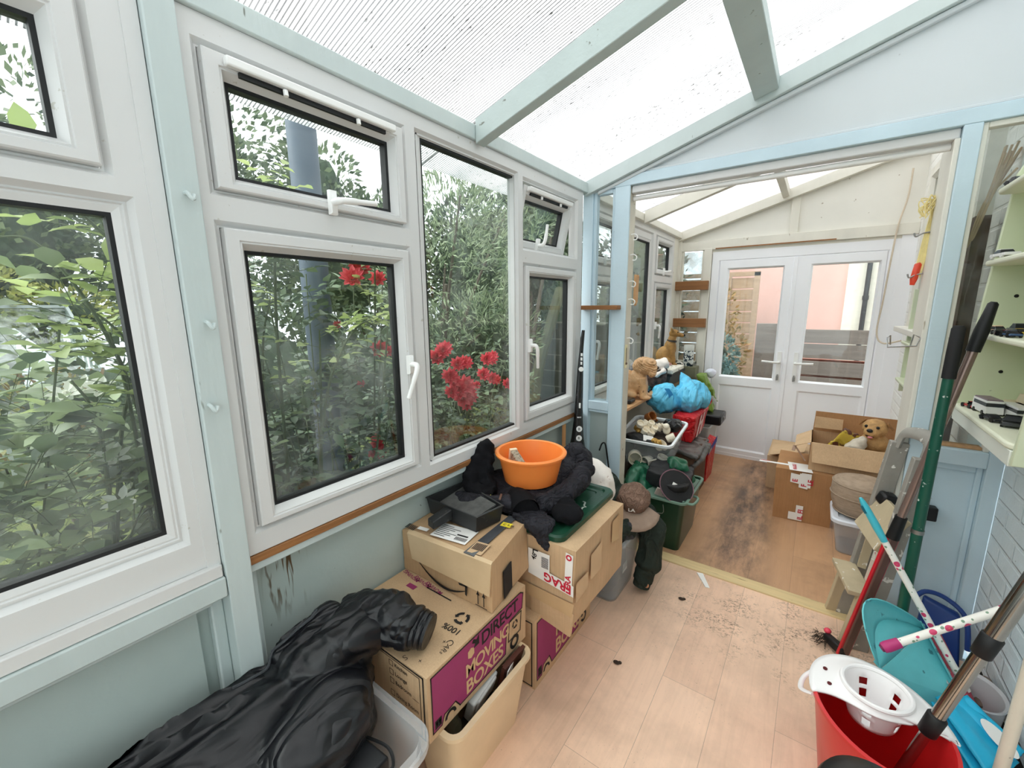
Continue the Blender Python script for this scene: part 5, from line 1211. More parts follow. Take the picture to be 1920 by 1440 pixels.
# bulldog
P, Rz = frame((.035, .79, .87), .25, 1.28)
bd = thing('bulldog_figurine', 'tan wrinkled bulldog figurine sitting at the near end of the wooden shelf', 'figurine', (.045, .80, .87), 'dog figurines')
TAN = mat('tan_glazed_clay', (206, 164, 120), .4, .18, 18, spec=.45, speck=(40, .66, (150, 108, 72)))
b = KB(1.28).ell(P(-.045, 0, .085), (.075, .062, .085), Rz).ell(P(.02, 0, .10), (.06, .058, .075), Rz).ell(P(.055, 0, .195), (.062, .058, .055), Rz).ell(P(.10, 0, .180), (.034, .046, .034), Rz).ell(P(.08, 0, .215), (.045, .05, .03), Rz)
for sg in (-1, 1):
    b.tube([P(.045, .035 * sg, .13), P(.06, .038 * sg, .07), P(.062, .04 * sg, .02)], [.030, .024, .022], 10).ell(P(.075, .042 * sg, .014), (.032, .023, .014), Rz).ell(P(-.03, .055 * sg, .03), (.06, .03, .03), Rz)
    b.ell(P(.105, .024 * sg, .160), (.024, .022, .026), Rz).tube([P(.035, .05 * sg, .235), P(.05, .062 * sg, .215)], [.014, .007], 8)
def wr(p):
    return .005 * math.sin((p.z * 1.2 + p.x * .8 - p.y * .5) * 330) * max(0, min(1, (p.z - 1.02) * 12)) + .003 * noise.noise(p * 40)
lump('body', b, TAN, bd, .0055, wr, 1)
mk('eyes', KB(1.28).ell(P(.112, .026, .203), .007).ell(P(.112, -.026, .203), .007), BLACK, bd); mk('nose', KB(1.28).ell(P(.134, 0, .190), (.008, .014, .009), Rz), mat('dark_nose', (40, 30, 28), .35), bd)
tagit(mk('speaker_box', B().box(-.015, .105, .545, .66, .871, .905), mat('soft_black_plastic', (22, 22, 24), .35, .05), bevel=.014, seg=4), 'small rounded black box at the very end of the wooden shelf beside the bulldog', 'box')
# small bits between
for k, (x, y, r, c, lab_) in enumerate(((.045, 1.03, .018, (48, 50, 70), 'dark blue toy car on the wooden shelf right of the bulldog'), (.035, 1.13, .018, (36, 74, 70), 'dark green toy car behind the blue one on the wooden shelf'), (.0, .95, .02, (78, 52, 34), 'little brown ornament right behind the bulldog'))):
    t = thing('toy_car' if k < 2 else 'ornament', lab_, 'toy car' if k < 2 else 'ornament', (x, y, .87))
    if k < 2:
        b = B().hexa([(x - .03, y - .04, .876), (x + .03, y - .04, .876), (x + .03, y + .04, .876), (x - .03, y + .04, .876), (x - .026, y - .036, .897), (x + .026, y - .036, .897), (x + .026, y + .036, .897), (x - .026, y + .036, .897)]).hexa([(x - .024, y - .02, .897), (x + .024, y - .02, .897), (x + .024, y + .022, .897), (x - .024, y + .022, .897), (x - .018, y - .01, .912), (x + .018, y - .01, .912), (x + .018, y + .014, .912), (x - .018, y + .014, .912)])
        mk('car_body', b, mat('toy_paint_%d' % k, c, .25, .05), t, bevel=.004)
        for dx in (-.03, .03):
            for dy in (-.022, .022): mk('wheel', B().tube([(x + dx - .004, y + dy, .878), (x + dx + .004, y + dy, .878)], .0085, 10), BLACK, t)
    else: lump('ornament_body', B().lathe([(.02, 0), (.024, .02), (.014, .045), (.018, .065), (0, .08)], (x, y, .871), 12), mat('toy_brown', c, .4, .2, 30), t, .005, None, 1)
# leaning figure in a pale jacket
P, Rz = frame((.03, 1.22, .88), .6)
fg = thing('toy_figure', 'toy figure in a pale jacket lying back with a dark cap on the wooden shelf', 'figure', (.03, 1.22, .87))
b = B().tube([P(-.08, 0, .15), P(.02, 0, .185), P(.13, 0, .215)], [.045, .055, .06], 14, sq=(1, .8)).tube([P(-.03, -.05, .16), P(.03, -.08, .12), P(.1, -.06, .16)], .022, 10)
lump('jacket', b, mat('pale_jacket_cloth', (216, 208, 202), .8, .08, 20), fg, .007, folds(.004, 18), 1)
mk('head', B().ell(P(-.125, 0, .17), .033), mat('dark_red_face', (96, 50, 48), .5, .2, 20), fg); mk('cap', B().ell(P(-.14, -.0, .195), (.036, .036, .024)).ell(P(-.165, -.02, .16), (.025, .03, .02)), mat('navy_cap', (42, 46, 62), .6), fg)
b = B().tube([P(-.02, 0, .13), P(.02, .0, .07), P(.0, 0, .01)], [.05, .06, .05], 12).tube([P(.10, 0, .17), P(.08, -.02, .08), P(.06, -.02, .01)], [.04, .045, .04], 12)
lump('legs', b, mat('dark_patterned_cloth', (74, 58, 54), .8, .5, 40), fg, .008, folds(.004, 20), 1)
# tray with folded cloth, box under dog
tb = thing('shoe_box', 'dark grey box holding a folded white cloth on the wooden shelf', 'box', (.08, 1.55, .87))
mk('box_body', B().hexa([(-.02, 1.36, .871), (.14, 1.36, .871), (.15, 1.78, .871), (-.02, 1.78, .871), (-.025, 1.34, .985), (.165, 1.34, .985), (.17, 1.79, .985), (-.025, 1.79, .985)]), mat('dark_grey_card', (74, 72, 70), .6, .1), tb, bevel=.004)
mk('box_rim', B().box(-.028, .172, 1.335, 1.795, .97, .988), BLACK, tb, bevel=.003)
lump('folded_cloth', B().obox((.105, 1.55, 1.008), (.13, .40, .034)), mat('white_black_cloth', (226, 222, 210), .8, .1, 30, speck=(26, .64, (30, 30, 32))), None, .007, folds(.005, 14), 1, label='white cloth with black marks folded on the dark grey box', cat='cloth')
lump('folded_cloth', B().obox((.03, 1.66, 1.026), (.09, .24, .06)), mat('pink_cloth', (196, 150, 146), .8, .15, 30), None, .007, folds(.005, 14), 1, label='dull pink cloth folded behind the white one under the standing dog', cat='cloth')
# standing dog looking to the right
P, Rz = frame((.03, 1.70, 1.02), .35, 1.12)
sd = thing('dog_figurine', 'brown dog figurine with a collar sitting upright and looking toward the doors', 'figurine', (.0, 1.72, 1.055), 'dog figurines')
BRD = mat('brown_dog_coat', (150, 112, 60), .6, .3, 26, .5, 90, aniso=(1, 1, .5))
b = KB(1.15).ell(P(-.03, 0, .075), (.065, .058, .08), Rz).ell(P(.015, 0, .14), (.048, .046, .08), Rz).tube([P(.02, 0, .18), P(.03, 0, .235)], [.034, .03], 12).ell(P(.04, 0, .265), (.04, .034, .033), Rz).tube([P(.06, 0, .26), P(.115, 0, .245)], [.022, .013], 10)
for sg in (-1, 1):
    b.tube([P(.03, .026 * sg, .12), P(.045, .028 * sg, .05), P(.045, .028 * sg, .006)], [.022, .016, .015], 8).ell(P(.055, .03 * sg, .008), (.022, .014, .009), Rz).ell(P(-.02, .048 * sg, .035), (.05, .026, .035), Rz).tube([P(.025, .025 * sg, .285), P(.015, .034 * sg, .31)], [.014, .005], 8)
b.tube([P(-.08, 0, .03), P(-.11, .03, .02), P(-.12, .07, .015)], [.014, .012, .006], 8)
lump('body', b, BRD, sd, .006, lambda p: .002 * noise.noise(p * 60), 1)
mk('collar', KB(1.15).tube([P(.024, 0, .195), P(.026, 0, .21)], .038, 16), mat('dark_collar', (56, 50, 46), .6), sd); mk('nose', KB(1.15).ell(P(.118, 0, .249), .010), BLACK, sd); mk('eyes', KB(1.15).ell(P(.066, .024, .276), .005).ell(P(.066, -.024, .276), .005), BLACK, sd)
# far end of the shelf
lump('soft_toy', B().ell((.085, 1.86, .935), (.055, .05, .06)).ell((.10, 1.84, 1.0), (.045, .04, .04)).ell((.13, 1.82, .90), (.03, .03, .03)), mat('black_white_plush', (206, 200, 190), .9, .1, 20, .6, 60, speck=(22, .52, (48, 56, 48))), None, .008, folds(.008, 20), 1, label='black and white soft ornament between the brown dog and the decorated tin', cat='toy')
tn = thing('decorated_tin', 'tall tin with a dark blue and white swirl pattern by the back side window', 'tin', (.15, 1.97, .985))
mk('stand', B().box(.06, .235, 1.92, 2.07, .871, .984), mat('olive_box', (118, 116, 92), .6, .1), None, bevel=.003, label='small olive box under the decorated tin', cat='box')
mk('tin_body', B().lathe([(.045, 0), (.047, .004), (.047, .145), (.045, .15)], (.15, 1.985, .986), 24), mat('swirl_pattern', (210, 214, 210), .35, .03, 9, speck=(34, .50, (32, 48, 62))), tn, ang=40)
mk('tin_top', B().lathe([(.047, 0), (.047, .05), (.043, .055), (.04, .05)], (.15, 1.985, 1.137), 24), mat('clear_grey_band', (196, 198, 192), .3), tn, ang=40)
# hooks, thermometer and paddle on the lining of the post
for k, z in enumerate((1.955, 1.845, 1.70, 1.60, 1.378)):
    tagit(mk('cup_hook', B().tube(bez([(.247, .045, z + .012), (.268, .044, z + .014), (.285, .043, z + .002), (.28, .042, z - .016), (.262, .042, z - .016)], 5), .0032, 6), WHITEP), ['topmost white cup hook on the post', 'second white cup hook from the top of the post', 'white cup hook at the height of the wooden paddle', 'white cup hook just under the wooden paddle', 'white cup hook just above the thermometer'][k], 'hook', 'cup hooks on the opening post')
th = thing('thermometer', 'narrow cream thermometer on the post beside the bulldog', 'thermometer', (.25, .035, 1.215))
mk('backing', B().box(.2475, .2515, .018, .052, 1.215, 1.352), mat('cream_enamel', (232, 222, 178), .4, .03), th, bevel=.002)
q = B().box(.2518, .2535, .033, .037, 1.25, 1.335).ell((.2525, .035, 1.242), .0075)
for k in range(11): q.box(.2516, .2519, .022, .030, 1.256 + .007 * k, 1.2572 + .007 * k); q.box(.2516, .2519, .040, .048, 1.256 + .007 * k, 1.2572 + .007 * k)
mk('tube_and_scale', q, mat('dark_scale', (92, 70, 58), .5), th)
mk('wooden_paddle', B().prism([(.105, 1.60), (.125, 1.575), (.15, 1.60), (.155, 1.74), (.15, 1.755), (.145, 1.735), (.125, 1.74), (.11, 1.755), (.105, 1.74)], lambda a, b_, d: (.252 + d, a, b_), 0, .014), WOODP, None, bevel=.002, label='flat brown wooden paddle hanging behind the post', cat='paddle')
mk('shelf_board', B().box(-.018, .222, -.06, -.001, 1.555, 1.58), WOODB, None, bevel=.002, label='short rough brown shelf across the narrow glazed strip of the partition', cat='shelf')
for k, z in enumerate((1.715, 1.36)): mk('shelf_board', B().box(-.055, .268, 2.03, 2.084, z, z + .085), WOODB, None, bevel=.003, label=('upper rough brown board across the back-room side window', 'lower rough brown board across the back-room side window')[k], cat='shelf')
# green tub with black things
gt_ = thing('storage_tub', 'dark green plastic tub full of black bags at the threshold', 'tub', (.47, .32, FZ), 'back-room tubs')
DGP = mat('deep_green_plastic', (16, 50, 32), .3, .1, spec=.5)
mk('tub_body', B().tubbox(.31, .615, .10, .56, FZ, .43, fl=.025, rad=.03, rim=.010, th=.004), DGP, gt_, ang=50)
mk('rim_band', B().tubbox(.306, .619, .096, .564, .415, .432, fl=.0, rad=.03, rim=.012, th=.002), mat('grey_green_edge', (112, 140, 124), .4), gt_, ang=50)
mk('handle', B().tube(bez([(.60, .14, .42), (.66, .12, .43), (.665, .22, .43), (.615, .26, .42)], 5), .008, 8), mat('grey_green_edge', (112, 140, 124), .4), gt_)
mk('wire_handle', B().tube(bez([(.42, .082, .40), (.42, .078, .35), (.50, .078, .345), (.50, .082, .40)], 4), .002, 6), GREYM, gt_)
BLK2 = mat('black_bag_cloth', (20, 20, 22), .6, .2, 20, .4, 120)
lump('camera_bag', B().obox((.46, .36, .48), (.26, .22, .10), (.1, .12, .1)).ell((.44, .40, .49), (.13, .12, .06)), mat('charcoal_bag', (40, 40, 42), .6, .15, 30), None, .009, folds(.006, 14), 2, label='charcoal cloth bag on top of the dark green tub', cat='bag')
c2 = thing('baseball_cap', 'upturned black cap with a white patch in the dark green tub', 'cap', (.52, .21, .44))
lump('crown', B().lathe([(.0, .0), (.06, .01), (.085, .05), (.09, .085)], (.52, .22, .42), 20).ell((.50, .25, .46), (.08, .08, .05)), BLK2, c2, .008, folds(.004, 16), 1)
mk('brim', B().lathe([(.05, .0), (.10, .004), (.104, .010), (.05, .012)], (.545, .18, .485), 24, Euler((.75, .5, .3)).to_matrix()), BLK2, c2, ang=50); mk('piping', B().tube([Vector((.545, .18, .490)) + Euler((.75, .5, .3)).to_matrix() @ Vector((.105 * math.cos(t), .105 * math.sin(t), .006)) for t in [2 * PI * k / 24 for k in range(24)]], .003, 6, closed=True), mat('mauve_piping', (128, 88, 100), .6), c2)
mk('patch', B().obox((.548, .165, .496), (.05, .035, .004), (.75, .5, .3)), PAPER, c2)
for k in range(3): tagit(mk('folded_paper', B().obox((.47 + .02 * k, .145 + .01 * k, .445), (.07, .012, .05), (.3, .3, .4 + .1 * k)), mat('pale_paper_%d' % k, (206 - 20 * k, 186 - 16 * k, 176 - 14 * k), .7)), 'pale paper edge sticking out at the front of the dark green tub', 'paper', 'papers in the green tub')
TARP = mat('green_tarpaulin', (34, 96, 70), .3, .25, 14, .3, 40, spec=.5)
lump('tarpaulin', B().hexa([(.22, .14, .33), (.40, .12, .33), (.40, .44, .40), (.14, .44, .40), (.26, .20, .52), (.34, .22, .46), (.34, .42, .50), (.22, .42, .52)]).tube([(.25, .13, .40), (.28, .2, .50), (.28, .36, .50)], [.04, .03, .03], 8).tube([(.44, .38, .55), (.52, .42, .53), (.58, .44, .44)], [.05, .05, .03], 8), TARP, None, .009, folds(.014, 7.5, (1.5, 1.5, .7), .3, 3), 1, post=lambda v: Vector((max(v.x, .255) if v.y < .13 else v.x, max(v.y, .105), v.z)), label='crumpled dark green plastic sheet under the tub of mugs', cat='sheet')
# tub of mugs
mt_ = thing('storage_tub', 'clear tilted plastic tub filled with white mugs and figurines', 'tub', (.26, .64, .46), 'back-room tubs')
Mx = Matrix.Rotation(.15, 3, 'X'); ctr = Vector((.265, .42, .46))
b = B().tubbox(.085, .445, .40, .82, .47, .675, fl=.04, rad=.035, rim=.012, th=.004); b.v = [tuple(ctr + Mx @ (Vector(v) - ctr)) for v in b.v]
mk('tub_body', b, plastic_clear('clear_tub_bright', (226, 232, 236), .07, .25), mt_, ang=50)
b = B(); loops(b, [rr(.071, .459, .386, .834, .045, .664), rr(.069, .461, .384, .836, .047, .664), rr(.069, .461, .384, .836, .047, .679), rr(.085, .445, .40, .82, .035, .679), rr(.085, .445, .40, .82, .035, .664)], 20)
b.f = b.f[:-2]; b.i = b.i[:-2]; b.v = [tuple(ctr + Mx @ (Vector(v) - ctr)) for v in b.v]
mk('rim', b, mat('milky_rim', (226, 230, 232), .3), mt_, ang=40)
mk('support_box', B().box(.08, .45, .62, .72, FZ, .47), mat('plain_dark_box', (70, 58, 48), .8), None, label='dark box hidden behind the green tub carrying the tub of mugs', cat='box')
CHINA = mat('cream_china', (236, 226, 206), .25, .05, 20, speck=(50, .66, (190, 160, 120)))
def mug(c, rot, r=.04, h=.085, label='', m=None, nm='mug'):
    t = thing(nm, label, nm, c, 'mugs in the clear tub')
    M_ = Euler(rot).to_matrix(); C_ = Vector(c)
    mk('cup', B().lathe([(0, 0), (r * .8, 0), (r, .01), (r, h), (r * .9, h), (r * .88, .012), (0, .012)], C_, 22, M_), m or CHINA, t, ang=40)
    mk('handle', B().tube([C_ + M_ @ Vector(p) for p in bez([(r * .95, 0, h * .8), (r * 1.6, 0, h * .75), (r * 1.6, 0, h * .3), (r * .95, 0, h * .2)], 5)], .006, 8), m or CHINA, t)
mug((.19, .445, .535), (1.5, .35, .35), .046, .09, 'big cream mug lying at the front left of the clear tub')
mug((.30, .45, .515), (1.45, -.5, -.2), .040, .085, 'grey-cream mug beside the big one behind the clear tub side', mat('grey_china', (206, 200, 186), .3, .06, 20))
mug((.36, .46, .50), (.2, .3, .2), .034, .07, 'small white cup standing at the front right of the clear tub')
mug((.33, .50, .60), (.5, .5, .7), .03, .06, 'small cream cup low in the middle of the clear tub')
mug((.36, .60, .64), (1.0, .5, 1.7), .028, .06, 'white cup on its side at the right of the clear tub')
mug((.17, .74, .735), (.9, .6, .6), .034, .07, 'brown cup tipped over at the back of the clear tub', mat('brown_glaze', (150, 92, 48), .3, .2, 12))
tp_ = thing('teapot_figure', 'cluster ornament of small white cups on top of the clear tub', 'ornament', (.25, .60, .68))
b = B()
for k, (x, y, z, r) in enumerate(((.18, .56, .735, .028), (.215, .585, .70, .026), (.24, .62, .735, .024), (.27, .60, .705, .026), (.22, .54, .69, .024), (.26, .555, .68, .026), (.30, .63, .725, .02), (.28, .66, .70, .03), (.20, .63, .73, .026))):
    b.lathe([(0, -r * .8), (r, -r * .5), (r, r * .6), (r * .8, r * .7), (r * .75, r * .1), (0, 0)], (x, y, z), 14, Euler((.5 - .1 * k, .5, 0)).to_matrix())
mk('cups', b, CHINA, tp_, ang=40)
lump('china_animal', B().ell((.345, .64, .70), (.028, .025, .035)).ell((.35, .61, .735), .022).tube([(.33, .64, .72), (.32, .60, .75)], [.012, .008], 8), CHINA, None, .005, None, 1, label='white china animal standing at the right in the tub of mugs', cat='ornament')
tagit(mk('white_card', B().obox((.27, .475, .665), (.07, .05, .003), (.6, .2, .5)), PAPER), 'square white card lying across the front of the tub of mugs', 'card')
for k, (x, y, z) in enumerate(((.17, .58, .66), (.14, .62, .68), (.34, .46, .645), (.31, .475, .65))): tagit(mk('brass_ornament', B().lathe([(.022, 0), (.026, .012), (.012, .03), (.016, .045), (0, .05)], (x, y, z), 12, Euler((.8, .3 * k, 0)).to_matrix()), mat('dull_gold', (186, 146, 76), .35, .2, 20, metal=.5)), ['gold ornament at the left in the tub of mugs', 'gold ornament at the far left edge of the tub of mugs', 'gold ornament in the near right corner of the tub of mugs', 'gold ornament beside the white card in the tub of mugs'][k], 'ornament', 'gold ornaments')
lump('plastic_bag', B().ell((.17, .50, .645), (.08, .06, .04)).ell((.25, .46, .635), (.10, .04, .025)), BLK2, None, .008, folds(.006, 18), 1, label='black plastic-wrapped bundle along the front of the tub of mugs', cat='bag')
lump('plastic_bag', B().ell((.36, .74, .715), (.06, .07, .05)), mat('black_film', (24, 24, 26), .2, .2), None, .008, folds(.010, 14), 1, label='shiny black plastic bag at the back right of the tub of mugs', cat='bag')
lump('cloth_bundle', B().ell((.26, .62, .58), (.13, .15, .07), (.15, 0, 0)), mat('brown_black_bundle', (66, 54, 46), .8, .4, 20), None, .012, folds(.008, 12), 1, label='dark bundle in the middle of the tub of mugs', cat='cloth')
# dark box + bags further back
tagit(mk('cardboard_box', B().box(.06, .505, .80, 1.27, FZ, .50), mat('dark_brown_box', (96, 72, 56), .8, .12, 5), bevel=.003), 'dark brown box on the floor behind the green tub, carrying the red bag', 'box', 'cardboard boxes')
lump('plastic_bag', B().obox((.42, 1.02, .505), (.22, .5, .03), (0, .25, .05)).tube([(.50, .80, .40), (.535, .95, .43), (.535, 1.2, .47)], .022, 8), mat('grey_bag_film', (86, 84, 82), .35, .15, 10), None, .009, folds(.006, 12), 1, label='grey plastic bag sagging over the dark brown box', cat='bag')
rbg = thing('shopping_bag', 'red shopping bag with white strips behind the tub of mugs', 'bag', (.28, 1.15, .53), 'shopping bags')
REDB = cloth_mat('red_bag_plastic', (198, 30, 36), .35, 12, (1, 1, .5), .6, .02, .1, .45)
b = B().hexa([(.27, .98, .53), (.445, .98, .53), (.445, 1.35, .53), (.27, 1.35, .53), (.30, .97, .735), (.47, .95, .735), (.475, 1.40, .74), (.30, 1.40, .74)])
lump('bag_body', b, REDB, rbg, .010, folds(.006, 9, (1, 1, .5)), 1)
q = B()
for y in (1.06, 1.17): q.hexa([(.458, y, .55), (.4585, y, .55), (.4585, y + .045, .55), (.458, y + .045, .55), (.478, y + .03, .725), (.4785, y + .03, .725), (.4785, y + .075, .725), (.478, y + .075, .725)])
q.hexa([(.468, 1.10, .635), (.4685, 1.10, .635), (.4685, 1.20, .645), (.468, 1.20, .645), (.472, 1.10, .665), (.4725, 1.10, .665), (.4725, 1.20, .675), (.472, 1.20, .675)])
mk('white_strips', q, mat('pinkish_white_print', (236, 206, 204), .5), rbg, label='white printed strips')
mk('handle', B().tube(bez([(.45, 1.40, .73), (.47, 1.46, .76), (.47, 1.44, .80), (.44, 1.40, .79)], 5), .012, 8), REDB, rbg)
BLUB = cloth_mat('bright_blue_bag', (96, 192, 230), .4, 6, (1, 1, .5), .55, .025, .1, .45)
bb_ = thing('shopping_bag', 'big crumpled bright blue bag heaped on the red bag', 'bag', (.3, 1.2, .74), 'shopping bags')
b = B().ell((.36, 1.25, .83), (.13, .20, .12)).hexa([(.27, 1.15, .80), (.42, 1.15, .80), (.42, 1.35, .80), (.27, 1.35, .80), (.27, 1.20, .98), (.33, 1.20, .97), (.31, 1.30, .97), (.26, 1.30, 1.02)]).ell((.18, 1.12, .82), (.12, .15, .11)).hexa([(.16, 1.02, .75), (.26, 1.04, .76), (.26, 1.16, .76), (.14, 1.16, .76), (.20, 1.03, .92), (.24, 1.04, .91), (.24, 1.12, .94), (.18, 1.12, .94)])
lump('bag_body', b, BLUB, bb_, .009, folds(.026, 8, (1, 1, .5), .4, 7), 0)
mk('strap', B().grid(8, 2, lambda u, v: Vector((lerp(.215, .265, u) + .02 * math.sin(u * 5), lerp(.985, 1.02, u) + v * .006, lerp(.93, .74, u) + v * .0)) + Vector((.03 * v, .02 * v, 0))), mat('darker_blue_strap', (40, 136, 200), .4), bb_, recalc=False)
lump('shopping_bag', B().hexa([(.30, 1.78, .62), (.44, 1.78, .60), (.42, 1.98, .60), (.30, 1.98, .62), (.28, 1.80, .93), (.34, 1.80, .93), (.33, 1.95, .93), (.28, 1.95, .93)]).hexa([(.34, 1.86, .80), (.45, 1.86, .70), (.45, 1.92, .68), (.34, 1.92, .80), (.33, 1.86, .92), (.39, 1.86, .84), (.39, 1.92, .84), (.33, 1.92, .92)]), mat('olive_green_bag', (112, 140, 52), .4, .2, 9, .2, 30), None, .010, folds(.010, 8), 1, label='olive green bag standing behind the bright blue one', cat='bag', group='shopping bags')
lump('crumpled_bag', B().ell((.36, 1.985, .93), (.05, .03, .04)), mat('white_blue_film', (220, 222, 236), .4, .05, speck=(16, .6, (70, 70, 170))), None, .008, folds(.010, 16), 1, label='white and blue crumpled film sticking out behind the olive bag', cat='bag')
gtb = thing('storage_tub', 'grey-clear plastic tub by the doors with a black case on it', 'tub', (.38, 1.75, FZ), 'back-room tubs')
mk('tub_body', B().tubbox(.12, .46, 1.56, 2.0, FZ, .505, fl=.03, rad=.03, rim=.010, th=.004), plastic_clear('tub_grey', (206, 206, 202), .4), gtb, ang=50)
kc = thing('tool_case', 'black plastic tool case on the grey tub by the doors', 'case', (.44, 1.80, .507))
mk('case_body', B().box(.30, .535, 1.66, 1.92, .507, .60), mat('case_black', (20, 20, 22), .3, .05), kc, bevel=.016); mk('latch', B().box(.535, .545, 1.76, 1.80, .54, .57), GREYM, kc)
lump('dark_bag', B().ell((.22, 1.75, .56), (.10, .18, .06)), BLK2, None, .010, folds(.008, 12), 1, label='black bag beside the tool case on the grey tub', cat='bag')
sb = thing('shopping_bag', 'red bag with a blue lettered band beside the grey tub', 'bag', (.51, 1.45, .2), 'shopping bags')
mk('bag_body', B().hexa([(.47, 1.32, FZ), (.505, 1.32, FZ), (.51, 1.54, FZ), (.47, 1.54, FZ), (.47, 1.30, .40), (.515, 1.30, .37), (.53, 1.56, .43), (.47, 1.56, .45)]), REDB, sb)
q = B(); q.m(0).hexa([(.5155, 1.30, .34), (.5165, 1.30, .34), (.5305, 1.56, .395), (.5295, 1.56, .395), (.5165, 1.30, .385), (.5175, 1.30, .385), (.5325, 1.56, .45), (.5315, 1.56, .45)])
q.m(1).text('pper', Vector((.5195, 1.32, .357)), (.014, .26, .055), (.001, -.055, .26), .03, fatten=.02)
mk('lettered_band', q, [mat('royal_blue_print', (32, 52, 150), .5), mat('pale_yellow_print', (232, 220, 170), .5)], sb, label='blue band with pale letters')
# ================================================================= back room, right side
fb2 = thing('cardboard_box', 'closed brown box with red FRAGILE tape on the back-room floor', 'box', (1.17, 1.17, FZ), 'cardboard boxes')
mk('carton', carton(B(), [(1.02, .96, FZ), (1.345, .985, FZ), (1.345, 1.40, FZ), (1.02, 1.40, FZ), (1.01, .96, .463), (1.345, .985, .463), (1.345, 1.40, .463), (1.01, 1.40, .463)], 5, .003), CARDD, fb2)
mpb = lambda a, b_, d: (a, .955 + (a - 1.01) * .075 - d, b_)
b = B(); b.m(0)
rect(b, mpb, 1.16, 1.215, .355, .455, .003); patch(b, [(1.10, .38), (1.15, .375), (1.15, .44), (1.10, .445)], mpb, .0035); patch(b, [(1.15, .35), (1.2, .345), (1.2, .45), (1.15, .45)], mpb, .004); rect(b, mpb, 1.15, 1.19, .11, .22, .003); rect(b, mpb, 1.11, 1.15, .11, .165, .003)
mk('paper_tape', b, PAPER, fb2, recalc=False, smooth=False); b = B().quad((1.09, .95, .468), (.13, .01, 0), (-.02, .16, .002)); b.hexa([(.90, 1.06, .455), (1.12, 1.03, .470), (1.12, 1.06, .470), (.90, 1.085, .455), (.90, 1.06, .457), (1.12, 1.03, .473), (1.12, 1.06, .473), (.90, 1.085, .457)])
mk('paper_tape', b, PAPER, fb2, recalc=False, smooth=False)
b = B()
for tx, x, z in (('E', 1.112, .385), ('F', 1.163, .36), ('LE', 1.198, .375), ('FI', 1.163, .165), ('IL', 1.163, .118)): b.text(tx, mpb(x + .028, z, .005), (0, 0, 1), (-1, -.075, 0), .028, fatten=.03)
mk('lettering', b, RED_INK, fb2, recalc=False, smooth=False, label='red FRAGILE lettering on the front'); b = B()
b.text('FRAGILE', Vector((1.13, .965, .4735)), (-.1, 1, 0), (-1, -.1, 0), .02, fatten=.03); b.text('FRAGI', Vector((.91, 1.075, .461)), (1, -.1, .07), (.1, 1, 0), .014, fatten=.02)
mk('lettering', b, RED_INK, fb2, recalc=False, smooth=False, label='red FRAGILE lettering')
fl = thing('cardboard_box', 'low pale cardboard box by the doors with its lid flat', 'box', (1.06, 1.75, FZ), 'cardboard boxes')
mk('carton', carton(B(), [(.93, 1.50, FZ), (1.3, 1.46, FZ), (1.3, 2.0, FZ), (.93, 2.0, FZ), (.92, 1.50, .37), (1.3, 1.46, .37), (1.3, 2.0, .37), (.92, 2.0, .37)], 4, .004), CARD2, fl)
mk('loose_flap', B().hexa([(.94, 1.42, .40), (1.16, 1.41, .468), (1.18, 1.80, .43), (.93, 1.82, .375), (.94, 1.42, .404), (1.16, 1.41, .472), (1.18, 1.80, .434), (.93, 1.82, .379)]), CARD2, fl)
ob = thing('cardboard_box', 'open brown cardboard box with raised flaps holding a dog figurine', 'box', (1.43, 1.2, .466), 'cardboard boxes')
def wallp(b, p, q, z0, z1, t=.005):
    p = Vector(p); q = Vector(q); n = Vector(((q - p).y, -(q - p).x, 0)).normalized() * t
    b.hexa([(*p.xy, z0), (*q.xy, z0), (*(q + n).xy, z0), (*(p + n).xy, z0), (*p.xy, z1), (*q.xy, z1), (*(q + n).xy, z1), (*(p + n).xy, z1)])
c4 = [Vector((1.195, 1.03, 0)), Vector((1.675, 1.03, 0)), Vector((1.675, 1.38, 0)), Vector((1.195, 1.38, 0))]
b = B()
for k in range(4): wallp(b, c4[k], c4[(k + 1) % 4], .466, .66)
b.box(1.195, 1.675, 1.03, 1.38, .466, .471); mk('carton', b, CARD, ob)
mk('front_flap', B().hexa([(1.205, .985, .535), (1.675, .985, .535), (1.675, .989, .535), (1.205, .989, .535), (1.195, 1.024, .66), (1.675, 1.024, .66), (1.675, 1.029, .662), (1.195, 1.029, .662)]), CARD2, ob)
mk('back_flap', B().hexa([(1.195, 1.38, .66), (1.675, 1.38, .66), (1.675, 1.385, .66), (1.195, 1.385, .66), (1.20, 1.40, .80), (1.675, 1.40, .80), (1.675, 1.405, .80), (1.20, 1.405, .80)]), CARDD, ob)
mk('side_flap', B().hexa([(1.190, 1.03, .66), (1.195, 1.03, .66), (1.195, 1.38, .66), (1.190, 1.38, .66), (1.10, 1.10, .60), (1.104, 1.10, .598), (1.104, 1.40, .598), (1.10, 1.40, .60)]), CARD2, ob)
mk('inner_flap', B().hexa([(1.20, 1.30, .70), (1.36, 1.31, .70), (1.36, 1.315, .70), (1.20, 1.305, .70), (1.20, 1.33, .775), (1.36, 1.335, .77), (1.36, 1.34, .77), (1.20, 1.335, .775)]), CARD, ob)
mk('torn_tape', B().bar((1.10, 1.11, .598), (1.17, 1.0, .53), .012, .002).bar((1.10, 1.11, .596), (1.095, 1.09, .565), .02, .004), mat('tape_brownish', (150, 120, 100), .3), ob)
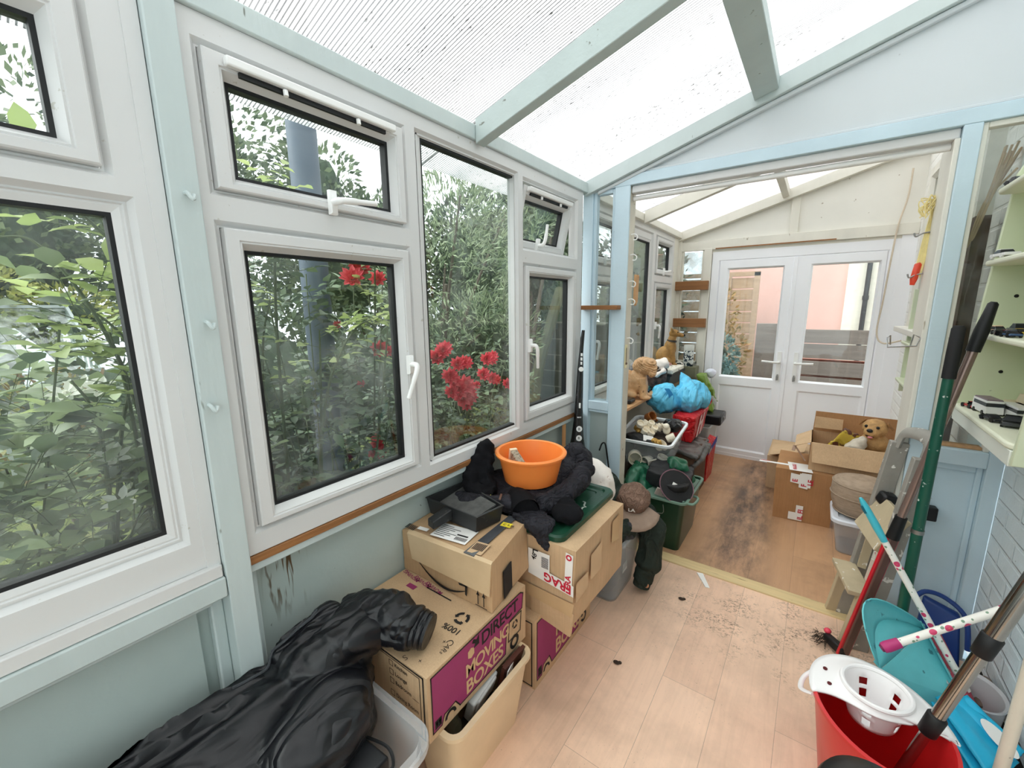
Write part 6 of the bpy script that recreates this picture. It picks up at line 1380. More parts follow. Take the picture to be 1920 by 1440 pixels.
# dog in the box
P, Rz = frame((1.53, 1.20, .475), -1.95)
dg = thing('dog_figurine', 'sandy terrier figurine with its tongue out sitting in the open cardboard box', 'figurine', (1.53, 1.2, .475), 'dog figurines')
SAND = mat('sandy_dog_coat', (190, 148, 96), .7, .22, 30, .7, 90)
b = B().ell(P(-.02, 0, .12), (.10, .10, .12), Rz).ell(P(.02, 0, .20), (.075, .078, .07), Rz).ell(P(.04, 0, .305), (.068, .068, .060), Rz).ell(P(.095, 0, .285), (.038, .042, .034), Rz).ell(P(.08, 0, .262), (.034, .036, .022), Rz)
lump('body', b, SAND, dg, .007, lambda p: .004 * noise.noise(p * 45) + .002 * noise.noise(p * 110), 1)
for sg in (-1, 1):
    e = B().hexa([P(.03, .050 * sg, .345), P(.06, .062 * sg, .335), P(.04, .085 * sg, .30), P(.015, .088 * sg, .305), P(.02, .052 * sg, .362), P(.05, .066 * sg, .352), P(.03, .094 * sg, .308), P(.01, .094 * sg, .312)])
    lump('ear', e, mat('brown_ear', (150, 106, 62), .7, .2, 30), dg, .006, None, 2)
    mk('eye', B().ell(P(.098, .030 * sg, .322), .0095), BLACK, dg)
mk('nose', B().ell(P(.130, 0, .302), (.012, .017, .012), Rz), BLACK, dg); mk('mouth', B().ell(P(.112, 0, .266), (.014, .026, .010), Rz), mat('dark_mouth', (60, 30, 28), .5), dg)
mk('tongue', B().ell(P(.122, .004, .258), (.012, .014, .007), Rz), mat('pink_tongue', (226, 140, 146), .4), dg)
mk('muzzle_mark', B().ell(P(.118, 0, .285), (.012, .03, .014), Rz), mat('grey_muzzle', (140, 122, 92), .7, .2, 40), dg)
lump('crisp_packet', B().obox((1.36, 1.16, .65), (.10, .03, .20), (.3, .45, .2)), mat('brown_yellow_packet', (206, 178, 70), .35, .1, 10, speck=(9, .48, (96, 56, 44))), None, .007, folds(.006, 14), 1, label='brown and yellow packet leaning in the open cardboard box', cat='packet')
lump('soft_ornament', B().ell((1.42, 1.11, .63), (.05, .045, .09), (0, .35, 0)).ell((1.455, 1.10, .69), (.03, .03, .035)), mat('dirty_white_fluff', (206, 196, 180), .9, .15, 26, .7, 60), None, .007, folds(.009, 18), 1, label='dirty white fluffy ornament between the packet and the terrier', cat='ornament')
# clear tub and pouffe
ctb = thing('storage_tub', 'clear plastic tub with a pale lid rim under the round beige stool', 'tub', (1.47, .78, FZ), 'back-room tubs')
mk('tub_body', B().tubbox(1.34, 1.62, .64, .94, FZ, .30, fl=.03, rad=.04, rim=.010, th=.004), plastic_clear('tub_bright', (222, 226, 230), .12), ctb, ang=50)
b = B(); L = [rr(1.325, 1.635, .625, .955, .05, .300), rr(1.325, 1.635, .625, .955, .05, .318), rr(1.335, 1.625, .635, .945, .045, .325), rr(1.36, 1.60, .66, .92, .035, .322), rr(1.366, 1.594, .666, .914, .033, .312)]
loops(b, L, 20); mk('lid', b, mat('milky_lid', (214, 218, 226), .3), ctb, ang=30)
stl = thing('stool', 'round beige padded stool on the clear tub', 'stool', (1.47, .81, .326))
BEI = mat('beige_upholstery', (164, 144, 124), .85, .16, 26, .6, 90, aniso=(1, 1, 5))
mk('seat_body', B().lathe([(.12, 0), (.128, .004), (.146, .07), (.152, .13), (.150, .175), (.146, .185)], (1.465, .81, .326), 40), BEI, stl, ang=60)
mk('cushion_top', B().lathe([(.146, 0), (.142, .012), (.10, .026), (0, .030)], (1.465, .81, .511), 40), BEI, stl, ang=60)
for z, r in ((.511, .1485), (.44, .153), (.335, .13)): mk('piping', B().tube([(1.465 + r * math.cos(t), .81 + r * math.sin(t), z) for t in [2 * PI * k / 40 for k in range(40)]], .004, 6, closed=True), BEI, stl)
pt = thing('plant_pot', 'small white pot with red flowers painted on it behind the ladder', 'pot', (1.545, .45, FZ))
mk('pot_body', B().lathe([(0, 0), (.04, 0), (.055, .14), (.058, .15), (.052, .15), (.04, .02), (0, .02)], (1.53, .44, FZ), 24), mat('white_glaze_red_flowers', (238, 234, 226), .3, .03, 8, speck=(36, .655, (190, 50, 60))), pt, ang=40)
# things hung at the right of the opening
CORD = mat('yellow_string', (236, 222, 160), .8, .1, 30)
st = thing('string_bundle', 'pale yellow frayed string with an orange-red grip hanging by the right-hand post', 'string', (1.50, .28, 1.9))
b = B()
for k in range(7): b.tube(bez([(1.485 + .004 * k, .205, 2.02 - .004 * k), (1.48 + .004 * k, .20 + .003 * k, 1.94), (1.47 + .004 * k, .20, 1.84), (1.462 + .003 * k, .205, 1.72 - .006 * k)], 5), .0022, 5)
for k in range(16): b.tube(bez([(1.49, .205, 2.0), (1.47 + rnd.uniform(-.03, .03), .19 + rnd.uniform(-.02, .02), 2.0 + rnd.uniform(-.03, .02)), (1.462 + rnd.uniform(-.02, .02), .19, 1.95 + rnd.uniform(-.03, .01))], 4), .0022, 5)
mk('strands', b, CORD, st)
mk('grip', B().tube([(1.475, .21, 1.755), (1.47, .21, 1.74), (1.462, .21, 1.68), (1.46, .21, 1.655)], [.006, .014, .013, .008], 10), mat('orange_red_plastic', (220, 72, 44), .3), st, label='orange-red plastic grip')
for k, (y, z) in enumerate(((.195, 1.86), (.20, 1.69))): tagit(mk('cup_hook', B().tube(bez([(1.488, y, z + .012), (1.465, y, z + .008), (1.445, y - .004, z - .004), (1.438, y - .006, z + .012)], 5), .003, 6), GREYM), ('upper steel hook beside the yellow string', 'lower steel hook beside the orange grip')[k], 'hook', 'steel hooks')
wh = thing('wire_holder', 'bent wire holder screwed to the right-hand post lining', 'holder', (1.45, .15, 1.40))
b = B().tube([(1.488, .02, 1.44), (1.48, .02, 1.405), (1.40, .10, 1.39), (1.395, .105, 1.43), (1.405, .11, 1.44), (1.41, .12, 1.40)], .003, 6).tube([(1.488, .04, 1.44), (1.47, .045, 1.45), (1.465, .05, 1.40)], .003, 6)
mk('wire', b, CHROME, wh)
tagit(mk('aerial_cable', B().tube(bez([(1.60, 2.08, 2.55), (1.595, 2.08, 2.35), (1.565, 2.08, 2.16), (1.55, 2.06, 1.9), (1.54, 2.06, 1.6), (1.53, 2.05, 1.35), (1.57, 2.0, 1.27), (1.66, 1.9, 1.30)], 8), .006, 8), mat('dirty_white_cable', (206, 192, 172), .5, .1)), 'dirty white cable hanging down the wall right of the double doors', 'cable')
wv = struct('window_7', B().ring([((.35, 1.62, 1.42, 2.42), -.0), ((.35, 1.62, 1.42, 2.42), .05), ((.40, 1.57, 1.47, 2.37), .05), ((.42, 1.55, 1.49, 2.35), .03), ((.42, 1.55, 1.49, 2.35), .0)], lambda a, b_, d: (1.69 - d, a, b_)), CREAM)
mk('pane', B().box(1.672, 1.676, .42, 1.55, 1.49, 2.35), GLASS, wv, smooth=False); mk('sill', B().box(1.58, 1.69, .34, 1.64, 1.385, 1.42), CREAM2, wv, bevel=.004)
GRS = mat('pale_green_paint', (208, 216, 188), .5, .03, 4, .15, 20)
gs = thing('wall_shelf_unit', 'narrow pale green shelf unit hung on the back-room side wall', 'shelf unit', (1.64, .95, 1.03))
mk('end_panel', B().box(1.60, 1.689, .80, .815, 1.03, 1.66), GRS, gs, bevel=.003); mk('end_panel', B().box(1.60, 1.689, 1.20, 1.215, 1.03, 1.66), GRS, gs, bevel=.003)
for z in (1.10, 1.33): mk('shelf', B().box(1.575, 1.689, .815, 1.2, z, z + .018), GRS, gs, bevel=.006)
tagit(mk('door_knob', B().lathe([(.0, .012), (.010, .010), (.012, 0), (.010, -.006)], (1.64, 2.098, .60), 14, Matrix.Rotation(PI / 2, 3, 'X')), BLACK), 'small black knob on the white board right of the doors', 'knob')
# ================================================================= right-hand corner of the front room
# pale green toy shelf
su = thing('wall_shelf_unit', 'pale green painted shelf unit full of toy cars beside the right-hand wall', 'shelf unit', (1.69, -.35, 1.14))
GRU = mat('pale_green_gloss', (206, 214, 184), .4, .04, 3, .12, 14, speck=(12, .745, (60, 60, 50)))
ep = [(1.600, 1.145), (1.779, 1.145), (1.779, 2.06), (1.69, 2.06), (1.66, 2.045), (1.645, 2.01), (1.622, 1.6)]
mk('end_panel', B().prism(ep, lambda a, b_, d: (a, d, b_), -.075, -.06), GRU, su, bevel=.003)
mk('end_panel', B().prism(ep, lambda a, b_, d: (a, d, b_), -.69, -.675), GRU, su, bevel=.003)
mk('back_panel', B().box(1.772, 1.779, -.675, -.075, 1.145, 2.06), GRU, su)
for k, (z, x) in enumerate(((1.185, 1.592), (1.455, 1.604), (1.705, 1.604), (1.945, 1.602))):
    b = B(); poly = [(x + .03, -.074), (1.771, -.074), (1.771, -.676), (x + .03, -.676)] + [(x + .03 - .03 * math.sin(t), -.646 - .03 * math.cos(t)) for t in (.5, 1.0, 1.57)] + [(x + .03 - .03 * math.sin(t), -.104 + .03 * math.cos(t)) for t in (1.57, 1.0, .5)]
    mk('shelf', b.prism(poly, lambda a, c_, d: (a, c_, d), z, z + .018), mat('cream_shelf_edge', (226, 228, 206), .45, .03, 4), su, bevel=.006, seg=3)
mk('apron', B().box(1.598, 1.612, -.675, -.075, 1.14, 1.184), mat('white_green_gloss', (222, 226, 216), .4, .04, 4, .1, 14, speck=(14, .73, (150, 150, 130))), su, bevel=.002)
for z in (1.33, 1.60, 1.83): mk('screw_hole', B().tube([(1.70, -.0765, z), (1.70, -.0755, z)], .006, 10), BLACK, su)
def car(c, ang, rgb, label, L=.072, W=.03, H=.024, kind='saloon', cat='toy car', roof=None, wheel=(20, 20, 20), group='toy cars on the green shelf'):
    P, Rz = frame(c, ang); t = thing('toy_car' if cat == 'toy car' else cat.replace(' ', '_'), label, cat, c, group)
    pm = mat('toy_%d_%d_%d' % rgb, rgb, .3, .06, 20, spec=.5); h = L / 2; w_ = W / 2; g = .006
    def hx(x0, x1, z0, x2, x3, z1, ww=1., wt=.85): return [P(x0, -w_ * ww, z0), P(x1, -w_ * ww, z0), P(x1, w_ * ww, z0), P(x0, w_ * ww, z0), P(x2, -w_ * wt, z1), P(x3, -w_ * wt, z1), P(x3, w_ * wt, z1), P(x2, w_ * wt, z1)]
    b = B()
    if kind == 'saloon': b.hexa(hx(-h, h, g, -h * .97, h * .95, H * .58, 1, .96))
    elif kind == 'van': b.hexa(hx(-h, h, g, -h, h * .92, H, 1, .95))
    elif kind == 'tank': b.hexa(hx(-h, h, .004, -h * .9, h * .8, H * .6, 1, .9)).hexa(hx(-h * .4, h * .35, H * .6, -h * .3, h * .25, H, .6, .5)).tube([P(h * .3, 0, H * .8), P(h * 1.2, 0, H * .86)], .003, 6)
    elif kind == 'pickup': b.hexa(hx(-h, h, g, -h, h * .96, H * .5, 1, .96))
    mk('car_body', b, pm, t, bevel=.002)
    if kind in ('saloon', 'pickup'):
        x0, x1 = (-h * .62, h * .35) if kind == 'saloon' else (0, h * .5)
        mk('cabin', B().hexa(hx(x0, x1, H * .56, x0 + .010, x1 - .012, H, .92, .72)), mat('toy_window_dark', (42, 44, 48), .2), t, bevel=.001)
        mk('roof', B().hexa(hx(x0 + .009, x1 - .011, H * .95, x0 + .011, x1 - .013, H * 1.04, .74, .7)), mat('toy_%d_%d_%d' % (roof or rgb), roof or rgb, .3, .06, 20), t)
    if kind == 'van':
        mk('windows', B().hexa(hx(-h * .8, h * .98, H * .62, -h * .8, h * .95, H * .86, .99, .975)), mat('toy_window_dark', (42, 44, 48), .2), t)
        if roof: mk('roof', B().hexa(hx(-h * .95, h * .85, H, -h * .9, h * .8, H * 1.08, .9, .8)), mat('toy_%d_%d_%d' % roof, roof, .4, .1), t)
    if kind != 'tank':
        wm = mat('toy_wheel_%d' % wheel[0], wheel, .4)
        for a in (-.6, .6):
            for s in (-1, 1): mk('wheel', B().tube([P(a * h, s * w_ * .75, .0075), P(a * h, s * w_ * 1.06, .0075)], .0078, 12), wm, t)
    return t
Z1, Z2, Z3, Z4 = 1.2035, 1.4735, 1.7235, 1.9635
car((1.622, -.165, Z1), -1.3, (176, 34, 40), 'small red toy pickup at the far front corner of the lowest green shelf', .06, .028, .024, 'pickup')
car((1.645, -.245, Z1), -1.45, (232, 232, 228), 'white toy van with grey roof behind the red pickup on the lowest shelf', .10, .045, .05, 'van', roof=(120, 104, 110))
car((1.70, -.30, Z1), -1.5, (214, 214, 212), 'pale grey toy lorry behind the white van on the lowest green shelf', .12, .045, .045, 'van')
car((1.63, -.375, Z1), -1.3, (30, 32, 34), 'flat black toy car in front of the grey toy lorry on the lowest shelf', .075, .034, .02)
car((1.655, -.435, Z1), -1.8, (36, 37, 36), 'black toy jeep with chunky wheels at the front of the lowest shelf', .075, .042, .036, 'pickup')
car((1.69, -.40, Z1), -1.2, (26, 26, 28), 'black toy car beside the toy tank on the lowest green shelf', .08, .036, .026)
car((1.735, -.25, Z1), -1.4, (206, 192, 158), 'large sand-coloured toy tank at the back of the lowest green shelf', .15, .07, .075, 'tank', cat='toy tank')
car((1.64, -.215, Z2), -1.25, (232, 188, 154), 'pale pink toy saloon with dark windows on the second green shelf', .078, .03, .026)
car((1.622, -.17, Z2), -1.2, (150, 84, 56), 'low rust-brown toy car at the front of the second green shelf', .07, .028, .016)
car((1.69, -.20, Z2), -1.4, (84, 90, 84), 'grey-green toy car at the back of the second green shelf', .075, .032, .034)
car((1.632, -.27, Z2), -1.6, (70, 74, 78), 'dark grey toy car behind the rust-brown one on the second shelf', .07, .03, .018)
car((1.635, -.335, Z2), -1.0, (140, 36, 40), 'dark red toy car near the edge of the second green shelf', .06, .026, .018)
car((1.665, -.31, Z2), -1.3, (220, 190, 70), 'small yellow toy car behind the dark red one on the second shelf', .05, .024, .022)
car((1.625, -.40, Z2), -1.5, (60, 84, 120), 'blue-grey toy car at the near end of the second green shelf', .07, .03, .02)
car((1.625, -.20, Z3), -1.45, (226, 226, 224), 'white toy saloon with black trim on the third green shelf', .10, .04, .028, wheel=(214, 214, 212))
car((1.63, -.16, Z4), -1.2, (50, 52, 56), 'dark grey toy car on the topmost green shelf', .075, .03, .022)
# behind the right-hand glazed strip
tagit(mk('dark_post', B().box(1.615, 1.66, .20, .25, FZ, 1.92), mat('dark_brown_timber', (92, 66, 56), .7, .15, 8, .4, 30, aniso=(1, 1, .2))), 'dark brown timber post standing behind the right-hand glazed strip', 'post')
dgs = thing('dried_grass', 'bunch of dried reeds behind the top of the right-hand glazed strip', 'dried grass', (1.62, .12, 1.8))
b = B()
for k in range(16): a = rnd.uniform(0, 1); b.tube(bez([(1.585 + .02 * a, .11, 1.78 + .05 * a), (1.61 + .02 * a, .12, 1.95), (1.64 + rnd.uniform(0, .05), .12 + rnd.uniform(-.02, .02), 2.06 + rnd.uniform(0, .1))], 5), [.0022] * 8 + [.004] * 3, 5)
mk('stalks', b, mat('straw', (206, 174, 138), .8, .15, 20), dgs)
# step ladder
LD = mat('paint_splashed_wood', (186, 170, 140), .75, .12, 9, .5, 40, aniso=(1, 1, .4), speck=(30, .655, (226, 222, 214)))
LDM = mat('paint_splashed_grey_metal', (150, 146, 138), .5, .12, 9, .3, 40, speck=(26, .64, (226, 224, 218)))
ldr = thing('step_ladder', 'small paint-splashed wooden step ladder leaning by the right-hand post', 'ladder', (1.4, -.08, FZ))
e1 = Vector((.19, -.98, 0)).normalized(); Lf = Vector((1.382, .05, FZ)); Lt = Vector((1.475, .0, 1.0)); wd = .235
mk('side_rail', B().bar(Lf, Lt, .03, .062, (1, .2, 0)), LDM, ldr, bevel=.003)
mk('side_rail', B().bar(Lf + e1 * wd, Lt + e1 * wd * .95, .03, .062, (1, .2, 0)), LDM, ldr, bevel=.003)
hp = bez([Lt + Vector((-.005, 0, -.02)), Lt + Vector((.012, -.015, .045)), Lt + e1 * wd * .5 + Vector((.03, 0, .065)), Lt + e1 * wd * .85 + Vector((.02, 0, .045)), Lt + e1 * wd * .97 + Vector((.0, 0, -.03))], 6)
mk('handle_hoop', B().tube(hp, .026, 10, sq=(1, .45)), LDM, ldr, ang=60)
mk('leg', B().bar((1.337, .045, FZ), (1.372, .022, .37), .028, .05, (1, .2, 0)), LD, ldr, bevel=.003)
mk('leg', B().bar(Vector((1.337, .045, FZ)) + e1 * wd, Vector((1.372, .022, .37)) + e1 * wd, .028, .05, (1, .2, 0)), LD, ldr, bevel=.003)
def tread(p0, p1, up, name):
    p0 = Vector(p0); p1 = Vector(p1); W_ = e1 * (wd + .02); t = (p1 - p0).normalized(); n = W_.cross(t).normalized() * .022
    if n.z > 0: n = -n
    mk(name, B().hexa([p0 + n, p1 + n, p1 + W_ + n, p0 + W_ + n, p0, p1, p1 + W_, p0 + W_]), LD, ldr, bevel=.003)
tread((1.312, .020, .39), (1.398, .024, .39), 1, 'tread'); tread((1.368, .006, .60), (1.446, .004, .755), 1, 'top_platform')
mk('brace', B().obox((1.425, -.02, .50), (.03, .02, .20), (0, .1, 0)), LD, ldr)
mk('hinge_block', B().obox((1.462, -.02, .745), (.06, .05, .055), (.3, .2, .5)), mat('black_splashed_tin', (22, 22, 24), .4, .1, 10, speck=(30, .62, (220, 220, 216))), ldr, bevel=.012, label='black paint-splashed hinge block')
# long poles
gp_ = thing('garden_pole', 'dark green metal pole with a black grip standing in front of the brown pole', 'pole', (1.505, -.37, FZ))
mk('shaft', B().tube([(1.505, -.37, FZ), (1.509, -.368, .85), (1.515, -.366, 1.34)], [.0165, .0165, .0145], 16), mat('green_painted_metal', (18, 78, 62), .35, .08, 12, speck=(46, .695, (190, 196, 190))), gp_, ang=60)
mk('grip', B().tube([(1.515, -.366, 1.33), (1.516, -.366, 1.42), (1.517, -.366, 1.495), (1.517, -.366, 1.505)], [.0185, .0185, .0175, .012], 16), mat('black_foam_grip', (26, 26, 28), .7), gp_, ang=60)
mk('joint', B().tube([(1.5083, -.368, .765), (1.5084, -.368, .78)], .0185, 16), GREYM, gp_)
mp1 = Vector((1.368, -.285, FZ + .02)); mp2 = Vector((1.574, -.325, 1.46)); ml = lambda t: mp1.lerp(mp2, t)
mpole = thing('mop_pole', 'brown and silver metal broom pole with a black end leaning on the toy shelf', 'pole', mp1)
mk('shaft', B().tube([ml(.46), ml(1.0)], .0135, 14), mat('brushed_brown_metal', (150, 128, 120), .25, .12, 6, metal=.6, aniso=(1, 1, .2)), mpole, ang=60)
mk('end_cap', B().tube([ml(.97), ml(1.02), ml(1.05), ml(1.085), ml(1.09)], [.018, .019, .016, .013, .007], 14), BLACK, mpole, ang=60)
mk('collar', B().tube([ml(.43), ml(.455), ml(.50)], [.021, .020, .018], 14), BLACK, mpole, ang=60)
dr_ = (mp2 - mp1).normalized(); sd_ = Vector((.5, -.85, 0)).normalized(); 
mk('lower_shaft', B().bar(ml(.0), ml(.44), .026, .034, (.85, .5, 0)), mat('dark_brown_plastic', (104, 74, 66), .4, .1), mpole, bevel=.006)
for sg in (-1, 1): mk('red_edge', B().bar(ml(.0) + Vector((.81, .58, 0)) * .019 * sg, ml(.43) + Vector((.81, .58, 0)) * .019 * sg, .012, .014, (.85, .5, 0)), mat('red_plastic_edge', (196, 34, 46), .3, .05), mpole, bevel=.003)
br = thing('hand_brush', 'small black hand brush with a red tip on the floor by the red-edged pole', 'brush', (1.335, -.25, FZ))
mk('handle', B().hexa([(1.30, -.22, FZ + .01), (1.325, -.205, FZ + .01), (1.385, -.29, FZ + .02), (1.36, -.31, FZ + .02), (1.30, -.22, FZ + .045), (1.325, -.205, FZ + .045), (1.385, -.29, FZ + .06), (1.36, -.31, FZ + .06)]), BLACK, br, bevel=.006)
mk('tip', B().ell((1.316, -.205, FZ + .05), (.014, .014, .012)), mat('red_pink_plastic', (226, 70, 92), .4), br)
b = B()
for k in range(70): p = Vector((rnd.uniform(1.28, 1.315), rnd.uniform(-.27, -.2), FZ + .03)); b.tube([p, p + Vector((rnd.uniform(-.025, .0), rnd.uniform(-.02, .01), rnd.uniform(-.025, .012)))], .0012, 4, caps=False)
mk('bristles', b, mat('dusty_bristles', (66, 54, 44), .9), br, recalc=False)
# patterned poles
def floral(name):
    t = NT(name); g = t.n('ShaderNodeTexCoord'); v = t.n('ShaderNodeTexVoronoi', i_Scale=30, i_Randomness=.75)
    t.l(g.outputs['Object'], v.inputs['Vector'])
    col = t.ramp(v.outputs['Distance'], [(.0, lin((240, 180, 60))), (.10, lin((206, 60, 104))), (.30, lin((206, 60, 104))), (.33, lin((240, 238, 230)))])
    v2 = t.n('ShaderNodeTexVoronoi', i_Scale=52, i_Randomness=1); t.l(g.outputs['Object'], v2.inputs['Vector'])
    col = t.mix(t.ramp(v2.outputs['Distance'], [(.20, (1, 1, 1)), (.24, (0, 0, 0))]), col, lin((120, 150, 124)))
    t.bsdf(col, .35); return t.m
FLO = floral('floral_print_sleeve')
f1a = Vector((1.342, -.42, .862)); f1b = Vector((1.69, -.42, .255)); fm = lambda t: f1a.lerp(f1b, t)
p1 = thing('broom_pole', 'flower-patterned white pole with a turquoise handle leaning across the step ladder', 'pole', f1b)
mk('shaft', B().tube([fm(.2), fm(1)], .011, 14), FLO, p1, ang=60)
mk('handle', B().tube([fm(-.02), fm(.0), fm(.04), fm(.14), fm(.22)], [.006, .011, .0145, .0165, .0135], 14, sq=(1, .8)), mat('turquoise_plastic', (70, 186, 204), .3, .06), p1, ang=60)
mk('handle_hole', B().tube([fm(.03) + Vector((-.012, -.012, .004)), fm(.07) + Vector((-.012, -.013, .004))], .004, 8), mat('dark_turquoise', (20, 96, 112), .5), p1)
TUR = mat('scuffed_turquoise', (104, 196, 202), .4, .10, 7, .1, 30, speck=(26, .66, (64, 130, 138)))
dp = thing('dustpan', 'large scuffed turquoise scoop dustpan standing behind the red bucket', 'dustpan', (1.53, -.5, .12))
Q = [Vector(p) for p in ((1.430, -.635, .365), (1.575, -.37, .405), (1.665, -.50, .27), (1.56, -.635, .235))]      # tilted pan floor: back-near, back-far, lip-far, lip-near
upn = Vector((-.45, -.42, .80)).normalized(); back = ((Q[0] - Q[3]).normalized())
b = B(); n = 14; vs = []
def hood(u, v):   # u along the back from near to far, v up the wall curling over
    p = Q[0].lerp(Q[1], u); bow = math.sin(PI * u)
    return p + back * (.10 * bow * (1 + .25 * math.sin(v * PI)) - .02 * v) + upn * (-.004 + .15 * v * (.35 + .65 * bow ** .7))
b.grid(15, 9, hood)
mkh = mk('hood', b, TUR, dp, recalc=False, ang=80); sm = mkh.modifiers.new('thick', 'SOLIDIFY'); sm.thickness = .004
b = B().hexa([Q[0] - upn * .005, Q[3] - upn * .005, Q[2] - upn * .005, Q[1] - upn * .005, Q[0] + back * .0, Q[3], Q[2], Q[1]]); b2 = b
for a, c_, h0, h1 in ((Q[0], Q[3], .05, .014), (Q[1], Q[2], .05, .014)):
    s = (Q[1] - Q[0]).normalized() * .004
    b.hexa([a - s, c_ - s, c_ + s, a + s, a - s + upn * h0, c_ - s + upn * h1, c_ + s + upn * h1, a + s + upn * h0])
mk('pan', b, TUR, dp, bevel=.002)
b = B().grid(15, 3, lambda u, v: Q[0].lerp(Q[1], u) + back * (.105 * math.sin(PI * u)) * v + upn * .0)
mkq = mk('pan_back', b, TUR, dp, recalc=False); sm = mkq.modifiers.new('thick', 'SOLIDIFY'); sm.thickness = .004
mk('underside', B().hexa([(1.46, -.60, FZ), (1.57, -.62, FZ), (1.63, -.50, FZ), (1.55, -.42, FZ), Q[0] - upn * .006, Q[3] - upn * .006, Q[2] - upn * .006, Q[1] - upn * .006]), TUR, dp)
g0 = Vector((1.425, -.70, .50)); g1 = Vector((1.72, -.575, .715)); fm = lambda t: g0.lerp(g1, t)
p2 = thing('dustpan_pole', 'flower-patterned white pole with a magenta end crossing in front of the turquoise dustpan', 'pole', g1)
mk('shaft', B().tube([fm(.06), fm(1.12)], .0115, 14), FLO, p2, ang=60); mk('end_socket', B().tube([fm(-.03), fm(.0), fm(.10)], [.015, .017, .015], 12), mat('magenta_plastic', (178, 46, 110), .4), p2, ang=60)
mk('end_ring', B().tube([fm(-.045), fm(-.03)], [.010, .012], 10), mat('dark_magenta', (110, 26, 70), .5), p2)
rp = thing('dustpan', 'dull red dustpan edge showing behind the turquoise one', 'dustpan', (1.66, -.42, .12), 'stacked dustpans')
mk('pan', B().hexa([(1.585, -.345, .385), (1.60, -.33, .385), (1.72, -.44, .17), (1.69, -.50, .19), (1.60, -.335, .41), (1.615, -.325, .405), (1.735, -.43, .19), (1.705, -.485, .225)]), mat('dull_raspberry_plastic', (190, 74, 92), .45, .06), rp, bevel=.004); mk('back', B().hexa([(1.60, -.33, FZ), (1.68, -.40, FZ), (1.72, -.43, FZ), (1.64, -.32, FZ), (1.60, -.335, .36), (1.69, -.43, .2), (1.73, -.43, .18), (1.63, -.32, .36)]), mat('dull_raspberry_plastic', (190, 74, 92), .45, .06), rp)
bp = thing('dustpan', 'dark blue dustpan standing against the partition behind the others', 'dustpan', (1.68, -.12, FZ), 'stacked dustpans')
NB = mat('navy_plastic', (30, 62, 128), .35, .06)
mk('pan', B().hexa([(1.60, -.14, FZ), (1.74, -.16, FZ), (1.74, -.10, FZ), (1.60, -.08, FZ), (1.62, -.06, .36), (1.73, -.08, .33), (1.73, -.06, .34), (1.62, -.04, .37)]), NB, bp, bevel=.008); mk('rim', B().tube(bez([(1.585, -.09, .36), (1.62, -.07, .395), (1.68, -.07, .39), (1.74, -.09, .34), (1.755, -.12, .22)], 6), .009, 8), NB, bp)
# red mop bucket
REDP = mat('red_bucket_plastic', (206, 36, 38), .28, .05, 4, spec=.5); WHT = mat('white_wringer_plastic', (242, 240, 240), .28, .02, spec=.5)
mb = thing('mop_bucket', 'red oval mop bucket with a white wringer on the floor', 'bucket', (1.405, -.91, FZ))
bc_ = Vector((1.402, -.885, FZ)); ang_ = Matrix.Rotation(.35, 3, 'Z')
mk('bucket_body', B().lathe([(0, 0), (.108, 0), (.114, .006), (.150, .285), (.158, .29), (.159, .302), (.150, .304), (.144, .295), (.108, .012), (0, .010)], bc_, 48, ang_, .98, 1.26), REDP, mb, ang=40)
mk('seam', B().tube([bc_ + ang_ @ Vector((.11 * .98 * math.cos(-.5), .11 * 1.26 * math.sin(-.5), .02)), bc_ + ang_ @ Vector((.145 * .98 * math.cos(-.5), .145 * 1.26 * math.sin(-.5), .28))], .003, 6), REDP, mb)
wc = Vector((1.398, -.815, FZ + .308))
# wringer plate: far two thirds of the rim with a round opening
def plate(u, v):
    t = 2 * PI * u; o = Vector((.080 * math.cos(t), .080 * math.sin(t), .022 * (1 - v) + .0))
    e = ang_ @ Vector((.166 * .98 * math.cos(t), .166 * 1.26 * math.sin(t), 0)); q = bc_ + Vector((0, 0, .306)) + e
    lim = -.895 + .10 * (q.x - 1.40)
    if q.y < lim: q.y = lim - .012 * math.cos((q.x - 1.40) * 30)
    a = wc + o
    p = a.lerp(q, v); p.z = lerp(wc.z + .018, FZ + .308, min(1, v * 1.4)) ; return p
b = B().grid(65, 7, plate); wp_ = mk('wringer_plate', b, WHT, mb, recalc=True, weld=.0005, ang=60); sm = wp_.modifiers.new('thick', 'SOLIDIFY'); sm.thickness = .006
b = B(); seg = 40; bands = [(.082, .020), (.077, .014), (.072, -.012), (.068, -.034), (.065, -.046), (.060, -.072), (.056, -.086), (.03, -.096), (0.0, -.097)]
vs = [wc + Vector((r * math.cos(2 * PI * j / seg), r * math.sin(2 * PI * j / seg), z)) for r, z in bands for j in range(seg)]; fs = []
for k in range(len(bands) - 1):
    for j in range(seg):
        if k in (2, 4) and (j % 8) in (3, 4): continue
        fs.append((k * seg + j, k * seg + (j + 1) % seg, (k + 1) * seg + (j + 1) % seg, (k + 1) * seg + j))
b.add(vs, fs); bk = mk('wringer_basket', b, WHT, wp_, weld=.0003, ang=60); sm = bk.modifiers.new('thick', 'SOLIDIFY'); sm.thickness = .003
mk('wringer_ring', B().tube([wc + Vector((.082 * math.cos(t), .082 * math.sin(t), .019)) for t in [2 * PI * k / 40 for k in range(40)]], .007, 8, closed=True), WHT, wp_)
mk('drain_holes', B().lathe([(0, 0), (.006, .0), (.006, .004)], (1.275, -.80, FZ + .312), 10).lathe([(0, 0), (.006, .0), (.006, .004)], (1.285, -.86, FZ + .312), 10).lathe([(0, 0), (.006, .0), (.006, .004)], (1.50, -.83, FZ + .313), 10), mat('hole_dark_red', (90, 20, 24), .6), wp_)
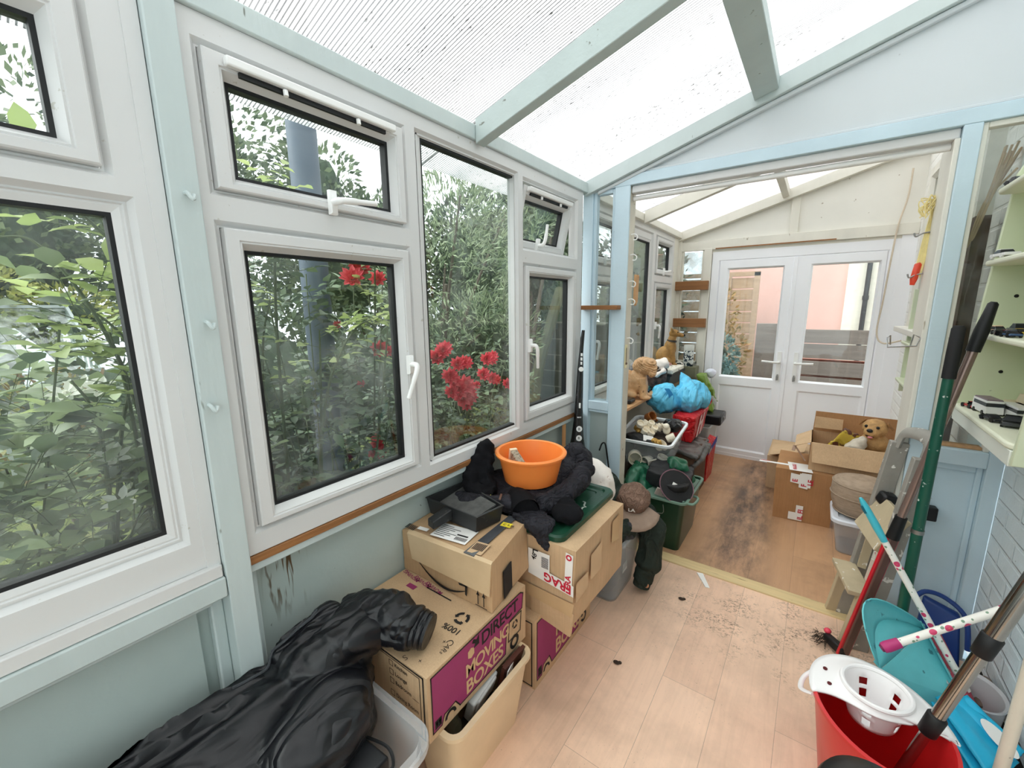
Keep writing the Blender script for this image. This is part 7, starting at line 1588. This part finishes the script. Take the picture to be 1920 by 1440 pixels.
mk('carry_handle', B().tube(bez([bc_ + Vector((-.155, -.02, .29)), bc_ + Vector((-.185, .02, .26)), bc_ + Vector((-.175, .09, .255)), bc_ + Vector((-.13, .12, .29))], 6), .008, 8, sq=(1, .6)), WHT, mb, ang=60)
# silver mop in the bucket
s0 = Vector((1.455, -.93, .285)); s1 = Vector((1.606, -.90, .898)); fm = lambda t: s0 + (s1 - s0) * t
sp_ = thing('mop', 'chrome mop pole with black joints standing in the red bucket', 'mop', s0)
mk('lower_shaft', B().tube([fm(-.12), fm(.30)], .0125, 18), mat('chrome_reflecting', (170, 166, 160), .18, .04, metal=1), sp_, ang=60)
mk('middle_shaft', B().tube([fm(.28), fm(.72)], .0155, 18), mat('chrome_reflecting', (170, 166, 160), .18, .04, metal=1), sp_, ang=60); mk('upper_shaft', B().tube([fm(.70), fm(1.6)], .018, 18), mat('chrome_reflecting', (170, 166, 160), .18, .04, metal=1), sp_, ang=60)
for t in (.30, .74): mk('joint', B().tube([fm(t - .055), fm(t - .05), fm(t + .04), fm(t + .045)], [.018, .0205, .0215, .019], 18), BLACK, sp_, ang=60)
# blue folded bags, grey bin, cream pole, black container
fbg = thing('folded_bag', 'bright blue folded plastic bag with white print beside the red bucket', 'bag', (1.66, -.68, .2))
CY = mat('cyan_bag_plastic', (40, 178, 218), .35, .08, 8, .25, 16)
o = [Vector(p) for p in ((1.575, -.60, .315), (1.66, -.535, .315), (1.755, -.66, .29), (1.65, -.80, .285))]
for k in range(4):
    off = Vector((-.012 * k, -.018 * k, -.022 * k))
    P_ = [o[0] + off * .8, o[1] + off * .3, o[2] + off * .4, o[3] + off * 1.2]
    b = B().grid(14, 14, lambda u, v: (P_[0].lerp(P_[3], u)).lerp(P_[1].lerp(P_[2], u), v) + Vector((0, 0, .008 * math.sin(v * 7 + k * 2) + .006 * noise.noise(Vector((u * 4, v * 4, k))))))
    lf = mk('fold', b, CY, fbg, recalc=False, ang=60); sm = lf.modifiers.new('thick', 'SOLIDIFY'); sm.thickness = .004
q = B()
for c_, r0, r1 in (((1.705, -.655, 0), .03, .05),):
    vs = []
    for k in range(28):
        t = 2 * PI * k / 28; vs.append(Vector((c_[0] + .045 * math.cos(t) * .55 - .02 * math.sin(t), c_[1] + .05 * math.sin(t), 0)))
    q.add([v + Vector((0, 0, .3175 - (v.y + .535) * -.13 + .0 - .0)) for v in vs], [tuple(range(28))])
mk('white_print', q, PAPER, fbg, recalc=False, smooth=False)
tagit(mk('crate', B().box(1.53, 1.75, -.85, -.62, FZ, .20), mat('dark_clutter_box', (44, 40, 38), .8, .2), bevel=.01), 'dark low crate under the blue folded bag', 'crate')
gb = thing('storage_bin', 'pale grey curved plastic bin behind the blue folded bag', 'bin', (1.70, -.42, FZ))
mk('bin_body', B().lathe([(0, 0), (.055, 0), (.07, .20), (.074, .204), (.072, .208), (.064, .2), (.05, .006), (0, .006)], (1.695, -.47, FZ), 32, None, 1.0, 1.3), mat('light_grey_plastic', (176, 174, 176), .35, .03), gb, ang=40)
lump('dust_cloth', B().tube(bez([(1.745, -.27, FZ + .03), (1.755, -.30, .22), (1.745, -.36, .26), (1.73, -.40, .2)], 5), .02, 10), mat('taupe_cloth', (118, 106, 94), .9, .2, 30), None, .007, folds(.004, 16), 1, label='taupe cloth squeezed between the grey bin and the brick wall', cat='cloth')
tagit(mk('cream_pole', B().tube([(1.668, -.80, FZ), (1.684, -.782, .6), (1.70, -.765, 1.15)], .0145, 16), mat('grubby_cream_paint', (224, 214, 196), .45, .06, 8, .2, 30, speck=(20, .66, (150, 136, 116)))), 'grubby cream wooden pole leaning on the brick wall in the near right corner', 'pole')
ck = thing('round_container', 'black domed lid of a round container in the near right foreground', 'container', (1.30, -1.56, FZ))
mk('container_body', B().lathe([(0, 0), (.075, 0), (.08, .01), (.08, .655)], (1.302, -1.552, FZ), 40), mat('black_satin_plastic', (28, 27, 26), .4, .06), ck, ang=40)
mk('domed_lid', B().lathe([(.084, .65), (.085, .665), (.078, .680), (.05, .692), (0, .697)], (1.302, -1.552, FZ), 40), mat('black_satin_plastic', (28, 27, 26), .4, .06), ck, ang=60)
tagit(mk('wall_clip', B().obox((1.605, .022, .705), (.045, .04, .06), (0, 0, .1)), BLACK, bevel=.005), 'small black clip fixed on the pale blue panel behind the green pole', 'clip')
tagit(mk('craft_knife', B().hexa([(.735, -.03, FZ), (.765, -.02, FZ), (.82, -.125, FZ), (.80, -.13, FZ), (.735, -.03, FZ + .006), (.765, -.02, FZ + .006), (.82, -.125, FZ + .003), (.80, -.13, FZ + .003)]), PAPER), 'small pointed white plastic sliver on the floor by the threshold', 'sliver')
for k, (x, y) in enumerate(((.72, -.30), (.60, -.86))): tagit(mk('dirt_crumb', B().ell((x, y, FZ + .004), (.014, .010, .005)).ell((x + .012, y + .008, FZ + .003), (.008, .008, .004)), mat('dark_crumb', (58, 44, 34), .9)), ('dark crumb of dirt in the middle of the front floor', 'white and dark crumb of dirt beside the purple boxes')[k], 'crumb')
for k, (y, z) in enumerate(((-1.972, 1.816), (-1.968, 1.544), (-1.985, 1.355))): tagit(mk('cup_hook', B().tube(bez([(.022, y, z + .008), (.036, y, z + .006), (.042, y + .006, z - .006), (.036, y + .012, z + .004)], 4), .0045, 8), BLUE), ('highest painted cup hook on the blue post between the windows', 'middle painted cup hook on the blue post between the windows', 'lowest painted cup hook on the blue post between the windows')[k], 'hook', 'painted hooks on the window post')
